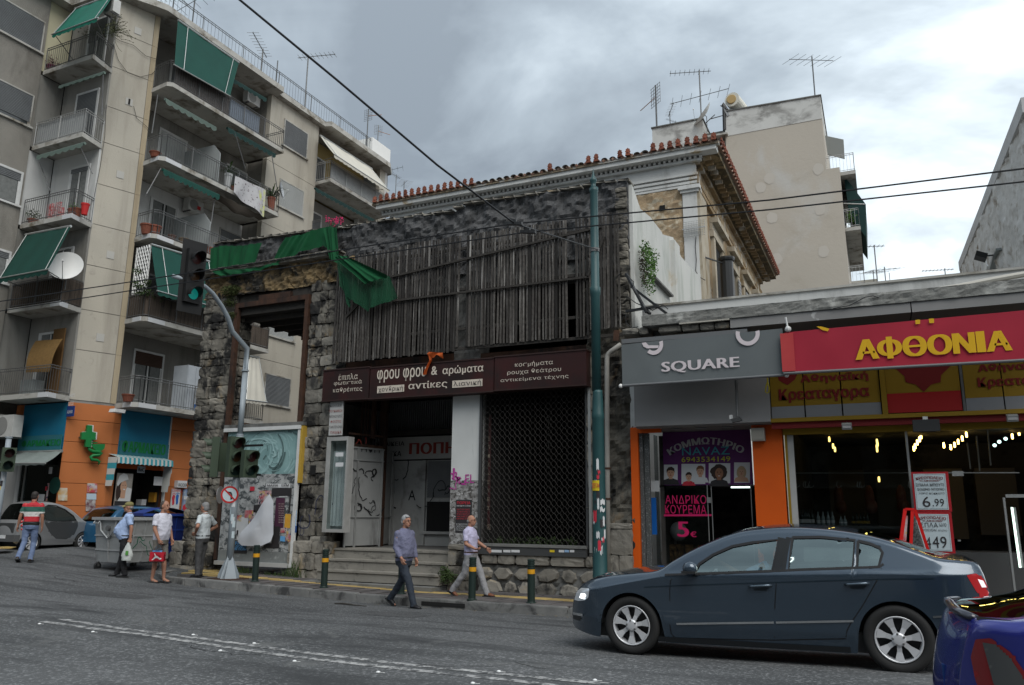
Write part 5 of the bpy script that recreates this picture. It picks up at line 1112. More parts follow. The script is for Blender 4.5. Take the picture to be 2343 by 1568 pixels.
# cabinet on the lowest right balcony, blue basket
a=W('B',1330,1400,X=XF+.6);t=thing('balcony_cabinet','tall grey metal cabinet standing on the lowest right balcony','cabinet',(a.x,a.y,zR[0]))
MB().box((a.x-.45,a.y,zR[0]),(a.x+.3,a.y+.75,zR[0]+1.75)).build('carcass',mat('cabinet_grey',(.42,.45,.48),.6,(.35,.38,.41),3,.5),t)
for k in range(2):MB().box((a.x+.302,a.y+.02+k*.37,zR[0]+.05),(a.x+.32,a.y+.36+k*.37,zR[0]+1.7)).build('door',mat('cabinet_grey',(.42,.45,.48)),t)
a=W('B',1455,1490,X=XF+.9);tag(MB().lathe([(.12,0),(.17,.28),(.15,.28),(.11,.02)],(a.x,a.y,zR[0]),12).build('basket',mat('blue_plastic',(.03,.12,.35),.5)),'small blue plastic basket at the end of the lowest right balcony','basket')
a=W('B',210,1310,Y=17.4);tag(MB().box((a.x-.3,17.3,zL[0]),(a.x+.35,17.7,zL[0]+.55)).build('balcony_table',mat('table_grey',(.2,.22,.22),.7)),'small grey table behind the rail of the lowest left balcony','table')
# bamboo blinds on lowest left recess
a,c=W('B',265,960,Y=17.5),W('B',465,945,Y=17.5);a2,c2=W('B',190,1195,Y=17.15),W('B',375,1190,Y=17.15)
b=MB();b.grid(lambda u,v:a.lerp(c,u).lerp(a2 .lerp(c2,u),v)+Vector((.0,-.1*sin(pi*v),0)),6,30);tag(b.build('bamboo_blind',mat('bamboo',(.24,.14,.045),.8,(.16,.095,.035),12,.5,bump=.4,bsc=60),smooth=True),'brown bamboo blind blowing out over the lowest left balcony','blind')
tag(MB().box((W('B',380,1100,Y=17.8).x,17.75,zL[0]+.1),(W('B',462,1100,Y=17.8).x,17.8,zL[0]+2.4)).build('brown_blind',mat('dark_bamboo',(.13,.07,.025),.8)),'dark brown blind hanging flat against the wall behind the lowest left balcony','blind')
# lattice screen with ivy
t=thing('trellis','white diamond lattice panel with ivy at the near end of the second right balcony','screen',(XF+.5,19.4,zR[1]))
p0,p1=Vector((XF+.1,19.5,0)),Vector((XF+1.0,19.38,0));lz_,lt_=zR[1]+.9,zR[1]+2.75
for q in((0,.06),(.94,1)):a,c=p0 .lerp(p1,q[0]),p0 .lerp(p1,q[1]);MB().beam((a.x,a.y,(lz_+lt_)/2),(c.x,c.y,(lz_+lt_)/2),.03,lt_-lz_).build('frame_bar',m_wpaint,t)
for k in range(-6,7):
 for s_ in(1,-1):
  pts=[]
  for j in range(13):
   u=(k+j*.5*1)/6 if s_==1 else(6-k-j*.5)/6
   if 0<=u<=1:q=p0 .lerp(p1,u);pts.append((q.x,q.y-.0,lz_+(lt_-lz_)*j/12))
  if len(pts)>1:MB().tube(pts,.022,4).build('lattice_bar',m_wpaint,t)
b=MB()
for k,(x,y)in enumerate(((1020,440),(1010,540),(1040,560),(1090,530),(1030,600),(1120,620),(1180,640),(1240,640),(1080,590))):p=W('B',x,y,X=XF+1.05);leafclump(b,p,(.1,.22,.2),90,.045,120+k)
tag(b.build('ivy',m_leafd),'ivy climbing the white lattice panel and trailing along the reed screened rail','ivy')
# glass balcony dividers
for i,(c,q)in enumerate((('A',(1440,1060)),('B',(1545,160)))):
 a=W(c,*q,X=XF+.9);z0=zR[3-i];b=MB();b.prism([(XB+.1,a.y,z0),(XF+.95,a.y,z0),(XF+.95,a.y,z0+1.4),(XF+.55,a.y,z0+1.85),(XB+.1,a.y,z0+1.85)],(0,.03,0))
 tag(b.build('divider_panel',mat('wired_glass',(.30,.32,.32),.3)),('frosted divider between flats on the second highest right balcony','frosted divider between flats on the third right balcony')[i],'divider')
# ---- ground floor: pharmacy
ph=thing('pharmacy','orange and blue pharmacy shopfront with green Greek lettering at the foot of the apartment block','shop',(-25,18,.8))
GZ=.3
def joint_wall(a,c,z0,z1,zs_,name,m=m_ph_or,th=.12):
 wallpanel(Vector((a[0],a[1],0)),Vector((c[0],c[1],0)),z0,z1,th+.1,m_woodd,'joint_core',ph)if False else None
 lv=[z0]+[z for z in zs_ if z0<z<z1]+[z1]
 for u,v in zip(lv,lv[1:]):wallpanel(Vector((a[0],a[1],0)),Vector((c[0],c[1],0)),u+.008,v-.008,th,m,name,ph)
jz=[1.9,2.65,3.35,4.05,4.8]
PX0=-25.215
joint_wall(PA,PB,GZ,5.4,jz,'orange_panel')
wallpanel(PA-pn*.03,PB-pn*.03,GZ,5.4,.3,mat('joint_dark',(.10,.04,.02)),'backing_wall',ph)
# left shopfront
BX0=W('U',200,350,Y=18).x;zt_,zb_,zs_=W('U',400,100,Y=18).z,W('U',400,375,Y=18).z,W('U',400,518,Y=18).z
MB().box((BX0,18.0,zs_-.1),(PX0-.01,18.1,5.38)).build('blue_panel',m_ph_bl,ph)
m_sgl=mat('acrylic_sign',(.03,.14,.17),.3)
MB().box((BX0+.02,17.93,zs_),(PX0-.03,17.96,zb_)).build('sign_plate',m_sgl,ph)
sgt('ΦΑΡΜΑΚΕΙΟ','U',205,485,590,405,m_green,ph,17.93,.06)
MB().box((-45,18.02,4.55),(BX0-.01,18.15,5.4)).build('dark_fascia',m_ph_or,ph);MB().box((-45,18.0,GZ),(W('U',30,1000,Y=18).x,18.1,4.54)).build('orange_wall',m_ph_or,ph)
MB().box((W('U',135,1000,Y=18).x,17.97,GZ),(W('U',165,1000,Y=18).x,18.07,zs_)).build('stone_jamb',m_white,ph);MB().box((W('U',30,1000,Y=18).x,18.0,GZ),(W('U',130,1000,Y=18).x,18.1,zs_)).build('stone_panel',m_dimw,ph)
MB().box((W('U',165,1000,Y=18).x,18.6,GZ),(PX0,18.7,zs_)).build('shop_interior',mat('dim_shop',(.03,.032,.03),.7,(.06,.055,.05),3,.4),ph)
MB().box((W('U',165,1000,Y=18).x,18.0,GZ),(PX0,18.02,zs_)).build('shop_window',glassmat('shop_glass',(.5,.52,.52),.03),ph)
MB().box((W('U',205,1000,Y=18).x,17.96,GZ),(W('U',218,1000,Y=18).x,17.99,zs_)).build('mullion',m_alu,ph)
for q in((432,830,470,1000,m_mixp),(462,675,500,740,m_paperw),(360,935,425,1005,m_paperw),(430,860,460,900,m_red)):
 a,c=W('U',q[0],q[3],Y=17.97),W('U',q[2],q[1],Y=17.97);flat([(a.x,17.98,a.z),(c.x,17.98,a.z),(c.x,17.98,c.z),(a.x,17.98,c.z)],q[4],ph,'window_sticker',.006)
b=MB();p=W('U',525,850,Y=17.99);b.lathe([(.28,0),(.28,.006)],(p.x,17.985,p.z),24,'y');b.build('round_emblem',mat('dark_emblem',(.01,.05,.04),.4),ph)
aw('U',(150,533),(592,522),(-60,640),(425,640),dict(Y=17.95),dict(Y=16.7),'grey ribbed awning over the left pharmacy window',mat('grey_awning',(.22,.25,.24),.7,(.16,.19,.18),12,.5),val=.06,sc=1,arms=None,group='pharmacy awnings')
# right shopfront on the side street
Y0,Y1=W('V',190,300,X=XF).y,W('V',655,400,X=XF).y;Yr=31
zb0,zb1=W('V',190,420,X=XF).z,W('V',165,560,X=XF).z
MB().box((XF-.1,Y0,zb1-.2),(XF,Y1,5.3)).build('blue_panel',m_ph_bl,ph);MB().box((XF+.05,Y0+.02,zb1),(XF+.08,Y1-.03,zb0)).build('sign_plate',m_sgl,ph)
a=W('V',200,530,X=XF+.085);c=W('V',615,580,X=XF+.085);text('ΦΑΡΜΑΚΕΙΟ',(XF+.085,a.y,a.z),(0,c.y-a.y,0),(0,0,.42),m_green,ph,bold=.06)
joint_wall((XF,PB.y),(XF,Y0-.01),GZ,5.3,jz,'orange_panel');joint_wall((XF,Y1+.06),(XF,Yr),GZ,5.3,jz,'orange_panel');MB().box((XF-.3,Y1+.06,GZ),(XF-.12,Yr,5.3)).build('backing_wall',mat('joint_dark',(.10,.04,.02)),ph);MB().box((XF-.08,Y1,GZ),(XF+.02,Y1+.055,5.3)).build('white_strip',m_white,ph)
zd=W('V',300,650,X=XF).z
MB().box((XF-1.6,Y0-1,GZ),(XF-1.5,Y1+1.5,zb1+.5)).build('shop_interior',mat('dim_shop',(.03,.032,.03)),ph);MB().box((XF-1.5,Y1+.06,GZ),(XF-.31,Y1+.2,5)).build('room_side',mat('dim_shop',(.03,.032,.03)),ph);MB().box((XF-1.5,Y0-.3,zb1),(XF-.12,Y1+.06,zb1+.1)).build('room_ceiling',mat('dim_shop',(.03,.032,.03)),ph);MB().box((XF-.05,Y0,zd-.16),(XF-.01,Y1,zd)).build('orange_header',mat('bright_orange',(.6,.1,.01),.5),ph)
a,c=W('V',348,730,X=XF),W('V',425,672,X=XF);MB().box((XF,a.y,a.z),(XF+.02,c.y,c.z)).build('plate',m_paperw,ph);text('RoC',(XF+.022,a.y+.03,a.z+.05),(0,c.y-a.y-.06,0),(0,0,(c.z-a.z)*.6),m_postb,ph,bold=.03)
a,c=W('V',505,850,X=XF),W('V',605,770,X=XF);MB().box((XF,a.y,a.z),(XF+.01,c.y,c.z)).build('notice',m_paperw,ph)
# poster of a smiling woman in a white hat (plain generic portrait)
tp_=thing('portrait_poster','large advertising poster of a smiling woman in a white hat beside the pharmacy door','poster',(XF+.1,20,2))
def sp(u,v,k=0):a_,c_=W('V',135,1000,X=XF+.12),W('V',315,740,X=XF+.12);return Vector((XF+.12+k*.002,a_.y+(c_.y-a_.y)*u,a_.z+(c_.z-a_.z)*v))
def sblob(pts,m,k,name='print'):b=MB();b.add([sp(u,v,k)for u,v in pts],[tuple(range(len(pts)))]);return b.build(name,m,tp_)
def ell2(cu,cv,ru,rv_,n=20,a0=0,a1=2*pi):return[(cu+ru*cos(a0+(a1-a0)*i/n),cv+rv_*sin(a0+(a1-a0)*i/n))for i in range(n+(a1-a0<6))]
m_skinp=mat('print_skin',(.5,.30,.2),.7);m_hatp=mat('print_hat',(.55,.56,.56),.7);m_hairp=mat('print_hair',(.04,.025,.02),.7)
MB().box((XF+.08,sp(0,0).y,sp(0,0).z-.5),(XF+.118,sp(1,0).y,sp(0,1).z)).build('board',mat('poster_back',(.22,.2,.18),.7,(.35,.33,.3),3,.5),tp_)
MB().box((XF+.119,sp(0,0).y,sp(0,0).z-.5),(XF+.122,sp(1,0).y,sp(0,0).z)).build('caption_strip',m_postb,tp_)
sblob(ell2(.25,.35,.24,.4),m_hairp,1);sblob([(.15,0),(.95,0),(1,.45),(.7,.5),(.5,.3),(.3,.15)],m_hatp,2);sblob([(.3,.1),(.6,.1),(.62,.45),(.32,.4)],m_skinp,3)
sblob(ell2(.45,.52,.2,.22),m_skinp,4);sblob([(0,.62),(.12,.9),(.35,1.0),(.6,.96),(.72,.78),(.5,.74),(.25,.66),(.08,.52)],m_hatp,5);sblob(ell2(.5,.42,.07,.025),m_paperw,6);sblob(ell2(.4,.56,.03,.012),m_hairp,6);sblob(ell2(.54,.57,.03,.012),m_hairp,6)
# striped canopy valance
cv=thing('striped_canopy','teal and white striped fabric canopy over the pharmacy side door','awning',(XF,Y0,zb1))
m_teal=mat('teal_stripe',(.04,.28,.34),.8);m_cst=mat('white_stripe',(.5,.5,.47),.8);A_=W('V',165,590,X=XF+.5);B_=W('V',695,640,X=XF+.5)
for k in range(26):
 u0,u1=k/26,(k+1)/26;p,q=A_.lerp(B_,u0),A_.lerp(B_,u1);b=MB();zt2=zb1+.02;b.add([(XF+.02,p.y,zt2),(XF+.02,q.y,zt2),(XF+.5,q.y,zt2-.12),(XF+.5,p.y,zt2-.12),(XF+.52,q.y,zt2-.32-.03*(k%2)),(XF+.52,p.y,zt2-.32-.03*((k+1)%2))],[(0,1,2,3),(3,2,4,5)]);b.build('stripe',m_teal if k%2 else m_cst,cv)
for yy,m_,lo in((A_.y,m_teal,1.0),(B_.y,m_cst,1.15)):
 for k in range(5):
  b=MB();z1_=zb1-.1-k*lo/5;b.add([(XF+.02,yy,z1_),(XF+.5-.03*k,yy,z1_),(XF+.5-.03*(k+1)+.04*(k%2),yy,z1_-lo/5),(XF+.02,yy,z1_-lo/5)],[(0,1,2,3)]);b.build('side_stripe',m_teal if(k%2 and m_==m_teal)else m_cst,cv)
# green cross with snake and bowl, hung clear of the pier
cr2=thing('pharmacy_cross','green cross sign with a bowl and snake emblem on the orange pier','sign',(-24.9,18.7,4))
d_=(PB-PA).normalized();off=pn*.22
def pp(x,y,o=.22):pt=W('C',x,y,Y=18.72);u=(W('C',x,y,Y=18.72).y);r=None
def pierpt(x,y,o=.2):
# intersect the view ray with the pier plane pushed out by o
 c=PA+pn*o;a=W('C',x,y,Y=10.0);dr_=(a-EYE);t=(c-EYE).dot(pn)/dr_.dot(pn);return EYE+dr_*t
def pshape(pts,m,o,th,name):P_=[pierpt(x,y,o)for x,y in pts];return MB().prism(P_,-pn*th).build(name,m,cr2)
cross=[(648,212),(685,215),(683,262),(712,268),(708,322),(680,320),(675,378),(632,372),(636,320),(603,318),(606,265),(642,262)]
pshape(cross,m_green,.30,.16,'cross');pshape([(x+(9 if x>660 else 3),y-2)for x,y in cross],m_frame,.22,.08,'cross_case')
pshape([(678,352),(780,352),(775,385),(755,402),(720,400),(690,385)],m_green,.24,.06,'bowl');pshape([(680,338),(725,338),(720,345),(682,346)],m_green,.24,.06,'snake_head')
sn=[(655,370),(665,395),(690,408),(735,412),(750,422),(735,435),(690,438),(672,450),(680,468),(720,472),(738,485),(728,510)]
b=MB();b.tube([pierpt(x,y,.22)for x,y in sn],[.05,.06,.065,.065,.06,.06,.06,.055,.055,.05,.045,.01],8);b.build('snake',m_green,cr2,smooth=True)
for q in((600,300),(640,360)):a=pierpt(*q,.2);MB().tube([a,a-pn*.2],.02,5).build('bracket',m_rail,cr2)
# pier notices, street plates, floodlight, side posters
def pboard(x0_,y0_,x1_,y1_,m,label=None,name='notice',th=.02,par=ph,o=.03):
 P_=[pierpt(x0_,y1_,o),pierpt(x1_,y1_,o),pierpt(x1_,y0_,o),pierpt(x0_,y0_,o)];z0=(P_[0].z+P_[1].z)/2;z1=(P_[2].z+P_[3].z)/2
 for q_ in P_[:2]:q_.z=z0
 for q_ in P_[2:]:q_.z=z1
 return MB().prism(P_,-pn*th).build(name,m,par)
pboard(646,645,720,712,m_mixp);pboard(642,720,714,765,mat('pale_blue_paper',(.4,.5,.58),.8));pboard(636,768,708,850,mat('poster_grey',(.4,.38,.37),.7,(.12,.05,.06),5,.2));pboard(430,678,500,772,mat('poster_cream',(.55,.55,.5),.7,(.5,.3,.1),4,.25))
a,c=W('U',640,195,Y=17.97),W('U',722,90,Y=17.97);t=tag(MB().box((a.x,17.93,a.z),(c.x,17.96,c.z)).build('street_name_plate',mat('plate_blue',(.012,.04,.17),.4)),'dark blue street name plates on the corner above the pharmacy','sign');ORG[t.name]=Vector((0,0,0))
for k,s in enumerate(('ΑΘΗΝΑ','ΟΔΟΣ','ΔΗΜΟΣ')):text(s,(a.x+.04,17.928,a.z+.1+k*.28),(c.x-a.x-.08,0,0),(0,0,.12),m_paperw,t,bold=.02)
fl=thing('floodlight','small white floodlight under the slab beside the blue pharmacy panel','floodlight',tuple(W('C',885,105,X=XF+.5)));p=W('C',870,108,X=XF+.6)
MB().obox(p,(.16,0,0),(0,.2,0),(0,.02,.06)).build('lamp_head',m_frame,fl);MB().beam(p,p+Vector((-.4,.2,.12)),.03).build('bracket',m_frame,fl)
def xboard(c,x0_,y0_,x1_,y1_,m,name,X=XF+.1,th=.05,par=None):
 a,q=W(c,x0_,y1_,X=X),W(c,x1_,y0_,X=X);return MB().box((X-th,a.y,a.z),(X,q.y,q.z)).build(name,m,par)
o_=tag(xboard('V',735,808,830,870,m_paperw,'wall_box_sign',XF+.18,.18),'small grey white illuminated box sign above the foot poster','sign');ORG[o_.name]=Vector((0,0,0));a=W('V',745,860,X=XF+.19);text('BIODERMA',(XF+.183,a.y,a.z),(0,.62,0),(0,0,.12),m_postb,o_)
o_=tag(xboard('V',668,885,768,1090,m_paperw,'foot_poster'),'white poster with a red and a blue footprint beside the pharmacy door','poster');ORG[o_.name]=Vector((0,0,0))
def footprint(cx,cy,m):
 b=MB();c_=W('V',cx,cy,X=XF+.106);b.add([(XF+.106,c_.y+u,c_.z+v)for u,v in((-.05,.18),(.02,.2),(.07,.14),(.05,.0),(.06,-.12),(.02,-.2),(-.04,-.18),(-.05,-.05),(-.08,.08))],[tuple(range(9))]);b.build('footprint',m,o_)
 for k in range(5):b=MB();b.ell((XF+.106,c_.y-.06+k*.035,c_.z+.22+.01*(2-abs(k-2))),(.004,.015,.022),8,5);b.build('toe',m,o_)
footprint(697,990,mat('poster_red',(.5,.03,.05)));footprint(733,985,mat('poster_bluef',(.02,.12,.4),.6));a=W('V',685,915,X=XF+.106);text('GEHWOL',(XF+.102,a.y,a.z),(0,.5,0),(0,0,.12),mat('poster_red',(.5,.03,.05)),o_)
o_=thing('product_standee','narrow blue and white product display panel beside the foot poster','advert',(XF,24,2));xboard('V',783,885,860,1110,mat('standee_blue',(.06,.13,.33),.5,(.35,.42,.5),3,.3),'panel',XF+.12,.08,o_);xboard('V',795,955,845,985,m_paperw,'label_patch',XF+.13,.008,o_)
b=MB();p=W('V',812,1062,X=XF+.13);b.lathe([(.13,0),(.13,.006)],(XF+.125,p.y,p.z),20,'x');b.build('red_disc',m_red,o_)
o_=tag(xboard('V',510,920,582,1010,m_por,'orange_display',XF-.4,.3),'orange product display just inside the pharmacy side door','display')
o_=tag(xboard('V',390,985,440,1040,m_paperw,'counter_stack',XF-.5,.3),'pale stack of boxes on the pharmacy counter inside the side door','boxes')
# ---- antennas
def antenna(label,base,h,kind=0,rot=0.0,sc=1.0,group='roof antennas'):
 t=thing('antenna',label,'antenna',tuple(base),rot,group);m=m_rail
 MB().tube([(0,0,0),(0,0,h)],.022*sc,5).build('mast',m,t,local=True)
 if kind in(0,2):
  MB().tube([(-.9*sc,0,h-.1),(.35*sc,0,h-.1)],.012*sc,4).build('boom',m,t,local=True)
  b=MB()
  for k in range(9):x_=-.88*sc+k*.145*sc;b.tube([(x_,-.17*sc,h-.1),(x_,.17*sc,h-.1)],.007*sc,3);b.tube([(x_,0,h-.16),(x_,0,h-.04)],.007*sc,3)
  b.build('elements',m,t,local=True,stuff=True)
 if kind in(1,2):
  z_=h-(.9 if kind==2 else.15)*sc;MB().tube([(-.9*sc,.2,z_-.25),(.85*sc,-.2,z_+.3)],.012*sc,4).build('boom',m,t,local=True)
  b=MB()
  for k in range(7):u=-.85+k*.28;b.tube([(u*sc,.0-.22*u-.35*sc,z_+.3*u*.9),(u*sc,.0-.22*u+.35*sc,z_+.3*u*.9)],.007*sc,3)
  b.build('elements',m,t,local=True,stuff=True)
 if kind==3:
  b=MB()
  for k in range(5):b.tube([(-.18*sc+.09*k*sc,0,h-.5*sc),(-.18*sc+.09*k*sc,0,h)],.006*sc,3)
  for k in range(7):b.tube([(-.2*sc,.02,h-.5*sc+k*.08*sc),(.2*sc,.02,h-.5*sc+k*.08*sc)],.006*sc,3)
  b.build('reflector_grid',m,t,local=True,stuff=True);MB().tube([(0,.02,h-.3*sc),(.6*sc,.1,h-.35*sc)],.012*sc,4).build('boom',mat('antenna_orange',(.4,.15,.03)),t,local=True)
 return t
RT=ROOF+.26
def roofant(label,c,bx,by,tx,ty,kind,rot,X=XF+.1,sc=1.3):
 p=W(c,bx,by,X=X);q=W(c,tx,ty,X=X);antenna(label,(p.x,p.y,RT),q.z-RT,kind,rot,sc)
roofant('antenna mast at the top left edge of the photo on the apartment roof','A',1130,130,1150,-20,0,.4);roofant('tall mast second from left on the apartment roof','A',1262,200,1278,-20,1,.2)
roofant('tall comb shaped antenna against the grey sky left of the diagonal cable','T',190,230,215,-30,0,2.0,sc=1.6);roofant('short mast with a thin crossbar on the apartment roof','T',318,300,332,65,4,.3)
roofant('antenna with an orange fitting touching the diagonal cable','T',565,465,595,20,0,3.4,sc=1.6);roofant('grid antenna with orange boom near the far end of the apartment roof','T',1085,860,1108,480,3,0,sc=1.4);roofant('slim vertical panel antenna at the far end of the apartment roof','T',1175,920,1158,590,3,.8,sc=1.2)
for i,(bx_,by_,tx_,ty_,k_)in enumerate(((1262,1130,1268,985,1),(1335,1170,1345,1035,0),(1405,1160,1408,1090,1))):
 p=W('T',bx_,by_,Y=44);q=W('T',tx_,ty_,Y=44);antenna(('left','middle','right')[i]+' one of the three distant antennas behind the left end of the tiled roof',tuple(p-Vector((0,0,3))),q.z-p.z+3,k_,.5+i,1.3)
# ================================================================== NEOCLASSICAL HOUSE BEHIND THE RUIN
neo=thing('neoclassical_house','old two storey neoclassical house with tiled eaves, white cornice and peeling ochre side','building',(-10,24.4,0))
NX0,NX1,NY0,NY1,NZ=-17.0,-4.75,24.4,39.6,13.55
m_neow=mat('neo_white',(.64,.64,.62),.85,(.54,.54,.52),1.4,.6,stain=(.2,.19,.17),ssc=(1.5,1.5,.5),sthr=(.56,.8),bump=.3,bsc=16,stain2=(.40,.31,.19),s2sc=.9,s2thr=(.62,.7))
m_neor=mat('rubble_field',(.42,.31,.19),.9,(.30,.22,.14),3,.5,stain=(.5,.44,.33),ssc=(3.5,3.5,5),sthr=(.5,.62),bump=1,bsc=9)
m_neos=mat('ochre_peeling',(.33,.235,.125),.9,(.22,.155,.09),1.2,.5,stain=(.44,.41,.36),ssc=(2,2,.8),sthr=(.52,.62),bump=.7,bsc=12,stain2=(.10,.075,.05),s2sc=1.8,s2thr=(.56,.66))
m_soff=mat('mossy_soffit',(.11,.085,.045),.95,(.05,.042,.03),3,.5,stain=(.27,.2,.11),ssc=(2,2,2),sthr=(.54,.64),bump=.6,bsc=12)
MB().box((NX0+.3,NY0+.1,0),(NX1-.05,NY1-.1,NZ-.3)).build('core',m_neow,neo)
MB().box((NX0+.28,NY0-.004,12.8),(NX1+.004,NY0+.1,13.155)).build('frieze',m_neow,neo)
MB().box((NX0+.28,NY0+.02,6),(NX1-.01,NY0+.11,12.79)).build('front_wall',m_neow,neo)
for k,(z0,z1,o_)in enumerate(((12.72,12.80,.07),(12.58,12.66,.045),(12.44,12.52,.03),(12.33,12.40,.045))):MB().box((NX0+.28,NY0-o_,z0),(NX1+o_,NY0+.0,z1)).build('moulding',m_neow,neo)
rough_wall(-7.3,-5.22,6.5,12.32,NY0+.0,m_neor,'rubble_field',neo,.05,2.5,.12,thick=False);
MB().box((-5.2,NY0-.08,6.5),(NX1+.02,NY0+.02,12.1)).build('corner_pilaster',m_neow,neo)
for z0,z1,o_ in((12.1,12.2,.06),(12.2,12.32,.12)):MB().box((-5.2-o_,NY0-.08-o_,z0),(NX1+.02+o_,NY0+.02,z1)).build('capital',m_neow,neo)
MB().box((-7.0,NY0-.2,11.6),(-6.75,NY0+.02,12.1)).build('bracket_volute',m_neow,neo)
p=W('H',322,922,Y=NY0-.03);MB().box((p.x-.09,NY0-.08,p.z-.08),(p.x+.09,NY0-.052,p.z+.08)).build('putlog_hole',m_dark,neo)
# cornice: dentils and corona, front and side
def run(axis_,a,c,z0,z1,o0,o1,m,name):
 if axis_=='x':MB().box((a,NY0-o1,z0),(c,NY0-o0,z1)).build(name,m,neo)
 else:MB().box((NX1+o0,a,z0),(NX1+o1,c,z1)).build(name,m,neo)
run('x',NX0,NX1+.22,13.16,13.24,0,.14,m_neow,'bed_moulding');run('x',NX0-.1,NX1+.75,13.34,NZ,.001,.42,m_neow,'corona');run('x',NX0-.1,NX1+.25,13.24,13.34,0,.05,m_conc,'dentil_bed')
b=MB();x=NX0
while x<NX1+.2:b.box((x,NY0-.17,13.245),(x+.085,NY0-.051,13.335));x+=.17
b.build('dentils',m_neow,neo,stuff=True)
run('y',NY0,NY1,13.1,13.24,0,.14,m_neos,'bed_moulding');run('y',NY0,NY1+.2,13.34,NZ,0,.75,m_soff,'corona');run('y',NY0,NY1,13.24,13.34,0,.25,m_soff,'dentil_bed')
b=MB();y=NY0
while y<NY1:b.box((NX1+.251,y,13.2),(NX1+.5,y+.12,13.335));y+=.42
b.build('modillions',m_neos,neo,stuff=True)
# roof of curved tiles
m_tile=mat('roof_tile',(.27,.12,.075),.9,(.20,.17,.14),3,.5,stain=(.07,.06,.05),ssc=(2,2,2),sthr=(.52,.66),rnd=.25)
RZ=NZ;EX0,EX1,EY0,EY1=NX0-.2,NX1+.85,NY0-.5,NY1+.3
rg=(EX0+EX1)/2;hx=(EX1-EX0)/2;RH=1.6
b=MB();b.add([(EX0,EY0,RZ),(EX1,EY0,RZ),(EX1,EY1,RZ),(EX0,EY1,RZ),(rg,EY0+hx,RZ+RH),(rg,EY1-hx,RZ+RH)],[(0,1,4),(1,2,5,4),(2,3,5),(3,0,4,5),(0,3,2,1)]);b.build('roof',m_tile,neo)
def tile_me(m,s=1.0):
 b=MB()
 b.grid(lambda u,v:Vector(((.115-.02*v)*cos(pi*u),v*.55,(.085-.01*v)*sin(pi*u))),6,2);b.grid(lambda u,v:Vector(((.085-.02*v)*cos(pi*u),v*.55+.001,(.06-.01*v)*sin(pi*u))),6,1)
 o_=b.build('cover_tile',m,neo,local=True);me=o_.data;bpy.data.objects.remove(o_);return me
def ante_me():
 b=MB();pts=[(-.075,0),(-.085,.07),(-.055,.10),(-.09,.15),(-.06,.20),(-.07,.24),(-.03,.25),(0,.29),(.03,.25),(.07,.24),(.06,.20),(.09,.15),(.055,.10),(.085,.07),(.075,0)]
 b.prism([(x,0,z)for x,z in pts],(0,.05,0));b.ell((0,-.005,.12),(.035,.02,.05),6,4);o_=b.build('antefix',m_terra,neo,local=True);me=o_.data;bpy.data.objects.remove(o_);return me
t_me=tile_me(m_tile);m_mortw=mat('tile_mortar',(.42,.40,.36),.9,(.3,.28,.25),4,.5,rnd=.15);t_mew=tile_me(m_mortw);a_me=ante_me()
NT=47;rn=random.Random(2)
for i in range(NT):
 x=EX0+.12+(EX1-EX0-.25)*i/(NT-1)
 has=(x<-13.1)or abs(x+12.8)<.14 or abs(x+9.66)<.14 or abs(x+8.08)<.3 or(x>-7.4 and x<-6.7)or x>-6.25
 inst(t_me if has else t_mew,'cover_tile',neo,(x,EY0-.02+rn.uniform(-.02,.02),RZ+.03),(1,1,1),(radians(14),0,rn.uniform(-.05,.05)))
 if has:inst(a_me,'antefix',neo,(x,EY0-.08,RZ+.03),(1,1,rn.uniform(.9,1.05)),(rn.uniform(-.1,.1),rn.uniform(-.08,.08),rn.uniform(-.25,.25)))
for i in range(46):
 y=EY0+.35+(EY1-EY0-.5)*i/45
 inst(t_me,'cover_tile',neo,(EX1+.02,y,RZ+.02),(1,1,1),(radians(14),0,pi/2));inst(a_me,'antefix',neo,(EX1+.08,y,RZ+.02),(1,1,rn.uniform(.8,1)),(0,rn.uniform(-.1,.1),pi/2))
b=MB();
for s_ in range(40):x=EX0+.2+s_*(EX1-EX0-.4)/39;b.tube([(x,EY0,RZ+.03),(rg+(x-rg)*.1,EY0+hx*.9,RZ+RH*.92)],.07,4)
b.build('tile_rows',m_tile,neo,stuff=True)
# under-tile crust along the eave
MB().box((EX0-.05,EY0+.02,RZ-.06),(EX1,EY0+.3,RZ+.02)).build('eave_crust',mat('broken_mortar',(.30,.24,.16),.95,(.18,.14,.10),3,.5,stain=(.42,.41,.38),ssc=(1,1,1),sthr=(.48,.55)),neo)
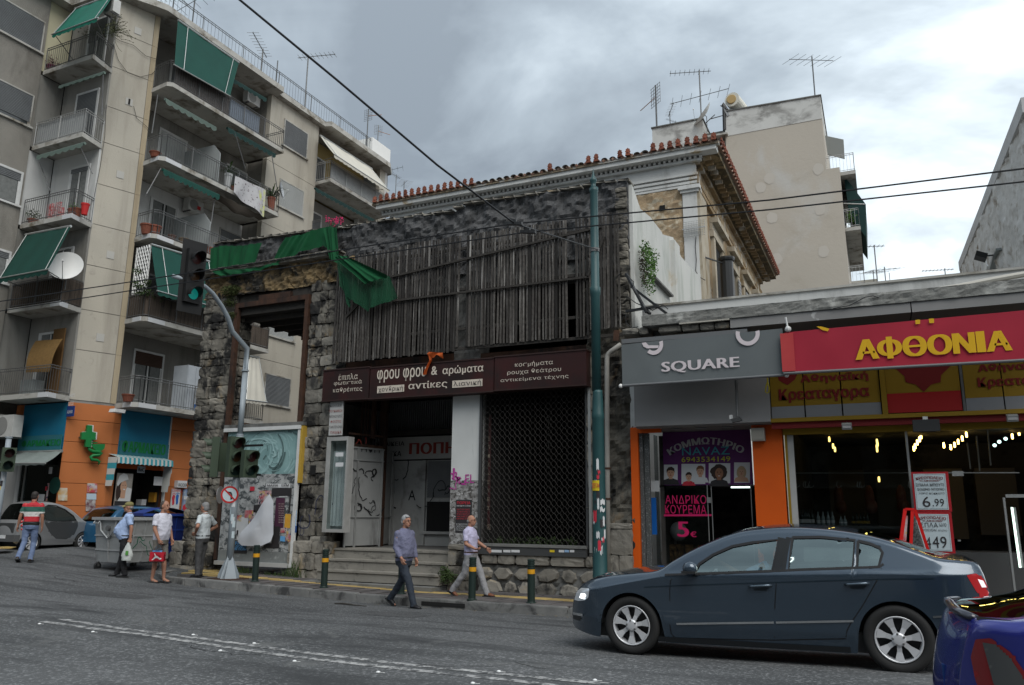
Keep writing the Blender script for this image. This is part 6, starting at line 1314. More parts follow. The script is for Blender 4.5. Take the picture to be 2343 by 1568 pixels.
# side elevation
wallpanel(Vector((NX1,NY0-.0,0)),Vector((NX1,NY1,0)),6,13.1,.2,m_neos,'side_wall',neo)
m_neoc=mat('pale_stucco',(.43,.39,.32),.9,(.33,.28,.2),1.5,.5,stain=(.22,.17,.1),ssc=(2,2,.5),sthr=(.52,.65),bump=.3)
MB().box((NX1+.002,NY0-.06,6),(NX1+.1,NY0+1.1,12.3)).build('side_pilaster',m_neoc,neo)
for k,(ya,yb)in enumerate(((26.8,28.2),(30.2,31.5),(33.4,34.7),(36.6,37.8))):
 w_=MB();w_.box((NX1-.15,ya,8.2),(NX1+.012,yb,11.2));w_.build('window_opening',m_dark if k!=1 else mat('boarded',(.20,.19,.17),.8),neo)
 for q in((ya-.28,ya,8.0,11.25),(yb,yb+.28,8.0,11.25)):MB().box((NX1,q[0],q[2]),(NX1+.12,q[1],q[3])).build('window_surround',m_neoc,neo)
 for(za,zb,o_)in((11.26,11.5,.14),(11.51,11.75,.10),(11.76,11.95,.30)):MB().box((NX1,ya-.38,za),(NX1+o_,yb+.38,zb)).build('window_hood',m_neoc,neo)
 if k in(1,2):
  b=MB();ys_=yb-.1 if k==1 else ya
  for j in range(20):b.box((NX1+.14,ys_,8.3+j*.14),(NX1+.17,ys_+.55,8.41+j*.14))
  b.build('louvred_shutter',mat('grey_shutter',(.30,.31,.31),.7,(.22,.22,.22),6,.5),neo,stuff=True)
for(za,zb,o_)in((12.15,12.3,.12),(12.45,12.7,.08)):MB().box((NX1,NY0,za),(NX1+o_,NY1,zb)).build('string_course',m_neos,neo)
fp=thing('flue_pipe','black metal flue pipe with bracket rising beside the ochre side windows','pipe',(NX1+.5,29.3,9));p=W('H',700,1230,X=NX1+.6)
MB().tube([(p.x,p.y,6.5),(p.x,p.y,p.z)],.22,12).build('pipe',m_black,fp);MB().lathe([(.26,0),(.28,.06),(.28,.12),(.2,.14)],(p.x,p.y,p.z-.05),12).build('cowl',m_black,fp);MB().beam((p.x,p.y,p.z-.15),(NX1,p.y-1.2,p.z-.15),.04).build('bracket',m_black,fp)
# faint cable and grid frame on the pilaster
MB().tube([W('H',*q,Y=NY0-.12)for q in((520,1090),(516,1150),(522,1230),(518,1295),(540,1330),(575,1350))],.012,4).build('cable',m_wire,neo)
gr=thing('grid_antenna','thin wire grid aerial fixed on the corner pilaster of the ochre house','antenna',(-5.4,NY0-.1,11));b=MB();a,c=W('H',448,1095,Y=NY0-.16),W('H',570,990,Y=NY0-.16)
for k in range(9):x=a.x+(c.x-a.x)*k/8;b.tube([(x,NY0-.16,a.z),(x,NY0-.16,c.z)],.006,3);z=a.z+(c.z-a.z)*k/8;b.tube([(a.x,NY0-.16,z),(c.x,NY0-.16,z)],.006,3)
b.build('wire_grid',m_rails,gr,stuff=True);MB().beam((a.x-.03,NY0-.2,(a.z+c.z)/2),(c.x+.03,NY0-.2,(a.z+c.z)/2),.03).build('boom',m_rails,gr)
# ---- white party wall going back from the ruin
pw2=thing('white_party_wall','stained white rendered party wall stepping back from the ruin towards the ochre house','wall',(RX+.1,18,6))
prof=[W('H',*q,X=-4.72)for q in((125,762),(160,835),(190,925),(250,975),(318,1065),(322,1078),(385,1095),(392,1115),(432,1210),(520,1310),(575,1352))]
prof=[(clampf(p.y,FY+.05,24.3),p.z)for p in prof];prof=sorted(prof);pts=[(-4.72,FY+.05,5.6)]+[(-4.72,y,z)for y,z in prof]+[(-4.72,24.35,prof[-1][1]),(-4.72,24.35,5.6)]
m_party=mat('party_render',(.56,.56,.53),.9,(.46,.47,.45),.8,.6,stain=(.27,.30,.26),ssc=(1.2,1.2,.4),sthr=(.5,.8),bump=.35,bsc=14,stain2=(.42,.36,.25),s2sc=.7,s2thr=(.6,.75))
MB().prism(pts,(-.3,0,0)).build('wall',m_party,pw2)
for(ya,yb)in((20.3,20.9),):MB().box((-4.74,ya,5.6),(-4.60,yb,W('H',350,1080,X=-4.72).z-.05)).build('buttress',m_party,pw2)
MB().beam(W('H',265,1330,X=-4.66),W('H',375,1445,X=-4.66),.12,.05).build('sloped_ledge',m_conc,pw2)
b=MB()
for k,(x,y,r_,n)in enumerate(((200,1180,.30,150),(215,1220,.38,220),(235,1260,.35,200),(225,1310,.3,150),(215,1360,.24,90),(232,1400,.18,60),(250,1215,.25,80))):p=W('H',x,y,X=-4.6);leafclump(b,(p.x+.08,p.y,p.z),(.14,r_,r_),n,.035,200+k)
tag(b.build('trailing_bush',mat('fresh_leaf',(.07,.17,.02),.6,(.04,.10,.015),6)),'green bush trailing down the white party wall beside the slat screen','plant')
b=MB()
for k,(x,y,r_,n)in enumerate(((185,1230,.2,90),(195,1290,.22,110),(200,1350,.2,80))):p=W('H',x,y,X=-4.6);leafclump(b,(p.x+.05,p.y,p.z),(.08,r_,r_*1.3),n,.03,230+k)
tag(b.build('dry_growth',mat('dry_vine',(.05,.045,.03),.9)),'dark dry growth hanging below the trailing bush on the party wall','plant')
# steel brackets and cables at the right end of the ruin
bk=thing('lattice_bracket','perforated black steel struts between the ruin corner and the low shop roof','bracket',(RX,FY-.2,6))
for a,c in(((375,80),(550,410)),((420,190),(715,415)),((375,400),(650,355)),((515,360),(575,420))):MB().beam(W('I',*a,Y=FY-.25),W('I',*c,Y=FY-.45),.07,.05).build('strut',m_black,bk)
for pts in(((385,95),(440,150),(430,200),(520,330)),((330,80),(290,110),(265,145)),((380,270),(460,330),(600,390),(680,350)),((370,420),(375,500),(420,540),(480,530)),((600,330),(690,345),(730,380))):MB().tube([W('I',*q,Y=FY-.4)for q in pts],.010,4).build('loose_cable',m_wire,bk)
# ================================================================== TALL BLOCK FAR BEHIND
tb=thing('tall_beige_building','tall blank beige apartment gable with patched render and balconies on its right edge','building',(-5,42,0))
TY=42.0;T=lambda x,y:W('H',x,y,Y=TY)
def tpoly(pts,m,name,y=TY,th=6.0,par=tb):
 P_=[Vector((W('H',a,c,Y=TY).x,y,W('H',a,c,Y=TY).z))for a,c in pts];return MB().prism(P_,(0,th,0)).build(name,m,par)
m_tall=mat('tall_render',(.48,.435,.37),.9,(.41,.375,.32),.22,.7,stain=(.48,.465,.43),ssc=(.22,.22,.16),sthr=(.56,.66),stain2=(.36,.32,.26),s2sc=.45,s2thr=(.55,.85),bump=.2,bsc=5)
m_tallw=mat('tall_band',(.60,.60,.575),.9,(.48,.475,.45),.7,.5,stain=(.27,.265,.25),ssc=(.8,.8,1.2),sthr=(.48,.62))
X1a,X1b=T(1285,600).x,T(1390,900).x;zst=T(1300,690).z;ztp0,ztp1=T(690,352).z,T(1252,258).z;Xl=T(690,400).x
MB().prism([(Xl,TY,0),(X1b,TY,0),(X1b,TY,zst),(X1a,TY,zst),(X1a,TY,22.6),(Xl,TY,22.6)],(0,8,0)).build('gable_wall',m_tall,tb)
MB().prism([(Xl,TY-.02,22.602),(X1a,TY-.02,22.602),(X1a,TY-.02,ztp1),(Xl,TY-.02,ztp0)],(0,8,0)).build('parapet_band',m_tallw,tb)
MB().prism([(Xl-.05,TY-.08,ztp0),(X1a+.05,TY-.08,ztp1),(X1a+.05,TY-.08,ztp1+.06),(Xl-.05,TY-.08,ztp0+.06)],(0,8.1,0)).build('coping',m_conc,tb)
Xll=T(252,430).x;Xlm=T(553,385).x
MB().box((Xll,TY+.3,0),(Xlm,TY+6,22.5)).build('left_wall',m_tall,tb);MB().prism([(Xll,TY+.28,22.5),(Xlm,TY+.28,22.5),(Xlm,TY+.28,T(553,385).z),(Xll,TY+.28,T(252,430).z)],(0,6,0)).build('parapet_band',m_tallw,tb)
MB().box((Xll-.05,TY+.2,T(400,410).z),(Xlm+.05,TY+6.1,T(400,410).z+.07)).build('coping',m_conc,tb)
MB().box((Xlm,TY+.6,0),(Xl,TY+6,T(620,480).z)).build('link_wall',m_tallw,tb);MB().box((Xlm,TY+1.0,T(620,480).z),(Xl,TY+5,T(620,425).z)).build('grey_parapet',m_conc,tb)
MB().box((Xlm-.2,TY-.3,T(620,510).z),(Xl+.15,TY+.6,T(620,510).z+.1)).build('link_slab',m_slab,tb);MB().box((T(660,600).x,TY-.02,10),(T(668,600).x+.15,TY+.29,T(660,520).z)).build('dark_slot',mat('grey_slot',(.2,.21,.21),.8),tb)
for x,y in((958,745),(970,980),(1255,930),(1275,1180),(1000,1222),(1245,690),(905,800)):
 p=T(x,y);b=MB();rn=random.Random(x);b.add([(p.x+cos(2*pi*i/14)*.28*rn.uniform(.85,1.1),TY-.012,p.z+sin(2*pi*i/14)*.34*rn.uniform(.85,1.1))for i in range(14)],[tuple(range(14))]);b.build('filler_patch',mat('filler',(.485,.452,.40),.9),tb)
# balconies on the right flank
b_z=[T(1350,735).z-.0,W('H',1450,1070,Y=43).z]
for k,z in enumerate((19.45,16.35,13.25)):
 s=MB().box(((X1a if k==0 else X1b)-.0,TY+.35,z-.1),(X1b+.75,TY+8,z+.1)).build('balcony',m_slab,tb)
 railing([((X1a if k==0 else X1b),TY+.4),(X1b+.7,TY+.4),(X1b+.7,TY+7.9)],z+.1,1.0,s,m_rails,.16,post=1.5)
tr_=lambda x,y,Y=43:W('H',x,y,Y=Y)
for lb_,pts,y_,th_,m_ in(('grey side awning on the uppermost flank balcony of the tall block',((1285,492),(1395,515),(1402,628),(1300,602)),43,.1,mat('side_awning',(.22,.23,.22),.8)),('black green awning jutting from the tall block towards the bright sky',((1400,750),(1415,752),(1527,898),(1530,1095),(1462,1008),(1425,930)),43,4.0,mat('blackgreen',(.008,.035,.032),.8))):
 t=thing('flank_awning',lb_,'awning',tuple(tr_(*pts[0])));MB().prism([tr_(*q)for q in pts],(0,th_,0)).build('canvas',m_,t)
 if th_>1:MB().tube([tr_(1395,895),tr_(1525,900)],.035,5).build('arm',m_rails,t)
p=tr_(1440,975);b=MB();leafclump(b,p,(.3,.5,.4),160,.08,7);tag(b.build('balcony_plant',m_leaf),'green plant on the flank balcony below the black green awning','plant')
# roof items on the tall block
t=thing('solar_water_heater','round ended white solar water tank with tilted collector on the tall block roof','water heater',tuple(T(735,275)));p=T(733,277);q=T(810,330)
MB().tube([p,p+Vector((.25,1.4,0))],.42,20).build('tank',mat('tank_cream',(.62,.60,.52),.5),t,smooth=False);MB().lathe([(.24,0),(.28,.03),(.24,.05),(.22,.03)],(p.x-.02,p.y-.06,p.z),20,'y').build('end_ring',mat('ring_ochre',(.4,.28,.12),.6),t)
MB().prism([(p.x-.5,p.y-.1,p.z-.45),(q.x,p.y+.5,q.z),(q.x,p.y+.5,q.z-.12),(p.x-.3,p.y-.1,p.z-1.0)],(0,1.6,0)).build('collector',mat('collector_grey',(.12,.13,.14),.4),t)
t=thing('chimney_pipe','bent black chimney pipe at the left end of the tall block roof','pipe',tuple(T(685,350)));MB().tube([T(690,460),T(686,325),T(680,305),T(672,318)],.1,8).build('pipe',m_black,t);MB().tube([T(684,308),T(704,340)],.08,8).build('elbow',m_black,t)
dish('white satellite dish seen edge on at the roof of the tall block',T(555,360),.75,(-.5,-.3,.4));
def ant2(label,bx,by,tx,ty,kind,rot,sc):p,q=T(bx,by),T(tx,ty);antenna(label,(p.x,TY+.6,p.z),q.z-p.z,kind,rot,sc,'antennas on the tall block')
ant2('thin mast with a grid and orange piece, left of the tall block antennas',272,425,266,165,3,2.4,2.6);ant2('small antenna between the two tall masts above the old tiled roof',353,415,352,320,0,2.0,1.3)
ant2('tall mast with comb and cross antennas above the antefixes',540,380,520,75,2,.3,1.9);ant2('tall crossed antenna at the top right corner of the tall block',1223,260,1198,-10,1,.9,1.7);ant2('tiny antenna by the parapet next to the white dish',385,405,380,378,0,1,.8)
MB().tube([T(600,395),T(690,370)],.03,4).build('roof_bar',m_rail,tb);MB().tube([T(575,420),T(632,368)],.03,4).build('roof_bar',m_rail,tb)
# far right distance: low roofs with antennas
fr=thing('distant_roof','small distant flat roof under the bright sky right of the tall block','building',(3,60,0));a,c=W('H',1480,1350,Y=60),W('H',1598,1340,Y=60);MB().box((a.x-1.5,60,5),(c.x,66,c.z)).build('wall',m_pier,fr)
for lb_,q in(('comb antenna on the distant roof right of the tall block',(('H',1595,1340),('H',1582,1140),0,.3,2.0)),('bent distant antenna right of the comb antenna',(('H',1645,1360),('H',1637,1270),1,.9,1.6)),('thin distant mast near the low shop roof',(('H',1670,1350),('H',1668,1305),4,0,1)),('lone antenna against the bright sky above the low shop roof',(('J',1512,95),('J',1512,35),0,.2,1.6)),('small antenna beside the lowest flank balcony',(('H',1575,1345),('H',1555,1290),1,1.2,1.4))):
 p,r_=W(*q[0],Y=60),W(*q[1],Y=60);antenna(lb_,tuple(p-Vector((0,0,2))),r_.z-p.z+2,q[2],q[3],q[4],'distant antennas')
# ---- rough white gable at the right edge of the picture
rw=thing('right_gable_wall','rough pitted white gable wall at the right edge above the butcher shop','building',(3,22,5));RWX=3.0
pts=[W('S',*q,X=RWX)for q in((925,140),(455,1350),(460,1440))];m_rough=mat('rough_white',(.68,.67,.65),.95,(.54,.53,.51),2.5,.5,stain=(.27,.22,.17),ssc=(2,2,2.5),sthr=(.55,.68),bump=.5,bsc=9,stain2=(.30,.10,.05),s2sc=2.4,s2thr=(.68,.72))
b=MB();y0,y1=16.2,pts[1].y;zt0=pts[0].z+(pts[0].z-pts[1].z)/(pts[0].y-pts[1].y)*(y0-pts[0].y)
def rf(u,v):y=y0+(y1-y0)*u;zt=zt0+(pts[1].z-zt0)*u;z=6.2+(zt-.28-6.2)*v;return Vector((RWX+.0-.07*(.4+vnoise((y,z,3),1.3,5)),y,z))
b.grid(rf,170,70);b.build('rough_face',m_rough,rw,smooth=True)
MB().prism([(RWX-.06,y0,zt0-.3),(RWX-.06,y1+.1,pts[1].z-.3),(RWX-.06,y1+.1,pts[1].z),(RWX-.06,y0,zt0)],(1.0,0,0)).build('coping_band',mat('band_grey',(.58,.58,.58),.85,(.48,.48,.48),1.5,.5),rw)
MB().prism([(RWX+.05,y0+.05,6.2),(RWX+.05,y1,6.2),(RWX+.05,y1,pts[1].z-.05),(RWX+.05,y0+.05,zt0-.05)],(6,0,0)).build('body',m_rough,rw);MB().prism([(RWX-.04,y1,5),(RWX+6,y1,5),(RWX+6,y1,pts[1].z),(RWX-.04,y1,pts[1].z)],(0,.15,0)).build('back_edge',m_rough,rw)
a,c=W('S',655,1415,X=RWX-.14),W('S',718,1285,X=RWX-.14);MB().prism([(RWX-.14,a.y,a.z),(RWX-.14,c.y,a.z),(RWX-.14,c.y,c.z+.1),(RWX-.14,a.y,c.z-.05)],(.12,0,0)).build('window',mat('grey_pane',(.25,.28,.28),.3),rw)
MB().prism([(RWX-.16,a.y+.1,a.z),(RWX-.16,a.y+.45,a.z),(RWX-.16,a.y+.1,c.z+.35),(RWX-.16,a.y-.2,c.z+.1)],(.02,0,0)).build('window_reveal',m_wpaint,rw)
t=thing('black_floodlight','small black floodlight on the rough white gable wall','floodlight',tuple(W('S',610,1318,X=RWX-.3)));p=W('S',605,1315,X=RWX-.4);MB().obox(p,(.12,.05,-.04),(0,.18,.0),(.02,0,.06)).build('lamp_head',m_black,t);MB().beam(p,p+Vector((.4,0,0)),.03).build('bracket',m_black,t)
# ================================================================== LOW SHOP BUILDING ON THE RIGHT
sh=thing('low_shop_building','low flat roofed building with crumbling concrete canopy above two shops','building',(-1,FY,0))
SX0=-4.5;SX1=7.0;CY0=15.4
MB().box((SX0,16.45,5.3),(SX1,16.75,6.24)).build('white_parapet',m_white,sh);MB().box((SX0-.02,16.41,6.24),(SX1,16.8,6.285)).build('parapet_coping',m_slab,sh)
MB().box((SX0,16.76,5.0),(SX1,30,5.4)).build('flat_roof',m_conc,sh)
m_rawc=mat('raw_concrete',(.23,.23,.215),.95,(.15,.15,.14),2.5,.5,stain=(.33,.33,.31),ssc=(2.5,2.5,1.2),sthr=(.54,.66),bump=.8,bsc=14)
def slabtop(x):return 5.80-.006*(x+4)
xs0=W('I',505,430,Y=CY0).x
b=MB();N_=90
def sf(u,v):x=xs0+(SX1-xs0)*u;zt=5.79+.012*vnoise((x*2,0,0),1,3);zb=5.57+.01*vnoise((x*3,4,0),1,3);return Vector((x,CY0-.02*vnoise((x*4,v*2,1),1,3),zb+(zt-zb)*v))
b.grid(sf,160,5);b.add([(xs0,CY0,5.79),(SX1,CY0,5.79),(SX1,16.45,5.84),(xs0,16.45,5.84),(xs0,16.45,5.57),(xs0,CY0,5.57),(SX1,CY0,5.57),(SX1,16.45,5.57)],[(0,1,2,3),(0,3,4,5),(5,4,7,6)]);b.build('canopy_edge',m_rawc,sh)
xg=W('I',1255,500,Y=CY0).x;m_fasc=mat('grey_fascia',(.25,.245,.24),.7,(.20,.197,.193),1.0,.6,stain=(.17,.165,.16),ssc=(1,1,1.5),sthr=(.6,.75),stain2=(.42,.42,.41),s2sc=5,s2thr=(.66,.72))
for a,c in((xg,W('J',1222,370,Y=CY0).x-.01),(W('J',1222,370,Y=CY0).x+.01,SX1)):MB().box((a,CY0+.03,5.38),(c,16.4,5.565)).build('lower_fascia',m_fasc,sh)
rs=random.Random(12)
for(u0,u1,v0,v1)in((645,840,515,585),(845,990,490,575),(1000,1120,490,560),(1125,1250,480,545),(340,480,545,610),(485,560,530,600)):
 a,c=W('I',u0,v1,Y=CY0+.1),W('I',u1,v0,Y=CY0+.1);inst(rs.choice(pblocks),'broken_concrete',sh,((a.x+c.x)/2,CY0+.35,(a.z+c.z)/2),(c.x-a.x,.55,c.z-a.z),(rs.uniform(-.1,.1),rs.uniform(-.05,.05),0))
MB().box((SX0,CY0+.5,5.3),(xg,16.45,5.56)).build('canopy_core',m_conc,sh);a,c=W('I',825,500,Y=CY0),W('I',1250,465,Y=CY0);MB().box((a.x,CY0-.01,5.54),(c.x,CY0+.06,5.565)).build('metal_strip',mat('old_strip',(.40,.38,.33),.6),sh)
MB().beam(W('I',295,560,Y=CY0-.05),W('I',290,650,Y=CY0-.05),.03,.12).build('rust_bracket',m_rust,sh)
MB().tube([W('J',*q,Y=CY0+.6)for q in((1250,245),(1600,195),(1900,135),(2177,85),(2400,40))],.055,8).build('roof_pipe',mat('cream_pipe',(.45,.43,.38),.5),sh);MB().tube([W('J',*q,Y=CY0-.03)for q in((560,375),(700,350),(830,280),(900,268),(950,285))],.008,4).build('cable',m_wire,sh)
# downpipe
dp=thing('downpipe','cream plastic downpipe with an elbow running down beside the green lamp post','pipe',tuple(W('I',210,1000,Y=FY-.15)))
MB().tube([W('I',330,680,Y=FY-.25),W('I',245,740,Y=FY-.2),W('I',222,765,Y=FY-.18),W('I',213,800,Y=FY-.18),W('I',213,1000,Y=FY-.18),W('G',1315,560,Y=FY-.18),W('G',1320,1290,Y=FY-.18)],.055,10).build('pipe',mat('pvc_beige',(.34,.33,.30),.5,(.27,.26,.24),4,.5),dp,smooth=True)
for y_ in(615,805):p=W('G',1318,y_,Y=FY-.18);MB().lathe([(.065,-.02),(.065,.02)],p,12).build('clamp',m_rust,dp)
# awnings with lettering
def shop_awning(label,TL,TR,BL,BR,m,Y0_,Y1_,lean=.18):
 t=thing('shop_awning',label,'awning',(TL[1]and-3,CY0,5));a,c=W(TL[0],TL[1],TL[2],Y=Y0_),W(TR[0],TR[1],TR[2],Y=Y0_);d2,e=W(BL[0],BL[1],BL[2],Y=Y1_),W(BR[0],BR[1],BR[2],Y=Y1_)
 b=MB();b.grid(lambda u,v:a.lerp(c,u).lerp(d2 .lerp(e,u),v)+Vector((0,-.010*exp(-((u-.12-v*.12)*14)**2)-.018*exp(-((u-.88+v*.1)*12)**2)*(1-v*.5)+.005*sin(u*17+v*5),0)),120,20);b.build('canvas',m,t,smooth=True)
 MB().tube([d2+Vector((-.04,0,0)),e+Vector((.06,0,0))],.028,8).build('bottom_bar',mat('awning_bar',(.13,.135,.14),.5),t);return t,a,c,d2,e
m_gawn=mat('grey_canvas',(.13,.146,.15),.85,(.112,.125,.13),1.2,.5,bump=.1,bsc=80);m_rawn=mat('crimson_canvas',(.36,.020,.040),.8,(.30,.016,.034),1.0,.5,bump=.1,bsc=80)
YA=15.38
sa,*_=shop_awning('grey drop awning with white lettering SQUARE above the barber shop',('I',335,682),('I',1700,545),('I',345,1030),('I',1722,938),m_gawn,YA,YA)
MB().box((W('I',340,660,Y=YA+.05).x,YA+.02,5.24),(W('I',1400,560,Y=YA+.05).x,YA+.3,5.33)).build('cassette',mat('awning_bar',(.13,.135,.14),.5),sa)
m_pink=mat('pale_pink_letter',(.60,.54,.56),.8)
def awt(s,c,x0_,y0_,x1_,y1_,m,par,Y,bold=.03):a,d_=W(c,x0_,y0_,Y=Y),W(c,x1_,y1_,Y=Y);return text(s,(a.x,Y-.022,a.z),(d_.x-a.x,0,0),(0,0,d_.z-a.z),m,par,'lettering',bold,lift=.008)
awt('SQUARE','I',678,930,1335,785,m_pink,sa,YA,.035)
def arcband(cx,cy,rx,ry,w_,a0,a1,c,m,par,Y,n=26):
 b=MB()
 for i in range(n):
  q=[];
  for(t_,k_)in((i,1),(i+1,1),(i+1,0),(i,0)):
   an=a0+(a1-a0)*t_/n;r_=1 if k_ else 1-w_;p=W(c,cx+rx*r_*cos(an),cy+ry*r_*sin(an),Y=Y);q.append((p.x,Y-.030,p.z))
  b.add(q,[(0,1,2,3)])
 return b.build('lettering',m,par)
arcband(1407,590,102,102,.34,-.28,pi+.22,'I',m_pink,sa,YA);arcband(610,680,82,90,.38,-.35,pi*.72,'I',m_pink,sa,YA);
b=MB();b.add([(W('I',x,y,Y=YA).x,YA-.030,W('I',x,y,Y=YA).z)for x,y in((512,668),(545,664),(570,690),(655,690),(650,712),(555,716),(525,700))],[tuple(range(7))]);b.build('lettering',m_pink,sa)
for q in((1735,940),(330,1032),(1745,545)):p=W('I',*q,Y=YA);b=MB();b.ell(p,.045,8,6);b.build('end_cap',m_wpaint,sa)
YR=15.32
sr,a_,c_,d_,e_=shop_awning('crimson awning with yellow Greek lettering above the butcher shop',('J',150,578),('J',2600,352),('J',160,925),('J',2600,790),m_rawn,YR,YR)
a,c=W('J',205,570,Y=YR),W('J',245,918,Y=YR);MB().box((a.x-.2,YR-.027,c.z+.03),(c.x,YR-.022,a.z-.03)).build('faded_edge',mat('faded_canvas',(.45,.055,.055),.85,(.40,.04,.045),3,.5),sr)
m_yl=mat('yellow_letter',(.62,.36,.012),.8)
awt('Ο','J',938,785,1137,633,m_yl,sr,YR,.045);a,c=W('J',1022,803,Y=YR),W('J',1056,615,Y=YR);MB().box((a.x,YR-.036,a.z),(c.x,YR-.033,c.z)).build('lettering',m_yl,sr)
for s,x0_,y0_,x1_,y1_ in(('Α',752,813,940,632),('Θ',1155,788,1345,603),('Ο',1365,775,1558,590),('Ν',1580,762,1754,577),('Ι',1782,750,1836,568),('Α',1862,745,2060,560)):awt(s,'J',x0_,y0_,x1_,y1_,m_yl,sr,YR,0 if s=='Ι' else.05)
for q in(((420,530),(460,530),(530,550),(515,572),(470,560)),((1256,475),(1296,472),(1297,508),(1258,510)),((1370,465),(1412,462),(1415,500),(1374,502))):
 b=MB();b.add([(W('J',x,y,Y=YR).x,YR-.030,W('J',x,y,Y=YR).z)for x,y in q],[tuple(range(len(q)))]);b.build('lettering',m_yl,sr)
b=MB();p,q=W('J',158,450,Y=YR),W('J',178,550,Y=YR);b.tube([p,q],.02,6);b.ell(q,.06,8,6);b.build('crank_fitting',m_frame,sr)
# barber shop
bs=thing('barber_shop','small barber shop front with orange frame, purple sign and dark glass door','shop',(-3.5,FY,0))
K_=lambda x,y,Y=FY:W('K',x,y,Y=Y)
m_bulk=mat('grey_bulkhead',(.29,.283,.28),.7,(.24,.235,.232),.8,.5,stain=(.22,.215,.21),ssc=(1,1,.8),sthr=(.6,.8))
MB().box((-4.66,16.2,3.6),(-1.9,16.3,5.5)).build('bulkhead',m_bulk,bs);MB().box((-4.66,16.301,3.58),(-1.9,17.4,3.63)).build('soffit',m_bulk,bs)
for x in(620,845,1090):p=K_(x,172,16.7);b=MB();b.lathe([(.1,0),(.12,-.012),(.08,-.02)],(p.x,p.y,3.579),16);b.build('downlight',m_alu,bs)
MB().box((-4.86,FY-.03,3.62),(-4.76,FY+.1,5.3)).build('white_pipe_strip',m_frame,bs)
MB().box((-4.86,FY-.06,0),(-4.70,FY+.1,3.62)).build('orange_post',m_orange,bs);MB().box((-4.699,FY-.05,3.5),(-4.2,FY+.05,3.6)).build('orange_head',m_orange,bs)
m_mosaic=mat('grey_mosaic',(.10,.105,.105),.5,(.04,.042,.042),30,.3,stain=(.24,.25,.25),ssc=(30,30,30),sthr=(.55,.6))
MB().box((-4.69,FY+.02,0),(-4.62,FY+.45,3.5)).build('mosaic_reveal',m_mosaic,bs);MB().box((-4.61,FY+.1,0),(-4.5,FY+.16,3.5)).build('mosaic_panel',m_mosaic,bs)
SYS=17.3
pu=mat('purple_sign',(.10,.014,.115),.5,(.085,.012,.10),1.2,.5);z1,z0=K_(900,195,SYS).z,K_(900,688,SYS).z;sx0,sx1=K_(500,400,SYS).x,K_(1305,400,SYS).x
MB().box((sx0,SYS,z0),(sx1,SYS+.06,z1)).build('sign_panel',pu,bs);m_gl=mat('grey_letter',(.42,.42,.44),.6)
a,c=K_(505,395,SYS),K_(1290,385,SYS);text('ΚΟΜΜΩΤΗΡΙΟ',(a.x+.10,SYS-.004,K_(900,265,SYS).z-.12),(c.x-a.x-.22,0,0),(0,0,.15),m_gl,bs,bold=.05,arc=1.15)
sgt('NAVAZ','K',675,418,1105,335,mat('teal_letter',(.05,.30,.38),.6),bs,SYS-.004,.0);sgt('6943534149','K',670,480,1112,425,mat('lime_letter',(.45,.45,.02),.6),bs,SYS-.004,.01)
# printed portraits on the sign: plain generic heads
m_pbg=mat('print_white',(.55,.56,.57),.6);m_sk1=mat('print_skin',(.5,.30,.2));m_sk2=mat('print_skin_dark',(.25,.12,.07),.7);m_blk_=m_hairp;m_blond=mat('print_blond',(.40,.30,.18),.7);m_brn=mat('print_brown',(.15,.07,.03),.7)
def kflat(pts,m,k,name='print',Y=SYS):b=MB();b.add([(K_(x,y,Y).x,Y-.004-.0015*k,K_(x,y,Y).z)for x,y in pts],[tuple(range(len(pts)))]);return b.build(name,m,bs)
def kel(cx,cy,rx,ry,m,k,n=18,jag=0):rn=random.Random(int(cx));return kflat([(cx+rx*(1+jag*rn.uniform(-1,1))*cos(2*pi*i/n),cy+ry*(1+jag*rn.uniform(-1,1))*sin(2*pi*i/n))for i in range(n)],m,k)
def face(cx,cy,r,hair,skin,style,shirt,k0=2):
 if style=='long':kel(cx,cy+r*.2,r*1.25,r*1.6,hair,k0,jag=.05)
 if style=='curly':kel(cx,cy-r*.1,r*1.6,r*1.45,hair,k0,26,.1)
 kflat([(cx-r*1.9,cy+r*2.6),(cx-r*1.5,cy+r*1.6),(cx-r*.4,cy+r*1.2),(cx+r*.4,cy+r*1.2),(cx+r*1.5,cy+r*1.6),(cx+r*1.9,cy+r*2.6)],shirt,k0+1)
 kflat([(cx-r*.35,cy+r*.7),(cx+r*.35,cy+r*.7),(cx+r*.4,cy+r*1.4),(cx-r*.4,cy+r*1.4)],skin,k0+2);kel(cx,cy+r*.12,r*.78,r*1.02,skin,k0+3)
 if style!='curly':kflat([(cx-r*.85,cy+r*.1),(cx-r*.9,cy-r*.6),(cx-r*.5,cy-r*1.15),(cx+r*.2,cy-r*1.3),(cx+r*.8,cy-r*.9),(cx+r*.88,cy+r*.05),(cx+r*.6,cy-r*.4),(cx,cy-r*.55),(cx-r*.6,cy-r*.4)],hair,k0+4)
 for s_ in(-1,1):kel(cx+s_*r*.3,cy+r*.02,r*.13,r*.06,m_hairp,k0+5,8);kel(cx+s_*r*.3,cy-r*.15,r*.18,r*.04,hair,k0+5,8)
 kel(cx,cy+r*.32,r*.07,r*.14,m_brn if skin is not m_sk2 else m_hairp,k0+4.5,8);kel(cx,cy+r*.62,r*.24,r*.07,m_rf if style!='curly' else m_paperw,k0+5,10)
for(x0_,x1_,y0_,y1_)in((508,633,502,682),(668,885,495,678),(917,1113,489,672),(1148,1292,482,668)):kflat([(x0_,y1_),(x1_,y1_),(x1_,y0_),(x0_,y0_)],m_pbg,0,'portrait_ground')
face(570,575,42,m_hairp,m_sk1,'short',m_postb);face(735,610,32,m_hairp,m_sk1,'short',m_red);face(840,560,40,m_brn,m_sk1,'short',m_pbg);face(1012,575,48,m_hairp,m_sk2,'curly',m_postb);face(1215,565,36,m_blond,m_sk1,'long',m_sk1)
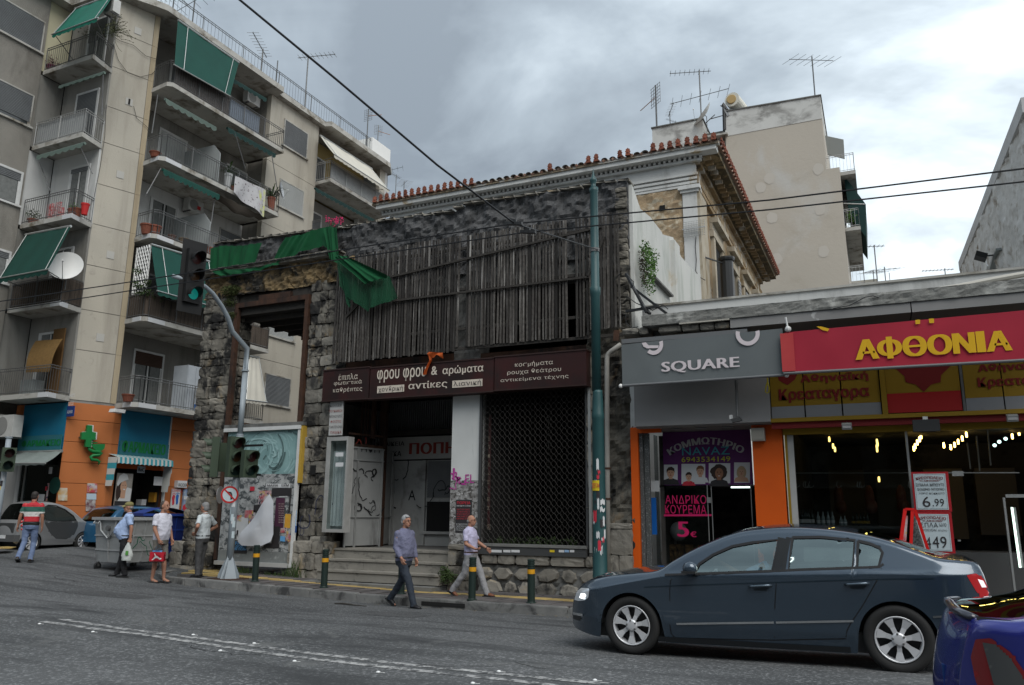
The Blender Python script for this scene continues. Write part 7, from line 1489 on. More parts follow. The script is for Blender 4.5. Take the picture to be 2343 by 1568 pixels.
# dark glazed front below the sign
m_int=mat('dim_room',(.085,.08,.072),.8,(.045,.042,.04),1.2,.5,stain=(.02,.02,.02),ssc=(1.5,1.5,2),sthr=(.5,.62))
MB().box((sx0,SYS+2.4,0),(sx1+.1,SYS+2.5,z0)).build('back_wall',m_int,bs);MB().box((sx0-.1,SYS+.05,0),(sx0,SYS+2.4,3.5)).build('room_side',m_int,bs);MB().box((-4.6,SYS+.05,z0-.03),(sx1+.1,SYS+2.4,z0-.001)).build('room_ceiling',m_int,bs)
MB().box((sx0,SYS+.02,0),(K_(942,800,SYS).x,SYS+.03,z0)).build('glass_pane',glassmat('barber_glass',(.6,.62,.62),.0,k=.35),bs)
MB().box((-4.49,FY+.46,0),(-4.47,SYS+.02,3.5)).build('side_glass',glassmat('barber_glass',(.6,.62,.62),.0,k=.35),bs)
for x in(942,905,1303):p=K_(x,800,SYS);MB().box((p.x-.008,SYS-.0,.1),(p.x+.008,SYS+.018,z0)).build('glass_edge',m_alu,bs)
m_mag=mat('magenta_letter',(.42,.01,.09),.5,emit=((.42,.01,.09),.10))
sgt('ΑΝΔΡΙΚΟ','K',522,858,893,780,m_mag,bs,SYS+.014,0);sgt('ΚΟΥΡΕΜΑ','K',520,948,893,870,m_mag,bs,SYS+.014,0);kflat([(508,973),(942,971),(942,953),(508,955)],m_mag,-5,'lettering',SYS)
sgt('5','K',632,1160,735,1022,m_mag,bs,SYS+.014,.03);sgt('€','K',750,1162,805,1112,m_mag,bs,SYS+.014,.03)
MB().box((K_(903,850,SYS).x,SYS-.03,K_(903,850,SYS).z),(K_(940,850,SYS).x,SYS+.0,K_(903,800,SYS).z)).build('lock_plate',m_alu,bs)
for(x0_,y0_,x1_,y1_,m_,nm)in((388,648,472,748,m_paperw,'window_sticker'),(392,803,442,1138,mat('blue_price_list',(.01,.12,.45),.5),'price_list'),(370,742,390,795,m_alu,'door_lock')):
 a,c=W('K',x0_,y1_,Y=FY+.5),W('K',x1_,y0_,Y=FY+.5);MB().box((a.x,FY+.44,a.z),(c.x,FY+.448,c.z)).build(nm,m_,bs)
hd=thing('hood_dryer','grey salon hood hair dryer standing behind the barber shop glass','hair dryer',tuple(K_(630,1110,SYS+.5)));p=K_(640,1110,SYS+.45);b=MB();b.ell(p,(.19,.19,.21),16,10);b.build('hood',mat('dryer_grey',(.55,.57,.58),.25),hd,smooth=True);MB().tube([p+Vector((-.1,.1,-.1)),(p.x-.1,p.y+.1,0.1)],.03,8).build('stand',m_alu,hd)
a,c=K_(1120,706,SYS+.1),K_(1290,692,SYS+.1);MB().box((a.x,SYS+.08,a.z-.02),(c.x,SYS+.12,c.z)).build('tube_lamp',mat('tube_light',(1,1,1),.5,emit=((.8,1.0,.95),1.6)),bs)
hp_=tag(MB().box((K_(540,1500,SYS).x,SYS+.25,.3),(K_(890,1240,SYS).x,SYS+.27,K_(890,1238,SYS).z)).build('hair_poster',mat('hair_print',(.06,.03,.012),.7,(.28,.15,.05),9,.3,stain=(.02,.012,.008),ssc=(12,12,3),sthr=(.5,.6))),'brown hair advertising poster low behind the barber shop glass','poster')
a,c=K_(1305,140),K_(1640,1085);MB().box((a.x,FY-.02,0),(c.x,FY+.25,K_(1500,135).z)).build('orange_pillar',m_orange,bs)
o_=thing('wall_box','small beige electrical box at the top of the orange pillar','box',tuple(K_(1360,225,FY-.2)));a,c=K_(1305,285,FY-.2),K_(1420,165,FY-.2);MB().box((a.x,FY-.2,a.z),(c.x,FY-.03,c.z)).build('casing',mat('box_beige',(.33,.31,.27),.6),o_);MB().box((a.x+.02,FY-.212,a.z+.02),(c.x-.02,FY-.201,a.z+.1)).build('cover',mat('box_beige',(.33,.31,.27)),o_)
cl_=thing('ceiling_camera','broken black camera hanging on a pole from the grey bulkhead','camera',tuple(W('I',1310,1300,Y=15.9)));MB().tube([W('I',1308,985,Y=15.9),W('I',1318,1290,Y=15.9)],.03,8).build('pole',m_rail,cl_);p=W('I',1310,1320,Y=15.9)
MB().obox(p,(.09,.02,.02),(0,.05,0),(-.02,0,.035)).build('head',m_black,cl_);MB().obox(p+Vector((-.1,0,.06)),(.03,0,0),(0,.03,0),(0,0,.04)).build('bracket',m_frame,cl_)
ho=thing('hose_loop','small loop of yellow hose hanging at the joint between the two shops','hose',tuple(W('I',1572,1050,Y=16.0)));MB().tube([W('I',x,y,Y=16.0)for x,y in((1570,960),(1575,1000),(1588,1050),(1583,1085),(1568,1092),(1555,1080),(1560,1040),(1572,1000))],.014,6).build('hose',mat('yellow_hose',(.5,.42,.02),.5),ho)
# ---- butcher shop
bu=thing('butcher_shop','open fronted butcher shop with yellow fascia, dark glass and rows of small lamps','shop',(.5,FY,0));J_=lambda x,y,Y=16.3:W('J',x,y,Y=Y);L_=lambda x,y,Y=FY:W('L',x,y,Y=Y)
m_yf=mat('shaded_yellow',(.27,.165,.009),.6,(.23,.14,.007),1.5,.5);m_dr=mat('shaded_red',(.18,.012,.012),.6);m_wb=mat('shaded_white',(.22,.23,.245),.6)  # fascia colours darkened to carry the shade under the awning
zA,zB,zC=4.9,J_(30,1210).z,J_(30,1310).z
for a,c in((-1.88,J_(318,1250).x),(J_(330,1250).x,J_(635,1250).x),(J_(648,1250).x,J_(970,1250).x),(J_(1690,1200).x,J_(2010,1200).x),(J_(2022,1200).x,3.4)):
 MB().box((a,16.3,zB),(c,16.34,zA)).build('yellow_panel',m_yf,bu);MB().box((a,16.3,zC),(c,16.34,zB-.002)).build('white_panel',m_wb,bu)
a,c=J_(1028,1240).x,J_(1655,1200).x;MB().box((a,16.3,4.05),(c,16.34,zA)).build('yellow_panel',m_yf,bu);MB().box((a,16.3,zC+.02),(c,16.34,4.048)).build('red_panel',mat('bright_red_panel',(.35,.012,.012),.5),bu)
b=MB();b.add([(J_(x,y).x,16.29,J_(x,y).z)for x,y in((1080,880),(1560,860),(1475,940),(1470,1000),(1390,1020),(1328,1082),(1260,1020),(1175,1000),(1165,950))],[tuple(range(9))]);b.build('heart_emblem',m_dr,bu)
b=MB();b.add([(J_(x,y).x,16.29,J_(x,y).z)for x,y in((90,930),(260,920),(240,975),(175,1025),(100,985))],[tuple(range(5))]);b.build('heart_emblem',m_dr,bu)
for dx_ in(0,1665):
 if dx_==0:sgt('Αθηναϊκή','J',285,1020,855,905,m_dr,bu,16.295,.04);sgt('Κρεαταγορα','J',105,1180,862,1020,m_dr,bu,16.295,.04)
 else:sgt('Αθηναϊκή','J',1790,930,2360,815,m_dr,bu,16.295,.04);sgt('Κρεαταγορα','J',1790,1062,2560,920,m_dr,bu,16.295,.04)
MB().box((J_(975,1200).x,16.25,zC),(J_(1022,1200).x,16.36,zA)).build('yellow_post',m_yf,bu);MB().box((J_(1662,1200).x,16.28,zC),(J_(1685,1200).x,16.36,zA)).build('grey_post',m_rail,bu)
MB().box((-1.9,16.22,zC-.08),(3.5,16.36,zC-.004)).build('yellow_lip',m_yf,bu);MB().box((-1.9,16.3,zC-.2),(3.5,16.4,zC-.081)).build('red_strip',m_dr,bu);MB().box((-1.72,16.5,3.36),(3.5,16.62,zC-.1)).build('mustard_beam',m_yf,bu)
MB().box((-1.9,16.4,zC-.1),(3.5,16.6,5.3)).build('backing',m_dark,bu)
MB().box((-1.70,FY-.02,0),(-1.655,FY+.2,3.36)).build('yellow_jamb',m_yf,bu);MB().box((-1.655,FY-.0,0),(-1.54,FY+.12,3.36)).build('white_jamb',m_dimw,bu)
MB().box((-1.54,FY+.02,1.2),(.45,FY+.03,3.36)).build('window_pane',glassmat('butcher_glass',(.55,.57,.57),.0,k=.3),bu);MB().box((-1.54,FY,0),(.45,FY+.2,1.2)).build('stall_riser',m_conc,bu)
SHZ=W('L',500,1052,Y=FY+.3).z
MB().box((-1.52,FY+.04,SHZ-.05),(.43,FY+.6,SHZ-.004)).build('display_shelf',mat('dim_shelf',(.10,.10,.10),.5),bu)
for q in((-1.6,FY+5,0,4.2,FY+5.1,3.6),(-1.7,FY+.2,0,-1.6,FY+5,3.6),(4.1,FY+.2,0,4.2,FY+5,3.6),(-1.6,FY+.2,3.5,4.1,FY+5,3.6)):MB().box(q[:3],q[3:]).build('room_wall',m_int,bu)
# lamps inside, in rows
bulb=mat('lamp_glow',(1,.75,.3),.5,emit=((1.0,.66,.16),6.0))
lamps=[(568,270),(603,332),(620,362),(1003,290),(1007,312),(1002,340),(1004,364),(1404,243),(1391,270),(1371,299),(1351,332),(1339,355),(1612,325),(1675,342),(1710,320),(1743,292),(1780,262),(1818,228),(2236,243),(2297,211),(1021,635)]
for i,(x,y)in enumerate(lamps):
 Yl=FY+1.6+(i%4)*.3;p=L_(x,y,Yl);t=thing('pendant_lamp','small glowing amber lamp in a row under the dark butcher shop ceiling','lamp',tuple(p),0,'small amber lamps inside the butcher shop')if False else None
 b=MB();h_=.055;b.lathe([(.015,-h_),(.02,-h_*.5),(.02,h_*.4),(.014,h_)],p,8);o_=b.build('ceiling_lamp',bulb);tag(o_,('glowing amber lamp in the %s inside the butcher shop'%('first short row behind the orange pillar' if i<3 else 'second row from the left' if i<7 else 'third, slanting row' if i<12 else 'fourth, longest slanting row' if i<18 else 'rightmost slanting row'))if i<20 else 'single amber light at mid height in the dark butcher shop','lamp',['lamps of the first short row','lamps of the second row','lamps of the third row','lamps of the fourth row','lamps of the rightmost row','single lamp'][0 if i<3 else 1 if i<7 else 2 if i<12 else 3 if i<18 else 4 if i<20 else 5])
for i,(x,y)in enumerate(((2075,325),(2117,293),(2175,265))):p=L_(x,y,FY+1.8);b=MB();b.ell(p,.035,8,6);tag(b.build('ceiling_lamp',mat('lamp_cool',(.6,.8,.8),.5,emit=((.5,.75,.7),2.0))),'pale bluish lamp at the far end of the rightmost lamp row','lamp','pale bluish lamps')
# meat hooks, bar, shapes inside
hk=thing('meat_hook_rail','steel bar with hanging meat hooks behind the dark butcher window','rail',tuple(L_(600,600,FY+.5)));MB().tube([L_(235,578,FY+.5),L_(2300,575,FY+.5)],.012,6).build('bar',m_alu,hk)
for x in(265,345,362,395,648,835,858,1300):MB().tube([L_(x+dx_,y,FY+.5)for dx_,y in((-6,655),(-14,680),(-12,700),(5,712),(24,702),(32,690))],.008,5).build('hook',m_alu,hk)
for i,x in enumerate((290,325,350,368,385,420,472,517,562,603,678,714,790,828,862,892,922)):
 clear=6<=i<=11;hgt=1.0 if i<6 else.85 if i<10 else.6 if i<12 else.8;p=L_(x,1045,FY+.3);t=MB();t.lathe([(.033,0),(.035,.02),(.035,.16*hgt),(.014,.23*hgt),(.013,.30*hgt),(.016,.305*hgt)],(p.x,p.y,SHZ),10)
 o_=t.build('bottle',mat('clear_bottle',(.25,.30,.31),.15,spec=.8)if clear else mat('dark_bottle',(.012,.02,.014),.12,spec=.8));tag(o_,'dark wine bottle in the left cluster on the butcher window shelf' if i<6 else 'clear glass bottle in the middle of the butcher window shelf' if i<10 else 'short clear jar like bottle on the butcher window shelf' if i<12 else 'dark bottle with yellow label at the right of the window shelf','bottle',('dark bottles in the left cluster','clear bottles in the middle','short clear bottles','dark bottles with yellow labels')[0 if i<6 else 1 if i<10 else 2 if i<12 else 3])
 ORG[o_.name]=Vector((0,0,0));lb2=MB();lb2 .lathe([(.0365,.04),(.0365,.11*hgt)],(p.x,p.y,SHZ),10);lb2 .build('bottle_label',m_paperw if i<12 else m_yf,o_)
m_fram=mat('red_frame',(.33,.012,.018),.5);m_boardw=mat('board_pale',(.45,.53,.56),.5)
def price(x0_,y0_,x1_,y1_,label,lines):
 t=thing('price_board',label,'sign',tuple(L_(x0_,y1_,16.35)));a,c=L_(x0_,y1_,16.35),L_(x1_,y0_,16.35);MB().box((a.x-.02,16.36,a.z-.02),(c.x+.02,16.40,c.z+.02)).build('frame',m_fram,t);MB().box((a.x+.015,16.352,a.z+.015),(c.x-.03,16.359,c.z-.015)).build('board',m_boardw,t);b=MB()
 for q in((a.x+.03,a.x+.033,a.z+.03,c.z-.03),(c.x-.048,c.x-.045,a.z+.03,c.z-.03),(a.x+.03,c.x-.045,a.z+.03,a.z+.034),(a.x+.03,c.x-.045,c.z-.034,c.z-.03)):MB().box((q[0],16.35,q[2]),(q[1],16.3515,q[3])).build('inner_line',m_postb,t)
 w_,h_=c.x-a.x,c.z-a.z
 for s,u,v,wu,hv,m_,bo in lines:text(s,(a.x+u*w_,16.349,a.z+v*h_),(wu*w_,0,0),(0,0,hv*h_),m_,t,bold=bo,arc=(.35 if s.startswith('ΚΡΕ')else 0))
 return t
price(1357,575,1640,918,'upper red framed price board reading 6.99 in the butcher window',(('ΚΡΕΟΠΩΛΕΙΟ',.10,.84,.76,.075,m_dr,.03),('"Η ΑΦΘΟΝΙΑ"',.18,.765,.6,.05,m_dr,.03),('ΣΠΑΛΑ ΜΠΟΥΤΙ',.08,.64,.80,.08,m_postb,.02),('ΒΟΔΙΝΟ ΝΤΟΠΙΟ',.11,.53,.77,.065,m_postb,.02),('ΧΩΡΙΣ ΚΟΚΚΑΛΟ',.13,.43,.74,.05,m_postb,.01),('6',.22,.09,.22,.28,m_postb,.0),('.99',.50,.11,.33,.2,m_postb,.0)))
price(1382,945,1670,1292,'lower red framed price board reading 4.49 partly behind the red A board',(('ΚΡΕΟΠΩΛΕΙΟ',.10,.85,.76,.075,m_dr,.03),('"Η ΑΦΘΟΝΙΑ"',.18,.775,.6,.05,m_dr,.03),('ΣΠΛΑ',.12,.63,.5,.12,m_postb,.01),('ω/ο',.66,.66,.2,.1,m_postb,.0),('ΒΟΕΙΟΝ',.16,.53,.40,.06,m_postb,.01),('ΝΤΟΠΙΟ',.62,.53,.24,.045,m_postb,0),('4',.22,.08,.16,.30,m_postb,.0),('49',.42,.10,.40,.30,m_postb,.0)))
ab=thing('a_board','bright red folding A board standing on the pavement before the butcher shop','sign',tuple(L_(1300,1300,15.7)));m_redf=mat('red_plastic',(.55,.012,.01),.4)
tp1,tp2=L_(1262,905,15.75),L_(1345,910,15.75);zb_=pz(0)
def leg(p,q,w_=.05):return MB().beam(p,q,w_,.035,(0,1,0)).build('frame_leg',m_redf,ab)
Lb=Vector((L_(1190,1195,15.6).x-.22,15.55,zb_));Rb=Vector((L_(1505,1310,15.6).x+.20,15.95,zb_));Lb2=Lb+Vector((.22,.45,0));
leg(tp1,(Lb.x,15.6,zb_));leg(L_(1325,915,15.75),(Lb.x+.27,15.62,zb_));leg(L_(1350,915,15.75),(Rb.x,15.9,zb_));leg(tp1+Vector((0,.45,0)),(Lb.x+.0,16.1,zb_))
MB().beam(tp1,tp2,.05,.04).build('top_bar',m_redf,ab);MB().prism([L_(1255,965,15.77),L_(1285,968,15.77),(Lb.x+.2,15.64,zb_+.25),(Lb.x+.06,15.62,zb_+.25)],(0,.02,0)).build('poster_insert',m_mixp,ab);MB().prism([L_(1310,1060,15.9),L_(1345,960,15.9),(Rb.x-.08,15.95,zb_+.1),(Lb.x+.3,15.8,zb_+.1)],(0,.02,0)).build('chalk_panel',mat('chalk',(.04,.045,.045),.7,(.12,.13,.13),30,.2),ab)
# floodlights, speaker under the fascia
for i,x in enumerate((728,2235)):p=L_(x,150 if i==0 else 75,16.0);t=thing('shop_floodlight',('small grey floodlight under the fascia left of the black loudspeaker','small grey floodlight under the fascia right of the black loudspeaker')[i],'floodlight',tuple(p));MB().obox(p,(.085,0,0),(0,.06,.02),(0,-.02,.05)).build('housing',m_alu,t);MB().obox(p+Vector((0,-.062,0)),(.07,0,0),(0,.006,0),(0,0,.042)).build('lens',mat('lens_grey',(.3,.3,.3),.2),t);MB().beam(p,p+Vector((0,.2,.08)),.03).build('bracket',m_rail,t)
p=L_(1450,148,16.0);t=thing('loudspeaker','black box loudspeaker bracketed under the yellow fascia of the butcher shop','loudspeaker',tuple(p));MB().obox(p,(.215,0,0),(0,.1,0),(0,0,.105)).build('cabinet',m_black,t);MB().obox(p+Vector((0,.05,.14)),(.04,0,0),(0,.04,0),(0,0,.03)).build('bracket',m_frame,t)
# dim goods and fittings inside the butcher shop
rg_=random.Random(5)
for i in range(5):
 x_=-1.2+i*1.05;MB().box((x_,FY+4.6,1.3+.1*(i%2)),(x_+.8,FY+4.95,2.9)).build('wall_shelf',mat('dim_cabinet_%d'%(i%3),((.16,.14,.12),(.11,.12,.13),(.20,.17,.13))[i%3],.6),bu)
for i in range(4):
 x_=-.9+i*.62;t=thing('hanging_meat',('first','second','third','fourth')[i]+' dim cut of meat hanging from the left in the dark butcher shop','meat',(x_,FY+2.4,2.2));b=MB();b.ell((0,0,0),(.10,.09,.26),10,8);b.ell((.02,0,-.2),(.13,.10,.16),10,8);b.build('joint',mat('meat_red',(.14,.03,.02),.5,(.25,.14,.10),9,.4),t,local=True,smooth=True)
# bright open doorway parts at the right: pillars, neon tube
dt_=thing('tube_light','upright fluorescent tube glowing greenish white beside the butcher shop door','light',tuple(L_(2260,1200,FY+.3)));MB().tube([L_(2232,890,FY+.2),L_(2308,1440,FY+.2)],.018,8).build('tube',mat('tube_light2',(1,1,1),.5,emit=((.75,1.0,.85),1.3)),dt_);MB().beam(L_(2250,890,FY+.26),L_(2325,1440,FY+.26),.05).build('batten',m_alu,dt_)
MB().box((L_(2180,1000).x,FY+.1,0),(L_(2200,1000).x,FY+.2,L_(2180,800).z)).build('door_jamb',m_alu,bu);MB().box((L_(2185,800).x,FY+.1,L_(2180,800).z),(3.4,FY+.2,L_(2180,770).z)).build('door_head',m_alu,bu)
for x0_,y0_,y1_ in((2010,180,510),(1910,240,560),(1825,300,540)):a,c=L_(x0_,y0_,FY+1.2),L_(x0_+30,y1_,FY+1.2);MB().beam(a,c,.025).build('ceiling_rod',mat('dim_rod',(.25,.25,.22),.5),bu)
MB().box((L_(1690,600).x,FY+.02,L_(1690,605).z),(L_(1795,600).x,FY+.05,L_(1690,560).z)).build('lock_plate',m_alu,bu);MB().box((L_(1735,1160).x,FY-.03,L_(1735,1200).z),(L_(1765,1200).x,FY+.0,L_(1735,1185).z)).build('door_handle',m_alu,bu)
MB().box((.46,FY+.0,0),(.5,FY+.06,3.36)).build('door_edge',m_alu,bu);MB().box((L_(1000,1000,FY+1).x,FY+1.0,0),(3.2,FY+1.8,1.15)).build('meat_counter',mat('counter_dim',(.09,.09,.09),.3),bu)
# ================================================================== STREET FURNITURE
# green lamp post
lp=thing('green_lamp_post','dark green iron lamp post with pointed finial and pasted stickers before the ruin','lamp post',(-5.1,15.15,.06))
m_lamp=mat('lamp_green',(.014,.065,.068),.5,(.010,.05,.053),3,.5,spec=.5);LX_,LY_=-5.12,15.15
prof=[(.17,.0),(.17,.12),(.145,.16),(.14,1.2),(.135,1.25),(.118,3.60),(.125,3.62),(.125,3.72),(.113,3.76),(.112,3.95),(.10,4.10),(.098,4.15),(.096,4.2),(.095,6.2),(.11,6.24),(.11,6.38),(.09,6.4),(.082,8.5),(.095,8.54),(.095,8.62),(.055,8.66),(.05,8.72),(.075,8.77),(.08,8.81),(.045,8.86),(.03,8.9),(.012,9.03),(.004,9.06)]
sp_=[(r,z)for r,z in prof];top=[q for q in sp_]
MB().lathe([q for q in top if q[1]<=4.2],(LX_,LY_,.05),20).build('lower_shaft',m_lamp,lp,smooth=False);MB().lathe([(.095,4.19)]+[q for q in top if 4.2<q[1]<=8.62],(LX_-.02,LY_,.05),18).build('upper_shaft',m_lamp,lp);MB().lathe([q for q in top if q[1]>8.6],(LX_-.03,LY_,.05),14).build('finial',m_lamp,lp)
for o_ in kids(lp):
 if o_.type=='MESH':o_.data.polygons.foreach_set('use_smooth',[True]*len(o_.data.polygons))
stk=random.Random(8)
for i in range(26):
 z=stk.uniform(.9,2.75);a0=stk.uniform(-2.6,-.5);w_=stk.uniform(.25,.8);h_=stk.uniform(.05,.22);r_=.1385+.0008*(i%4)
 b=MB();b.grid(lambda u,v:Vector((LX_+r_*cos(a0+w_*u),LY_+r_*sin(a0+w_*u),z+h_*v+.02*sin(u*9+i))),5,2);b.build('sticker',(m_paperw,m_paperw,m_postb,m_red,m_paperw)[i%5],lp)
b=MB();z=W('G',1260,725,Y=LY_-.1).z;b.grid(lambda u,v:Vector((LX_+.142*cos(-2.4+1.2*u),LY_+.142*sin(-2.4+1.2*u),z-.09+.2*v)),6,1);b.build('yellow_sticker',mat('yellow_sticker',(.6,.45,.02)),lp);text('ΖΕΤΑΙ',(LX_-.09,LY_-.148,z-.03),(.15,0,0),(0,0,.08),m_red,lp,bold=.04)
# bollards
m_bol=mat('bollard_green',(.010,.022,.018),.5,spec=.4);m_bory=mat('reflective_orange',(.62,.30,.015),.5,(.55,.26,.01),20,.5)
def bollard():
 t=thing('bollard','x','bollard',(0,0,0));b=MB();b.lathe([(.105,0),(.105,.02),(.08,.03),(.075,.04),(.075,.56),(.075,.56)],(0,0,0),16);b.build('post',m_bol,t,local=True,smooth=False)
 MB().lathe([(.0755,.562),(.0765,.565),(.0765,.645),(.0755,.648)],(0,0,0),16).build('reflective_band',m_bory,t,local=True)
 MB().lathe([(.075,.65),(.075,.69),(.066,.695),(.066,.705),(.075,.71),(.075,.735),(.066,.74),(.066,.75),(.075,.755),(.075,.78),(.066,.785),(.066,.795),(.075,.80),(.075,.83),(.06,.84),(.0,.842)],(0,0,0),16).build('ribbed_cap',m_bol,t,local=True);return t
bl=[('N',1087,470,'dark green bollard with orange band nearest the traffic light, before the poster box'),('N',1697,524,'second bollard from the left, before the stone steps'),('Q',303,645,'bollard half hidden behind the legs of the striding man'),('Q',1000,702,'bollard beside the man in light trousers, its orange band chipped'),('Q',1585,735,'rightmost bollard before the rubble base and the grille')]
t0=bollard()
for i,(c,x,y,lb_)in enumerate(bl):
 p=G(c,x,y,lambda x_,y_:kz(x_));o_=t0 if i==0 else dup(t0);o_.location=(p.x,p.y,p.z-.005);o_['label']=lb_;o_['group']='green bollards along the kerb';o_.rotation_euler=(radians((.5,-.6,.3,-.4,.5)[i]),radians((-.8,.4,.6,-.3,.7)[i]),i*1.3)
# traffic light pole with curved arm
tl=thing('traffic_light_pole','tall pale grey traffic light pole with curved overhead arm and two lower signal clusters','traffic light',(-14.6,15.0,.2))
PXx,PYy=W('E',325,1280,Y=15.0).x,15.0;m_pole=mat('pole_grey',(.27,.31,.34),.5,(.22,.255,.28),3,.5,stain=(.16,.17,.17),ssc=(3,3,1.2),sthr=(.6,.75),spec=.5);z0=kz(PXx)
b=MB();b.tube([(PXx,PYy,z0),(PXx,PYy,W('E',310,290,Y=PYy).z)],.085,16);b.build('lower_pole',m_pole,tl,smooth=True)
zm_=W('E',310,290,Y=PYy).z;zj_=W('D',345,1190,Y=PYy).z
arm=[Vector((PXx,PYy,zm_-.05)),Vector((PXx,PYy,zj_)),Vector((PXx,PYy,5.0))]+[Vector((PXx,y,z))for y,z in[(W('D',*q,X=PXx).y,W('D',*q,X=PXx).z)for q in((362,990),(350,890),(318,790),(270,700),(205,610),(150,560),(112,541),(40,520),(-90,480))]]
arm[2]=Vector((PXx,PYy,min(5.0,arm[3].z-.3)));arm[3].y=PYy
b=MB();b.tube(arm,[.068,.066,.064,.062,.06,.058,.056,.054,.053,.052,.05,.05],14);b.build('curved_arm',m_pole,tl,smooth=True)
b=MB()
for z in(zm_,zj_):b.lathe([(.09,-.02),(.09,.02)],(PXx,PYy,z),16)
b.build('collar',m_pole,tl);MB().box((PXx-.38,PYy-.3,z0-.02),(PXx+.38,PYy+.3,z0+.02)).build('base_plate',m_rust,tl)
b=MB()
for a in range(4):
 dx_,dy_=cos(a*pi/2+.3),sin(a*pi/2+.3);b.prism([(PXx+dx_*.07,PYy+dy_*.07,z0+.02),(PXx+dx_*.27,PYy+dy_*.27,z0+.02),(PXx+dx_*.27,PYy+dy_*.27,z0+.1),(PXx+dx_*.08,PYy+dy_*.08,z0+.5)],(-dy_*.012,dx_*.012,0))
b.build('gusset',m_pole,tl,stuff=True);MB().lathe([(.26,0),(.25,.03),(.09,.5),(.085,.55)],(PXx,PYy,z0+.02),4).build('base_cone',m_pole,tl)
m_sig=mat('signal_olive',(.045,.065,.042),.5);m_sigb=mat('signal_black',(.012,.012,.012),.6)
def head(par,c,aim,n,r=.1,pitch=.27,casem=m_sig,lit=None,plate=False,name='signal_head'):
 """signal housing: n stacked lenses with visors looking along aim"""
 c=Vector(c);a=Vector((aim[0],aim[1],0)).normalized();s_=Vector((-a.y,a.x,0));h_=pitch*n
 b=MB();b.obox(c+Vector((0,0,0)),s_*(r*1.35),a*.09,(0,0,h_/2));o_=b.build(name,casem,par)
 if plate:MB().obox(c+a*.02,s_*(r*2.6),a*.012,(0,0,h_/2+.18)).build('backboard',m_sigb,o_)
 for k in range(n):
  z=c.z+h_/2-pitch*(k+.5);f=Vector((c.x,c.y,z))+a*.092;vm=MB();vs=[]
  for j in range(17):
   t_=-.35+(pi+.7)*j/16;d_=s_*cos(t_)*r+Vector((0,0,1))*sin(t_)*r;L=.13+.11*max(0,sin(t_));vs+=[f+d_,f+d_*1.02+a*L,f+d_*.93+a*(L-.004),f+d_*.93]
  vm.add(vs,[(4*j+m_,4*j+m_+1,4*j+m_+5,4*j+m_+4)for j in range(16)for m_ in range(3)]);vm.build('visor',casem if casem is not m_sigb else m_sigb,o_)
  ln=MB();q=a.to_track_quat('Z','Y').to_matrix();ring=[f+a*.006+q@Vector((cos(2*pi*j/16)*r*.9,sin(2*pi*j/16)*r*.9,0))for j in range(16)];ln.add([f+a*.03]+ring,[(0,1+j,1+(j+1)%16)for j in range(16)])
  col_=[mat('lens_red',(.035,.008,.007),.4),mat('lens_amber',(.04,.018,.006),.4),mat('lens_green',(.005,.02,.016),.4)][k if n==3 else(0,2)[k]]
  if lit==k:col_=mat('lens_green_lit',(.01,.14,.12),.3,emit=((.02,.60,.52),.10))
  ln.build('lens',col_,o_)
 return o_
hc=W('B',1425,485,X=PXx+.1);head(tl,hc,(1,-.12),3,.15,.43,m_sigb,2,False,'overhead_signal');MB().obox(hc+Vector((-.0,0,0)),Vector((.28,1,0)).normalized()*.30,Vector((1,-.28,0)).normalized()*.012,(0,0,.88)).build('backboard',m_sigb,tl)
ppos=Vector((PXx,PYy,0))
zc_=W('E',380,450,Y=14.95).z;head(tl,(W('E',372,450,Y=14.9).x-.02,14.9,zc_),(1,-.35),3,.135,.33)
head(tl,(W('E',480,500,Y=14.85).x-.02,14.85,W('E',480,500,Y=14.85).z),(1,-.35),2,.135,.33)
head(tl,(W('E',225,440,Y=14.95).x,14.95,W('E',225,450,Y=14.95).z),(-.75,-.65),3,.125,.33);head(tl,(W('E',255,470,Y=15.1).x,15.12,W('E',255,450,Y=15.1).z),(-1,.4),2,.12,.36)
for q in((PXx-.35,PXx+.75,W('E',330,370,Y=PYy).z),(PXx-.35,PXx+.75,W('E',330,585,Y=PYy).z)):MB().box((q[0],PYy-.03,q[2]-.025),(q[1],PYy+.03,q[2]+.025)).build('bracket_bar',m_sigb,tl)
# no left turn sign
ns=thing('no_left_turn_sign','round red and white no left turn sign clamped on the traffic light pole','sign',(PXx,PYy-.2,2));sc2=W('E',330,728,Y=14.85);rr2=.21
an=Vector((.70,-.72,0)).normalized();q=an.to_track_quat('Z','Y').to_matrix()
def disc(r,lift,m,name,r2=None):
 b=MB();n_=32
 if r2 is None:b.prism([sc2+an*lift+q@Vector((cos(2*pi*j/n_)*r,sin(2*pi*j/n_)*r,0))for j in range(n_)],an*.004)
 else:
  o1=[sc2+an*lift+q@Vector((cos(2*pi*j/n_)*r,sin(2*pi*j/n_)*r,0))for j in range(n_)];i1=[sc2+an*lift+q@Vector((cos(2*pi*j/n_)*r2,sin(2*pi*j/n_)*r2,0))for j in range(n_)];b.add(o1+i1,[(j,(j+1)%n_,n_+(j+1)%n_,n_+j)for j in range(n_)])
 return b.build(name,m,ns)
disc(rr2*1.0,0,m_alu,'plate');disc(rr2*.98,.006,m_boardw,'white_face');disc(rr2*.98,.014,mat('sign_red',(.42,.02,.02),.5),'red_ring',rr2*.78)
def sgp(u,v,l=.013):return sc2+an*l+q@Vector((u*rr2,v*rr2,0))
up2=q@Vector((0,1,0));
b=MB();ribbon(b,[sgp(.22,-.55),sgp(.2,.0),sgp(.1,.22),sgp(-.25,.25)]if up2 .z>0 else[sgp(-.22,.55),sgp(-.2,0),sgp(-.1,-.22),sgp(.25,-.25)],.045,an);b.build('arrow',m_postb,ns)
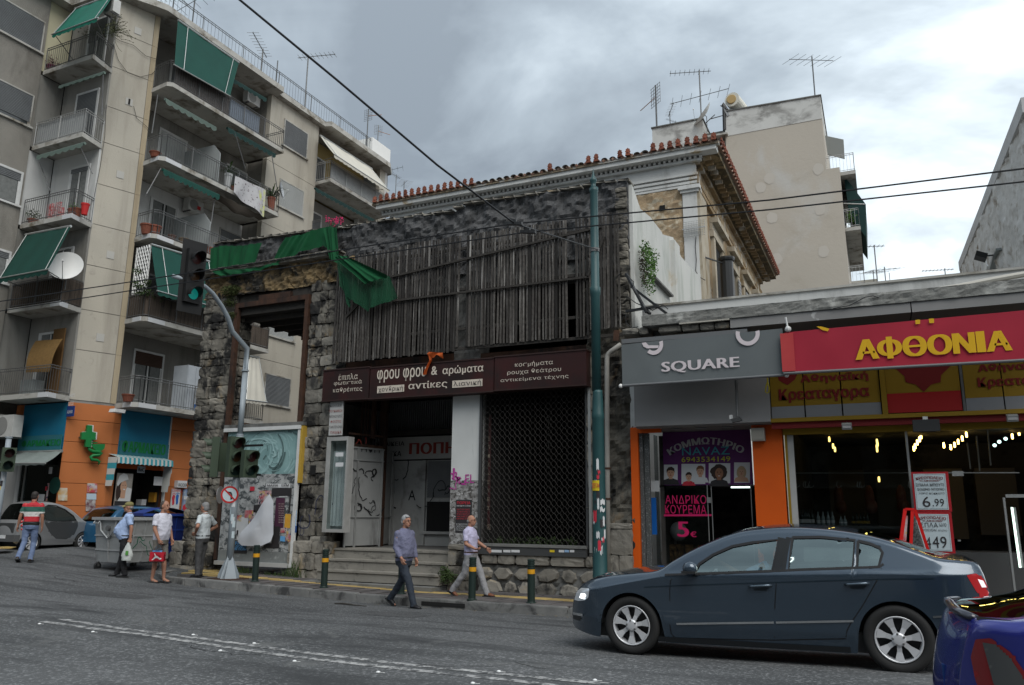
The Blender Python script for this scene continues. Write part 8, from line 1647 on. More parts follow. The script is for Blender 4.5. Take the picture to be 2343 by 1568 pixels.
b=MB();ribbon(b,[sgp(-.6,.6,.016),sgp(.6,-.6,.016)],.035,an);b.build('red_bar',mat('sign_red',(.42,.02,.02)),ns)
# second disc seen from behind on the other side of the pole
sc2=W('E',262,730,Y=15.0);ns=thing('round_sign_back','narrow edge of a second round sign on the left of the traffic light pole','sign',tuple(sc2));an=Vector((-.95,-.35,0)).normalized();q=an.to_track_quat('Z','Y').to_matrix();disc(rr2,0,m_alu,'plate');disc(rr2*.98,.006,m_boardw,'white_face');disc(rr2*.98,.014,mat('sign_red',(.42,.02,.02)),'red_ring',rr2*.78)
# pasted bits on the pole
for i in range(10):
 z=stk.uniform(.9,2.2);a0=stk.uniform(-2.4,-.8);b=MB();r_=.0865+.0006*i;b.grid(lambda u,v:Vector((PXx+r_*cos(a0+.8*u),PYy+r_*sin(a0+.8*u),z+stk.random()*.01+.16*v)),4,1);b.build('sticker',(m_paperw,m_boardw)[i%2],tl)
# far left signal pole
fp2=thing('far_traffic_light','thin grey traffic light pole with two lens head at the left edge of the photo','traffic light',(-22.5,14,.5))
a=W('U',88,385,Y=14.2);c=W('U',20,1160,Y=14.2);MB().tube([(a.x+.02,14.2,.2),(a.x,14.2,a.z)],.07,12).build('pole',m_pole,fp2,smooth=True);MB().lathe([(.09,0),(.09,.04)],(a.x,14.2,a.z-.04),12).build('cap',m_pole,fp2)
hp=W('U',100,605,Y=14.15);head(fp2,(hp.x-.06,14.12,hp.z),(.9,-.45),2,.125,.33)
for i in range(12):z=stk.uniform(1.3,2.8);a0=stk.uniform(-2.6,-.6);b=MB();r_=.072+.0006*i;b.grid(lambda u,v:Vector((a.x+r_*cos(a0+.9*u),14.2+r_*sin(a0+.9*u),z+.15*v)),4,1);b.build('sticker',(m_paperw,m_postb,m_boardw,mat('yellow_sticker',(.6,.45,.02)))[i%4],fp2)
db=thing('dark_board','dark board leaning by orange planters at the far left shop','board',tuple(W('U',55,1230,Y=17.2)));a,c=W('U',-10,1302,Y=17.2),W('U',115,1160,Y=17.2);MB().box((a.x,17.2,a.z),(c.x,17.25,c.z)).build('panel',mat('board_black',(.02,.024,.024),.7),db)
for i,x in enumerate((14,52)):p=W('U',x,1355,Y=17.35);pot(('left','right')[i]+' tall orange planter under the dark board at the far left',(p.x,p.y,p.z),.12,.45,mat('orange_pot',(.4,.13,.03),.7),group='orange planters at the far left')
# ---- overhead wires
wr=lambda a,c,label,r=.012,n=1:tag(MB().tube([a,a.lerp(c,.5)+Vector((0,0,-.0)),c],r,5).build('overhead_wire',m_wire),label,'wire')
for i,(yr,ym)in enumerate(((386,512),(416,531))):
 a=W('d',2342,yr,Z=5.8);p=W('d',1177+31*i,ym,Z=5.8);Yw=(a.y+p.y)/2
 L=[W('d',2600,yr-(30 if i==0 else 27),Y=Yw),W('d',2342,yr,Y=Yw),W('d',1760,(458,480)[i],Y=Yw),W('d',1177+31*i,ym,Y=Yw),W('d',750,(577,598)[i],Y=Yw),W('d',300,(645,665)[i],Y=Yw),W('d',0,(690,712)[i]if i else 690,Y=Yw),W('d',-300,(735,757)[i],Y=Yw)]
 tag(MB().tube(L,.011,5).build('trolley_wire',m_wire),('upper of the two long overhead trolley wires crossing the street front','lower of the two long overhead trolley wires crossing the street front')[i],'wire')
e1=W('d',1368,572,Y=LY_);q1=W('d',1177,512,Y=9.6);q2=W('d',1000,378,Y=8.0);q3=W('d',770,183,Y=6.9);q4=W('d',548,0,Y=6.1);q5=W('d',430,-100,Y=5.6)
sw=thing('span_wire','thick black span cable running from the green lamp post up across the sky','cable',tuple(e1));MB().tube([e1,e1 .lerp(q1,.5)+Vector((0,0,-.0)),q1,q2,q3,q4,q5],[.012,.012,.013,.014,.014,.014,.014],6).build('cable',m_wire,sw)
for q in((1177,512,9.6),(1208,531,10.1)):p=W('d',q[0],q[1],Y=q[2]);MB().obox(p,(.12,.0,-.02),(0,.03,0),(0,0,.022)).build('insulator',m_black,sw);MB().obox(p+Vector((-.02,0,.05)),(.05,.0,-.02),(0,.02,0),(0,0,.02)).build('clamp',m_black,sw)
MB().lathe([(.1,-.04),(.1,.04)],(LX_-.02,LY_,e1 .z),14).build('clamp_ring',m_rail,sw)
# ---- waste bins
def bin_(label,a,c,depth,h,m,lidm,rimm,lid=True,v_emblem=True,group='street waste bins'):
 a=Vector((a[0],a[1],0));c=Vector((c[0],c[1],0));u=(c-a).normalized();w_=(c-a).length;v=Vector((-u.y,u.x,0));zg=rz((a.x+c.x)/2,(a.y+c.y)/2)
 t=thing('waste_bin',label,'waste bin',(a.x,a.y,zg),0,group)
 def P(x,y,z):q=a+u*x+v*y;return Vector((q.x,q.y,zg+z))
 zb,zt,tp=.22,h-.12,.10
 def shell(tpr,z0,z1,x0,x1,y0,y1,mm,nm):
  return MB().add([P(x0+tpr,y0+tpr,z0),P(x1-tpr,y0+tpr,z0),P(x1-tpr,y1-tpr,z0),P(x0+tpr,y1-tpr,z0),P(x0,y0,z1),P(x1,y0,z1),P(x1,y1,z1),P(x0,y1,z1)],[(0,3,2,1),(4,5,6,7),(0,1,5,4),(1,2,6,5),(2,3,7,6),(3,0,4,7)]).build(nm,mm,t)
 shell(tp,zb,zt,0,w_,0,depth,m,'body')
 for k,zz_ in enumerate((zb+(zt-zb)*.28,zb+(zt-zb)*.62)):
  f=tp*(1-(zz_-zb)/(zt-zb));MB().beam(P(f-.012,f-.012,zz_),P(w_-f+.012,f-.012,zz_),.02,.03).build('rib',rimm,t);MB().beam(P(w_-f+.012,f,zz_),P(w_-f+.012,depth-f,zz_),.02,.03).build('rib',rimm,t)
 for k in range(1,4):f=k/4;MB().beam(P(w_-tp+.01,depth*f,zb+.02),P(w_+.01,depth*f,zt-.02),.03,.02).build('rib',rimm,t)
 MB().beam(P(w_*.5,tp-.012,zb+.02),P(w_*.5,-.012,zt-.3),.03,.02).build('rib',rimm,t)
 for q in((P(-.05,-.04,zt+.02),P(w_+.05,-.04,zt+.02)),(P(w_+.04,-.05,zt+.02),P(w_+.04,depth+.05,zt+.02)),(P(-.04,-.05,zt+.02),P(-.04,depth+.05,zt+.02)),(P(-.05,depth+.04,zt+.02),P(w_+.05,depth+.04,zt+.02))):MB().beam(q[0],q[1],.06,.07).build('rim',rimm,t)
 if v_emblem:
  b=MB();b.tube([P(w_*.22,-.02,zt-.04),P(w_*.28,-.03,zt-.28),P(w_*.5,-.0,zt-.48),P(w_*.72,-.03,zt-.28),P(w_*.78,-.02,zt-.04)],.022,6);b.build('pivot_guard',rimm,t);MB().lathe([(.07,-.05),(.07,.02)],P(w_*.5,.0,zt-.22),12,'y').build('pivot',m_rail,t)
  MB().tube([P(.08,-.03,zt-.02),P(.08,-.09,zt-.1),P(.30,-.09,zt-.1),P(.30,-.03,zt-.02)],.016,6).build('handle',rimm,t)
 if lid:b=MB();b.grid(lambda s,r_:P(-.05+(w_+.1)*s,-.05+(depth+.1)*r_,zt+.06+.16*sin(pi*r_)),4,12);b.build('lid',lidm,t)
 else:shell(-.0,zt-.06,zt-.05,.02,w_-.02,.02,depth-.02,m_dark,'dark_inside')
 for(x,y)in((.14,.12),(w_-.14,.12),(w_-.14,depth-.12),(.14,depth-.12)):
  o_=MB().lathe([(.095,-.025),(.1,-.02),(.1,.02),(.095,.025)],P(x,y,.1),14,'x').build('wheel',m_black,t);MB().beam(P(x,y+.02,.1),P(x,y,zb),.06,.05).build('fork',m_rail,o_)
 return t
m_bin=mat('galvanised_bin',(.36,.37,.37),.5,(.28,.29,.29),3,.5,stain=(.14,.14,.14),ssc=(3,3,1.5),sthr=(.56,.7),metal=.35,bump=.2,bsc=9);m_binr=mat('galv_rim',(.45,.46,.46),.45,(.34,.35,.35),5,.5,metal=.4);m_bing=mat('olive_grey_bin',(.13,.14,.13),.6,(.10,.11,.10),3,.5);m_blue=mat('blue_bin',(.008,.022,.13),.5,(.006,.016,.1),2,.5,spec=.4);m_bluel=mat('blue_lid',(.02,.05,.24),.45,(.015,.04,.2),2,.5)
a,c=G('P',1385,992),G('P',1690,1052)
uu=Vector((c.x-a.x,c.y-a.y,0)).normalized();a2=Vector((a.x,a.y,0))-uu*.18;c2=Vector((c.x,c.y,0))+uu*.20
t=bin_('dented silver metal waste bin on wheels behind the man in the cap',a2,c2,1.25,1.42,m_bin,m_bing,m_binr,lid=False)
vv=Vector((-uu.y,uu.x,0));q0_=c2+vv*.45;graffiti(t,(q0_.x+.0,q0_.y,rz(q0_.x,q0_.y)+.75),vv,(0,0,1),3,.3,mat('green_spray',(.01,.09,.05),.6),.03,lift=.05,seed=31)
e=G('N',480,300);e=Vector((e.x,e.y,0));v2=Vector((.42,.907,0)).normalized();u2=Vector((v2 .y,-v2 .x,0));s0_=e-v2*1.25
bin_('deep blue lidded waste bin between the man in shorts and the ruin',s0_-u2*1.25+Vector((.05,.0,0)),s0_,1.15,1.40,m_blue,m_bluel,m_bluel,v_emblem=False)
# ---- litter twig and small things on the road
p=G('N',1900,680);b=MB();b.tube([p+Vector((-.3,0,.02)),p+Vector((-.1,.02,.03)),p+Vector((.15,.0,.02)),p+Vector((.5,-.03,.015))],[.01,.02,.014,.006],5);tag(b.build('twig',m_woodd),'dark dry twig lying in the gutter left of the striding man','twig')
dr=thing('storm_drain','dark slot of a storm drain in the kerb beside the striding man','drain',tuple(G('Q',750,770)));a,c=G('Q',540,765),G('Q',940,800);MB().box((a.x,KY-.015,kz(a.x)-.13),(c.x,KY+.02,kz(a.x)-.05)).build('slot',m_dark,dr)
# gutter litter and fallen leaves
b=MB();rl_=random.Random(15)
for _ in range(150):
 x_=rl_.uniform(-15.5,-2.5);y_=KY-abs(rl_.gauss(0,.12))-.02 if rl_.random()<.7 else rl_.uniform(KY+.2,KY+1.9);z_=rz(x_,y_)+.006 if y_<KY else kz(x_)+.012;a_=rl_.uniform(0,6.28);s_=rl_.uniform(.012,.035)
 b.add([(x_+cos(a_)*s_,y_+sin(a_)*s_,z_+rl_.uniform(0,.008)),(x_-sin(a_)*s_*.6,y_+cos(a_)*s_*.6,z_),(x_-cos(a_)*s_,y_-sin(a_)*s_,z_+rl_.uniform(0,.01)),(x_+sin(a_)*s_*.6,y_-cos(a_)*s_*.6,z_)],[(0,1,2,3)])
tag(b.build('gutter_litter',mat('litter',(.22,.19,.14),.9,(.10,.08,.05),6,.4)),'small leaves and litter along the kerb','litter',kind='stuff')
# ================================================================== VEHICLES
def mk_frame(o,ds,dl):o=Vector(o);ds=Vector(ds);dl=Vector(dl);return lambda s,l,z:o+ds*s+dl*l+Vector((0,0,z))
def interp(pts,x):
 if x<=pts[0][0]:return pts[0][1]
 for(a,b_),(c,d_)in zip(pts,pts[1:]):
  if x<=c:return b_+(d_-b_)*((x-a)/(c-a)if c>a else 1)
 return pts[-1][1]
def smooth_curve(pts,n=8):
 out_=[]
 for i in range(len(pts)-1):
  p0=pts[max(i-1,0)];p1=pts[i];p2=pts[i+1];p3=pts[min(i+2,len(pts)-1)]
  for k in range(n):
   t=k/n;out_.append(tuple(.5*((2*p1[j])+(-p0[j]+p2[j])*t+(2*p0[j]-5*p1[j]+4*p2[j]-p3[j])*t*t+(-p0[j]+3*p1[j]-3*p2[j]+p3[j])*t**3)for j in(0,1)))
 out_.append(pts[-1]);return out_
def inpoly(x,y,P_):
 c=False;n=len(P_)
 for i in range(n):
  x1,y1=P_[i];x2,y2=P_[(i+1)%n]
  if(y1>y)!=(y2>y)and x<(x2-x1)*(y-y1)/(y2-y1)+x1:c=not c
 return c
def nearest(x,y,P_):
 best=None
 for i in range(len(P_)):
  x1,y1=P_[i];x2,y2=P_[(i+1)%len(P_)];dx,dy=x2-x1,y2-y1;L=dx*dx+dy*dy or 1e-9;t=clampf(((x-x1)*dx+(y-y1)*dy)/L,0,1);qx,qy=x1+dx*t,y1+dy*t;d_=(x-qx)**2+(y-qy)**2
  if best is None or d_<best[0]:best=(d_,qx,qy)
 return best
def wheel(car,F,s,z,r,side_l,width=.2,spokes=7,rim_r=.215,rimm=None,out_=-1,double=False,steer=0):
 """wheel centred at F(s, side_l, z); its outer face looks along -l (out_=-1) or +l"""
 c=F(s,side_l,z);es=(F(1,0,0)-F(0,0,0));el=(F(0,1,0)-F(0,0,0))*out_;up=Vector((0,0,1));rimm=rimm or mat('rim_silver',(.55,.56,.58),.35,metal=.35,spec=.6)
 def ring(prof,n=40):
  vs=[];
  for(rr_,h)in prof:
   for j in range(n):t=2*pi*j/n;vs.append(c+es*cos(t)*rr_+up*sin(t)*rr_+el*h)
  return vs,[(i*n+j,i*n+(j+1)%n,(i+1)*n+(j+1)%n,(i+1)*n+j)for i in range(len(prof)-1)for j in range(n)]
 b=MB();b.add(*ring([(rim_r,-.02),(rim_r+.01,.0),(r*.88,.012),(r*.97,-.005),(r,-.04),(r,-width+.04),(r*.97,-width),(rim_r,-width)]));w_=b.build('wheel',mat('tyre_rubber',(.018,.018,.018),.8,spec=.3),car,smooth=True)
 b=MB();b.add(*ring([(rim_r*1.0,-.004),(rim_r*.985,.004),(rim_r*.93,-.002),(rim_r*.90,-.03),(rim_r*.88,-.10)]));b.build('rim',rimm,w_,smooth=True)
 b=MB();b.add(*ring([(rim_r*.9,-.11),(.01,-.11)]));b.build('brake_disc',mat('brake_dark',(.05,.05,.052),.5,metal=.5),w_)
 for k in range(spokes):
  a0=2*pi*k/spokes+.2;b=MB();pts=[]
  pairs=[(-.5,.5)]if not double else[(-.42,-.18),(.18,.42)]
  for(u0,u1)in pairs:
   ws=.85*2*pi/spokes*.5 if not double else.5*2*pi/spokes*.9
   q=[]
   for rr_,hw,h in((rim_r*.22,1.15,-.01),(rim_r*.55,.50,-.018),(rim_r*.93,.58,-.004)):
    for u in(u0,u1):an=a0+u*2*ws*hw*(1 if not double else 1.1);q.append((rr_*cos(an),rr_*sin(an),h))
   P_=[c+es*x+up*y+el*h for x,y,h in q];P2=[p_-el*.035 for p_ in P_]
   b.add(P_+P2,[(0,1,3,2),(2,3,5,4),(0,2,8,6),(2,4,10,8),(1,7,9,3),(3,9,11,5),(6,8,9,7),(8,10,11,9)])
  b.build('spoke',rimm,w_)
 b=MB();b.add(*ring([(rim_r*.30,-.03),(rim_r*.29,.0),(rim_r*.2,.006),(.001,.006)],24));b.build('hub',rimm,w_,smooth=True)
 for k in range(5):a0=2*pi*k/5+.5;b=MB();p=c+es*cos(a0)*rim_r*.24+up*sin(a0)*rim_r*.24+el*.004;b.ell(p,.012,6,4);b.build('wheel_bolt',mat('bolt_dark',(.1,.1,.1),.4),w_)
 return w_
def strip(par,F,pts,lat,w_,m,name,off=.004,both=None,width=None):
 """thin raised ribbon following (s,z) points on the flank"""
 b=MB();P_=[F(s,lat(s,z)-off,z)for s,z in pts];L=[]
 for i,p in enumerate(P_):
  s0,z0=pts[max(i-1,0)];s1,z1=pts[min(i+1,len(pts)-1)];dx,dz_=s1-s0,z1-z0;Ln=sqrt(dx*dx+dz_*dz_)or 1;nx,nz=-dz_/Ln*w_/2,dx/Ln*w_/2
  a=(pts[i][0]+nx,pts[i][1]+nz);c=(pts[i][0]-nx,pts[i][1]-nz);L.append((F(a[0],lat(*a)-off,a[1]),F(c[0],lat(*c)-off,c[1])))
 for i in range(len(L)-1):b.add([L[i][0],L[i+1][0],L[i+1][1],L[i][1]],[(0,1,2,3)])
 return b.build(name,m,par,smooth=True)
def patch(par,F,poly,lat,m,name,off=.003,step=.03):
 """panel covering an (s,z) polygon on the flank surface"""
 s0,s1=min(p[0]for p in poly),max(p[0]for p in poly);z0,z1=min(p[1]for p in poly),max(p[1]for p in poly)
 ns,nz=max(2,int((s1-s0)/step)),max(2,int((z1-z0)/step));idx={};b=MB();V_=[];sz=[]
 for i in range(ns+1):
  for j in range(nz+1):
   s,z=s0+(s1-s0)*i/ns,z0+(z1-z0)*j/nz;d_,qx,qz=nearest(s,z,poly)
   if d_<(step*.62)**2:s,z=qx,qz
   sz.append((s,z));V_.append(F(s,lat(s,z)-off,z))
 fs=[]
 for i in range(ns):
  for j in range(nz):
   q=(i*(nz+1)+j,(i+1)*(nz+1)+j,(i+1)*(nz+1)+j+1,i*(nz+1)+j+1);cs=sum(sz[k][0]for k in q)/4;cz=sum(sz[k][1]for k in q)/4
   if inpoly(cs,cz,poly):fs.append(q)
 b.add(V_,fs);return b.build(name,m,par,smooth=True,norm=True)
def car(label,cat,origin,ds,dl,top,bottom,arches,width,windows,paint,belt,tumb=.42,crown=.04,plan_f=(.35,.22),plan_r=(.3,.15),ground=0.0,shoulder=None,name='parked_car',dsx=.03,rows=44,ws=None,rwn=None,tr=.06,sidebulge=.05,extra_mask=None,darkroof=None,gm=None):
 F=mk_frame(origin,ds,dl);o_=F(0,0,0);t=thing(name,label,cat,tuple(o_));L=top[-1][0]
 topc=smooth_curve(top,10);botc=bottom
 def zt(s):return interp(topc,s)
 def zb(s):
  z=interp(botc,s)
  for(a,zc_,r_)in arches:
   if abs(s-a)<r_:z=max(z,zc_+sqrt(r_*r_-(s-a)**2))
  return z
 def endin(s):
  v=0.0
  if s<plan_f[0]:v+=plan_f[1]*((1-s/plan_f[0])**2.2)
  if s>L-plan_r[0]:v+=plan_r[1]*((1-(L-s)/plan_r[0])**2.2)
  return v
 def lat(s,z):
  v=endin(s);zbv=interp(belt,s)
  if z>zbv:v+=(z-zbv)*tumb+.5*max(0,z-zbv)**2*.2+.018*(1-exp(-(z-zbv)/.03))
  else:v+=sidebulge*((zbv-z)/.7)*.8
  d_=zt(s)-z
  if d_<tr:v+=(tr-sqrt(max(0,tr*tr-(tr-d_)**2)))*.9
  if z<.38:v+=(.38-z)*.18
  return v
 ss=[0,.006,.015,.03,.05,.075,.1];s=.13
 while s<L-.12:ss.append(s);s+=dsx
 ss+=[L-.1,L-.075,L-.05,L-.03,L-.015,L-.006,L]
 for(a,zc_,r_)in arches:ss+=[a-r_+.002,a+r_-.002]
 ss=sorted(set(ss));n=rows;sz=[]
 for s in ss:
  a,c=zb(s),max(zt(s),zb(s)+.02)
  for j in range(n+1):
   f=j/n;f=f if f<.9 else.9+.1*sin((f-.9)/.1*pi/2);sz.append([s,a+(c-a)*f])
 for w_ in windows:
  for q in sz:
   d_,x,z=nearest(q[0],q[1],w_)
   if d_<.014**2 and q[1]<zt(q[0])-.03:q[0],q[1]=x,z
 W_=n+1;near=[]
 for i in range(len(ss)-1):
  for j in range(n):
   q=(i*W_+j,(i+1)*W_+j,(i+1)*W_+j+1,i*W_+j+1);cs=sum(sz[k][0]for k in q)/4;cz=sum(sz[k][1]for k in q)/4
   if any(inpoly(cs,cz,w_)for w_ in windows):continue
   near.append(q)
 b=MB();b.add([F(s,lat(s,z),z)for s,z in sz],near);N0=len(sz);b.add([F(s,width-lat(s,z),z)for s,z in sz],[q[::-1]for q in near])
# top skin across the car; glass areas cut out for the windscreens
 M_=16;tv=[];tf=[];gl=[MB(),MB()]
 def tp(i,k):
  s=ss[i];z=zt(s);a=lat(s,max(z,zb(s)+.02));l=a+(width-2*a)*k/M_;bow=sin(pi*k/M_)
  return F(s-(plan_f[1]*.35*bow*max(0,1-s/.5)if s<.5 else 0)+(0),l,max(z,zb(s)+.02)+crown*bow*clampf((s)/.4,.0,1)*clampf((L-s)/.4,0,1))
 rng=[ws,rwn]
 for i in range(len(ss)-1):
  sm=(ss[i]+ss[i+1])/2
  for k in range(M_):
   g=None
   for gi,rg_ in enumerate(rng):
    if rg_ and rg_[0]<sm<rg_[1]and 1<=k<M_-1:g=gi
   quad=[tp(i,k),tp(i+1,k),tp(i+1,k+1),tp(i,k+1)]
   (b if g is None else gl[g]).add(quad,[(0,1,2,3)])
 body=b.build('body',paint,t,smooth=True,norm=True)
 gm=gm or glassmat('car_glass',(.40,.50,.49),.22,k=1.0)
 for gi,nm in((0,'windscreen'),(1,'rear_window')):
  if rng[gi]:gl[gi].build(nm,gm,t,smooth=True,norm=True)
 for w_ in windows:
  for side in(0,1):
   lt_=lat if side==0 else(lambda s,z:width-lat(s,z))
   patch(t,F,w_,lt_,gm,'side_window',-.012 if side==0 else.012,.035)
   if side==0:strip(t,F,w_+[w_[0]],lat,.028,mat('window_trim',(.012,.012,.013),.4),'window_trim',.003)
# interior floor pan and seats
 MB().prism([F(.3,.14,.17),F(L-.3,.14,.20),F(L-.3,width-.14,.20),F(.3,width-.14,.17)],(0,0,.2)).build('floor_pan',m_black,t)
 for(a,zc_,r_)in arches:
  for l0 in(.02,width-.30):
   b=MB();vs=[]
   for j in range(17):an=pi*j/16;vs+=[F(a+cos(an)*(r_+.0),l0+.03,zc_+sin(an)*(r_+.0)),F(a+cos(an)*(r_+.0),l0+.30,zc_+sin(an)*(r_+.0))]
   b.add(vs,[(2*j,2*j+1,2*j+3,2*j+2)for j in range(16)]);b.add([vs[2*j+1]for j in range(17)]if l0<.5 else[vs[2*j]for j in range(17)],[tuple(range(17))]);b.build('wheel_arch',m_black,t)
 return t,F,lat,zt
def on(c,pts,o,Y=None,X=None,sgn=1):
 out_=[]
 for(x,y)in pts:
  p=W(c,x,y,Y=Y,X=X);out_.append(((p.x-o[0]if Y is not None else p.y-o[1])*sgn,p.z-o[2]))
 return out_
# ---- dark grey blue saloon
m_car=mat('car_paint_slate',(.036,.057,.082),.25,metal=.45,spec=.5,coat=1.0)
CO=(-3.64,9.3,.205)
sil=on('M',[(112,600),(108,545),(112,490),(127,450),(150,422),(180,400),(240,375),(330,354),(450,338),(560,328),(640,288),(720,242),(800,203),(900,163),(1000,138),(1200,121),(1400,131),(1560,152),(1700,188),(1850,242),(1950,270),(2060,280),(2150,289),(2172,312),(2205,400),(2215,470),(2190,560)],CO,Y=9.3)
# make the top profile monotonic in s
top=[(0.0,.30),(.012,.42),(.03,.52),(.07,.60),(.12,.665),(.22,.75),(.38,.815),(.62,.865),(.92,.905),(1.17,.945),(1.35,1.055),(1.54,1.165),(1.74,1.262),(1.98,1.358),(2.2,1.412),(2.62,1.452),(3.03,1.44),(3.36,1.40),(3.64,1.335),(3.93,1.232),(4.1,1.172),(4.28,1.155),(4.42,1.145),(4.47,1.10),(4.51,.96),(4.535,.80),(4.545,.62)]
bot=[(0,.26),(.06,.21),(.4,.165),(1.1,.16),(1.25,.155),(3.2,.19),(3.35,.20),(4.0,.25),(4.45,.30),(4.545,.42)]
fw,rw=on('M',[(430,615),(1735,668)],CO,Y=9.3)
rR=.325;fwz,rwz=.322,.362
wins=[on('M',[(738,347),(765,300),(830,255),(920,215),(1020,196),(1148,182),(1120,333)],CO,Y=9.38),on('M',[(1212,172),(1350,170),(1518,185),(1510,318),(1200,328)],CO,Y=9.38),on('M',[(1535,188),(1600,204),(1640,222),(1655,245),(1636,313),(1532,316)],CO,Y=9.38)]
belt=[(0,.62),(1.3,.90),(3.4,1.0),(4.5,1.03)]
carA,FA,latA,ztA=car('dark slate blue saloon car driving left, driver arm at the wheel','car',CO,(1,0,0),(0,1,0),top,bot,[(fw[0],fwz,.365),(rw[0],rwz,.375)],1.82,wins,m_car,belt,tumb=.38,plan_f=(.55,.34),plan_r=(.5,.22),name='saloon_car',dsx=.028,rows=46,ws=(1.22,2.02),rwn=(3.36,4.08),tr=.05)
mirA=lambda s,z:1.82-latA(s,z)
for l0,o_ in((.03,-1),(1.79,1)):
 wheel(carA,FA,fw[0],fwz,rR,l0,.21,7,.222,out_=o_);wheel(carA,FA,rw[0],rwz,rR+.012,l0,.21,7,.228,out_=o_)
m_seam=mat('seam_dark',(.008,.008,.009),.5);m_chrome=mat('chrome',(.75,.77,.78),.12,metal=1.0)
def onA(pts,Y=9.34):return on('M',pts,CO,Y=Y)
for pts in([(650,350),(628,380),(624,420),(622,600),(626,640),(645,662)],[(1150,338),(1140,400),(1133,500),(1131,660)],[(1650,322),(1628,380),(1600,430),(1560,500),(1500,590),(1482,625),(1478,655)],[(645,662),(900,668),(1131,672),(1478,664)]):strip(carA,FA,onA(pts),latA,.010,m_seam,'door_seam',.002)
strip(carA,FA,onA([(600,352),(660,350),(740,347),(1120,334),(1300,326),(1640,314),(1660,300)]),latA,.022,m_seam,'waist_trim',.004)
strip(carA,FA,onA([(1160,175),(1150,250),(1135,334)]),latA,.09,mat('pillar_black',(.014,.015,.016),.3),'door_pillar',.003);strip(carA,FA,onA([(1192,172),(1180,250),(1172,330)]),latA,.05,mat('pillar_black',(.014,.015,.016)),'door_pillar',.003)
strip(carA,FA,onA([(655,591),(900,587),(1128,584)]),latA,.022,m_chrome,'chrome_strip',.012);strip(carA,FA,onA([(1138,584),(1300,581),(1514,577)]),latA,.022,m_chrome,'chrome_strip',.012);strip(carA,FA,onA([(1900,557),(1990,552),(2100,548)]),latA,.02,m_chrome,'chrome_strip',.012);strip(carA,FA,onA([(116,552),(150,551),(187,552)]),latA,.03,m_chrome,'chrome_strip',.012)
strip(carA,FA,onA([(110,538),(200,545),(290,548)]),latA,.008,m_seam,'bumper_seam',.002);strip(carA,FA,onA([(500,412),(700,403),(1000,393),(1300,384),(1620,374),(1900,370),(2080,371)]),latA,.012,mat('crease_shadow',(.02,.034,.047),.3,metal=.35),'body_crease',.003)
for(x0_,x1_,y_)in((1010,1118,407),(1475,1590,397)):
 p,q=onA([(x0_,y_+2),(x1_,y_-2)]);b=MB();b.tube([FA(p[0],latA(*p)-.005,p[1]),FA(p[0]+.03,latA(*p)-.035,p[1]+.004),FA(q[0]-.03,latA(*q)-.035,q[1]+.004),FA(q[0],latA(*q)-.005,q[1])],.014,8);h_=b.build('door_handle',mat('handle_paint',(.10,.13,.16),.2,metal=.6,spec=.6),carA,smooth=True)
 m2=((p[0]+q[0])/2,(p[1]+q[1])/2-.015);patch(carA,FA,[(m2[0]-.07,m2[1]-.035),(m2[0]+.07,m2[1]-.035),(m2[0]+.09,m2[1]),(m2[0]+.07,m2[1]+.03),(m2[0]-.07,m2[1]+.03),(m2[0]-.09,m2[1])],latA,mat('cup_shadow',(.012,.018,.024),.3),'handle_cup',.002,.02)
# headlight, tail light, fog grille, side plate
hl=patch(carA,FA,[(.075,.545),(.12,.64),(.20,.70),(.33,.71),(.345,.69),(.325,.60),(.27,.565),(.16,.545)],latA,mat('headlamp_bowl',(.60,.63,.66),.15,metal=.7,emit=((.8,.9,1.0),.06)),'headlight',.004,.02)
patch(carA,FA,[(.18,.585),(.21,.64),(.26,.645),(.29,.615),(.26,.58)],latA,mat('headlamp_lit',(.9,.92,.95),.1,emit=((.9,.97,1.0),1.6)),'lamp_lens',.008,.015)
tlm=mat('tail_red',(.45,.012,.015),.15,coat=1.0);patch(carA,FA,[(4.33,1.02),(4.42,1.035),(4.49,.98),(4.53,.86),(4.50,.80),(4.44,.80),(4.40,.87)],latA,tlm,'tail_light',.004,.02);patch(carA,FA,[(4.43,.98),(4.48,.965),(4.505,.90),(4.46,.90)],latA,mat('tail_white',(.8,.7,.72),.1,emit=((1,.8,.85),.35)),'lamp_lens',.008,.015)
patch(carA,FA,[(.02,.31),(.03,.39),(.18,.40),(.2,.36),(.17,.31)],latA,m_black,'lower_grille',.003,.02);strip(carA,FA,[(1.16,.19),(1.8,.20),(2.5,.21),(3.2,.225)],latA,.055,mat('sill_dark',(.012,.014,.016),.5),'sill',.006)
# mirror
mp_=W('M',718,322,Y=9.2);b=MB();b.ell(mp_,(.085,.07,.075),14,10);mm_=b.build('door_mirror',m_car,carA,smooth=True);MB().beam(mp_+Vector((.03,.03,-.06)),mp_+Vector((.06,.18,-.07)),.05,.03).build('mirror_foot',m_black,mm_);MB().obox(mp_+Vector((0,-.035,-.04)),(.08,0,0),(0,.05,0),(0,0,.012)).build('mirror_trim',m_black,mm_)
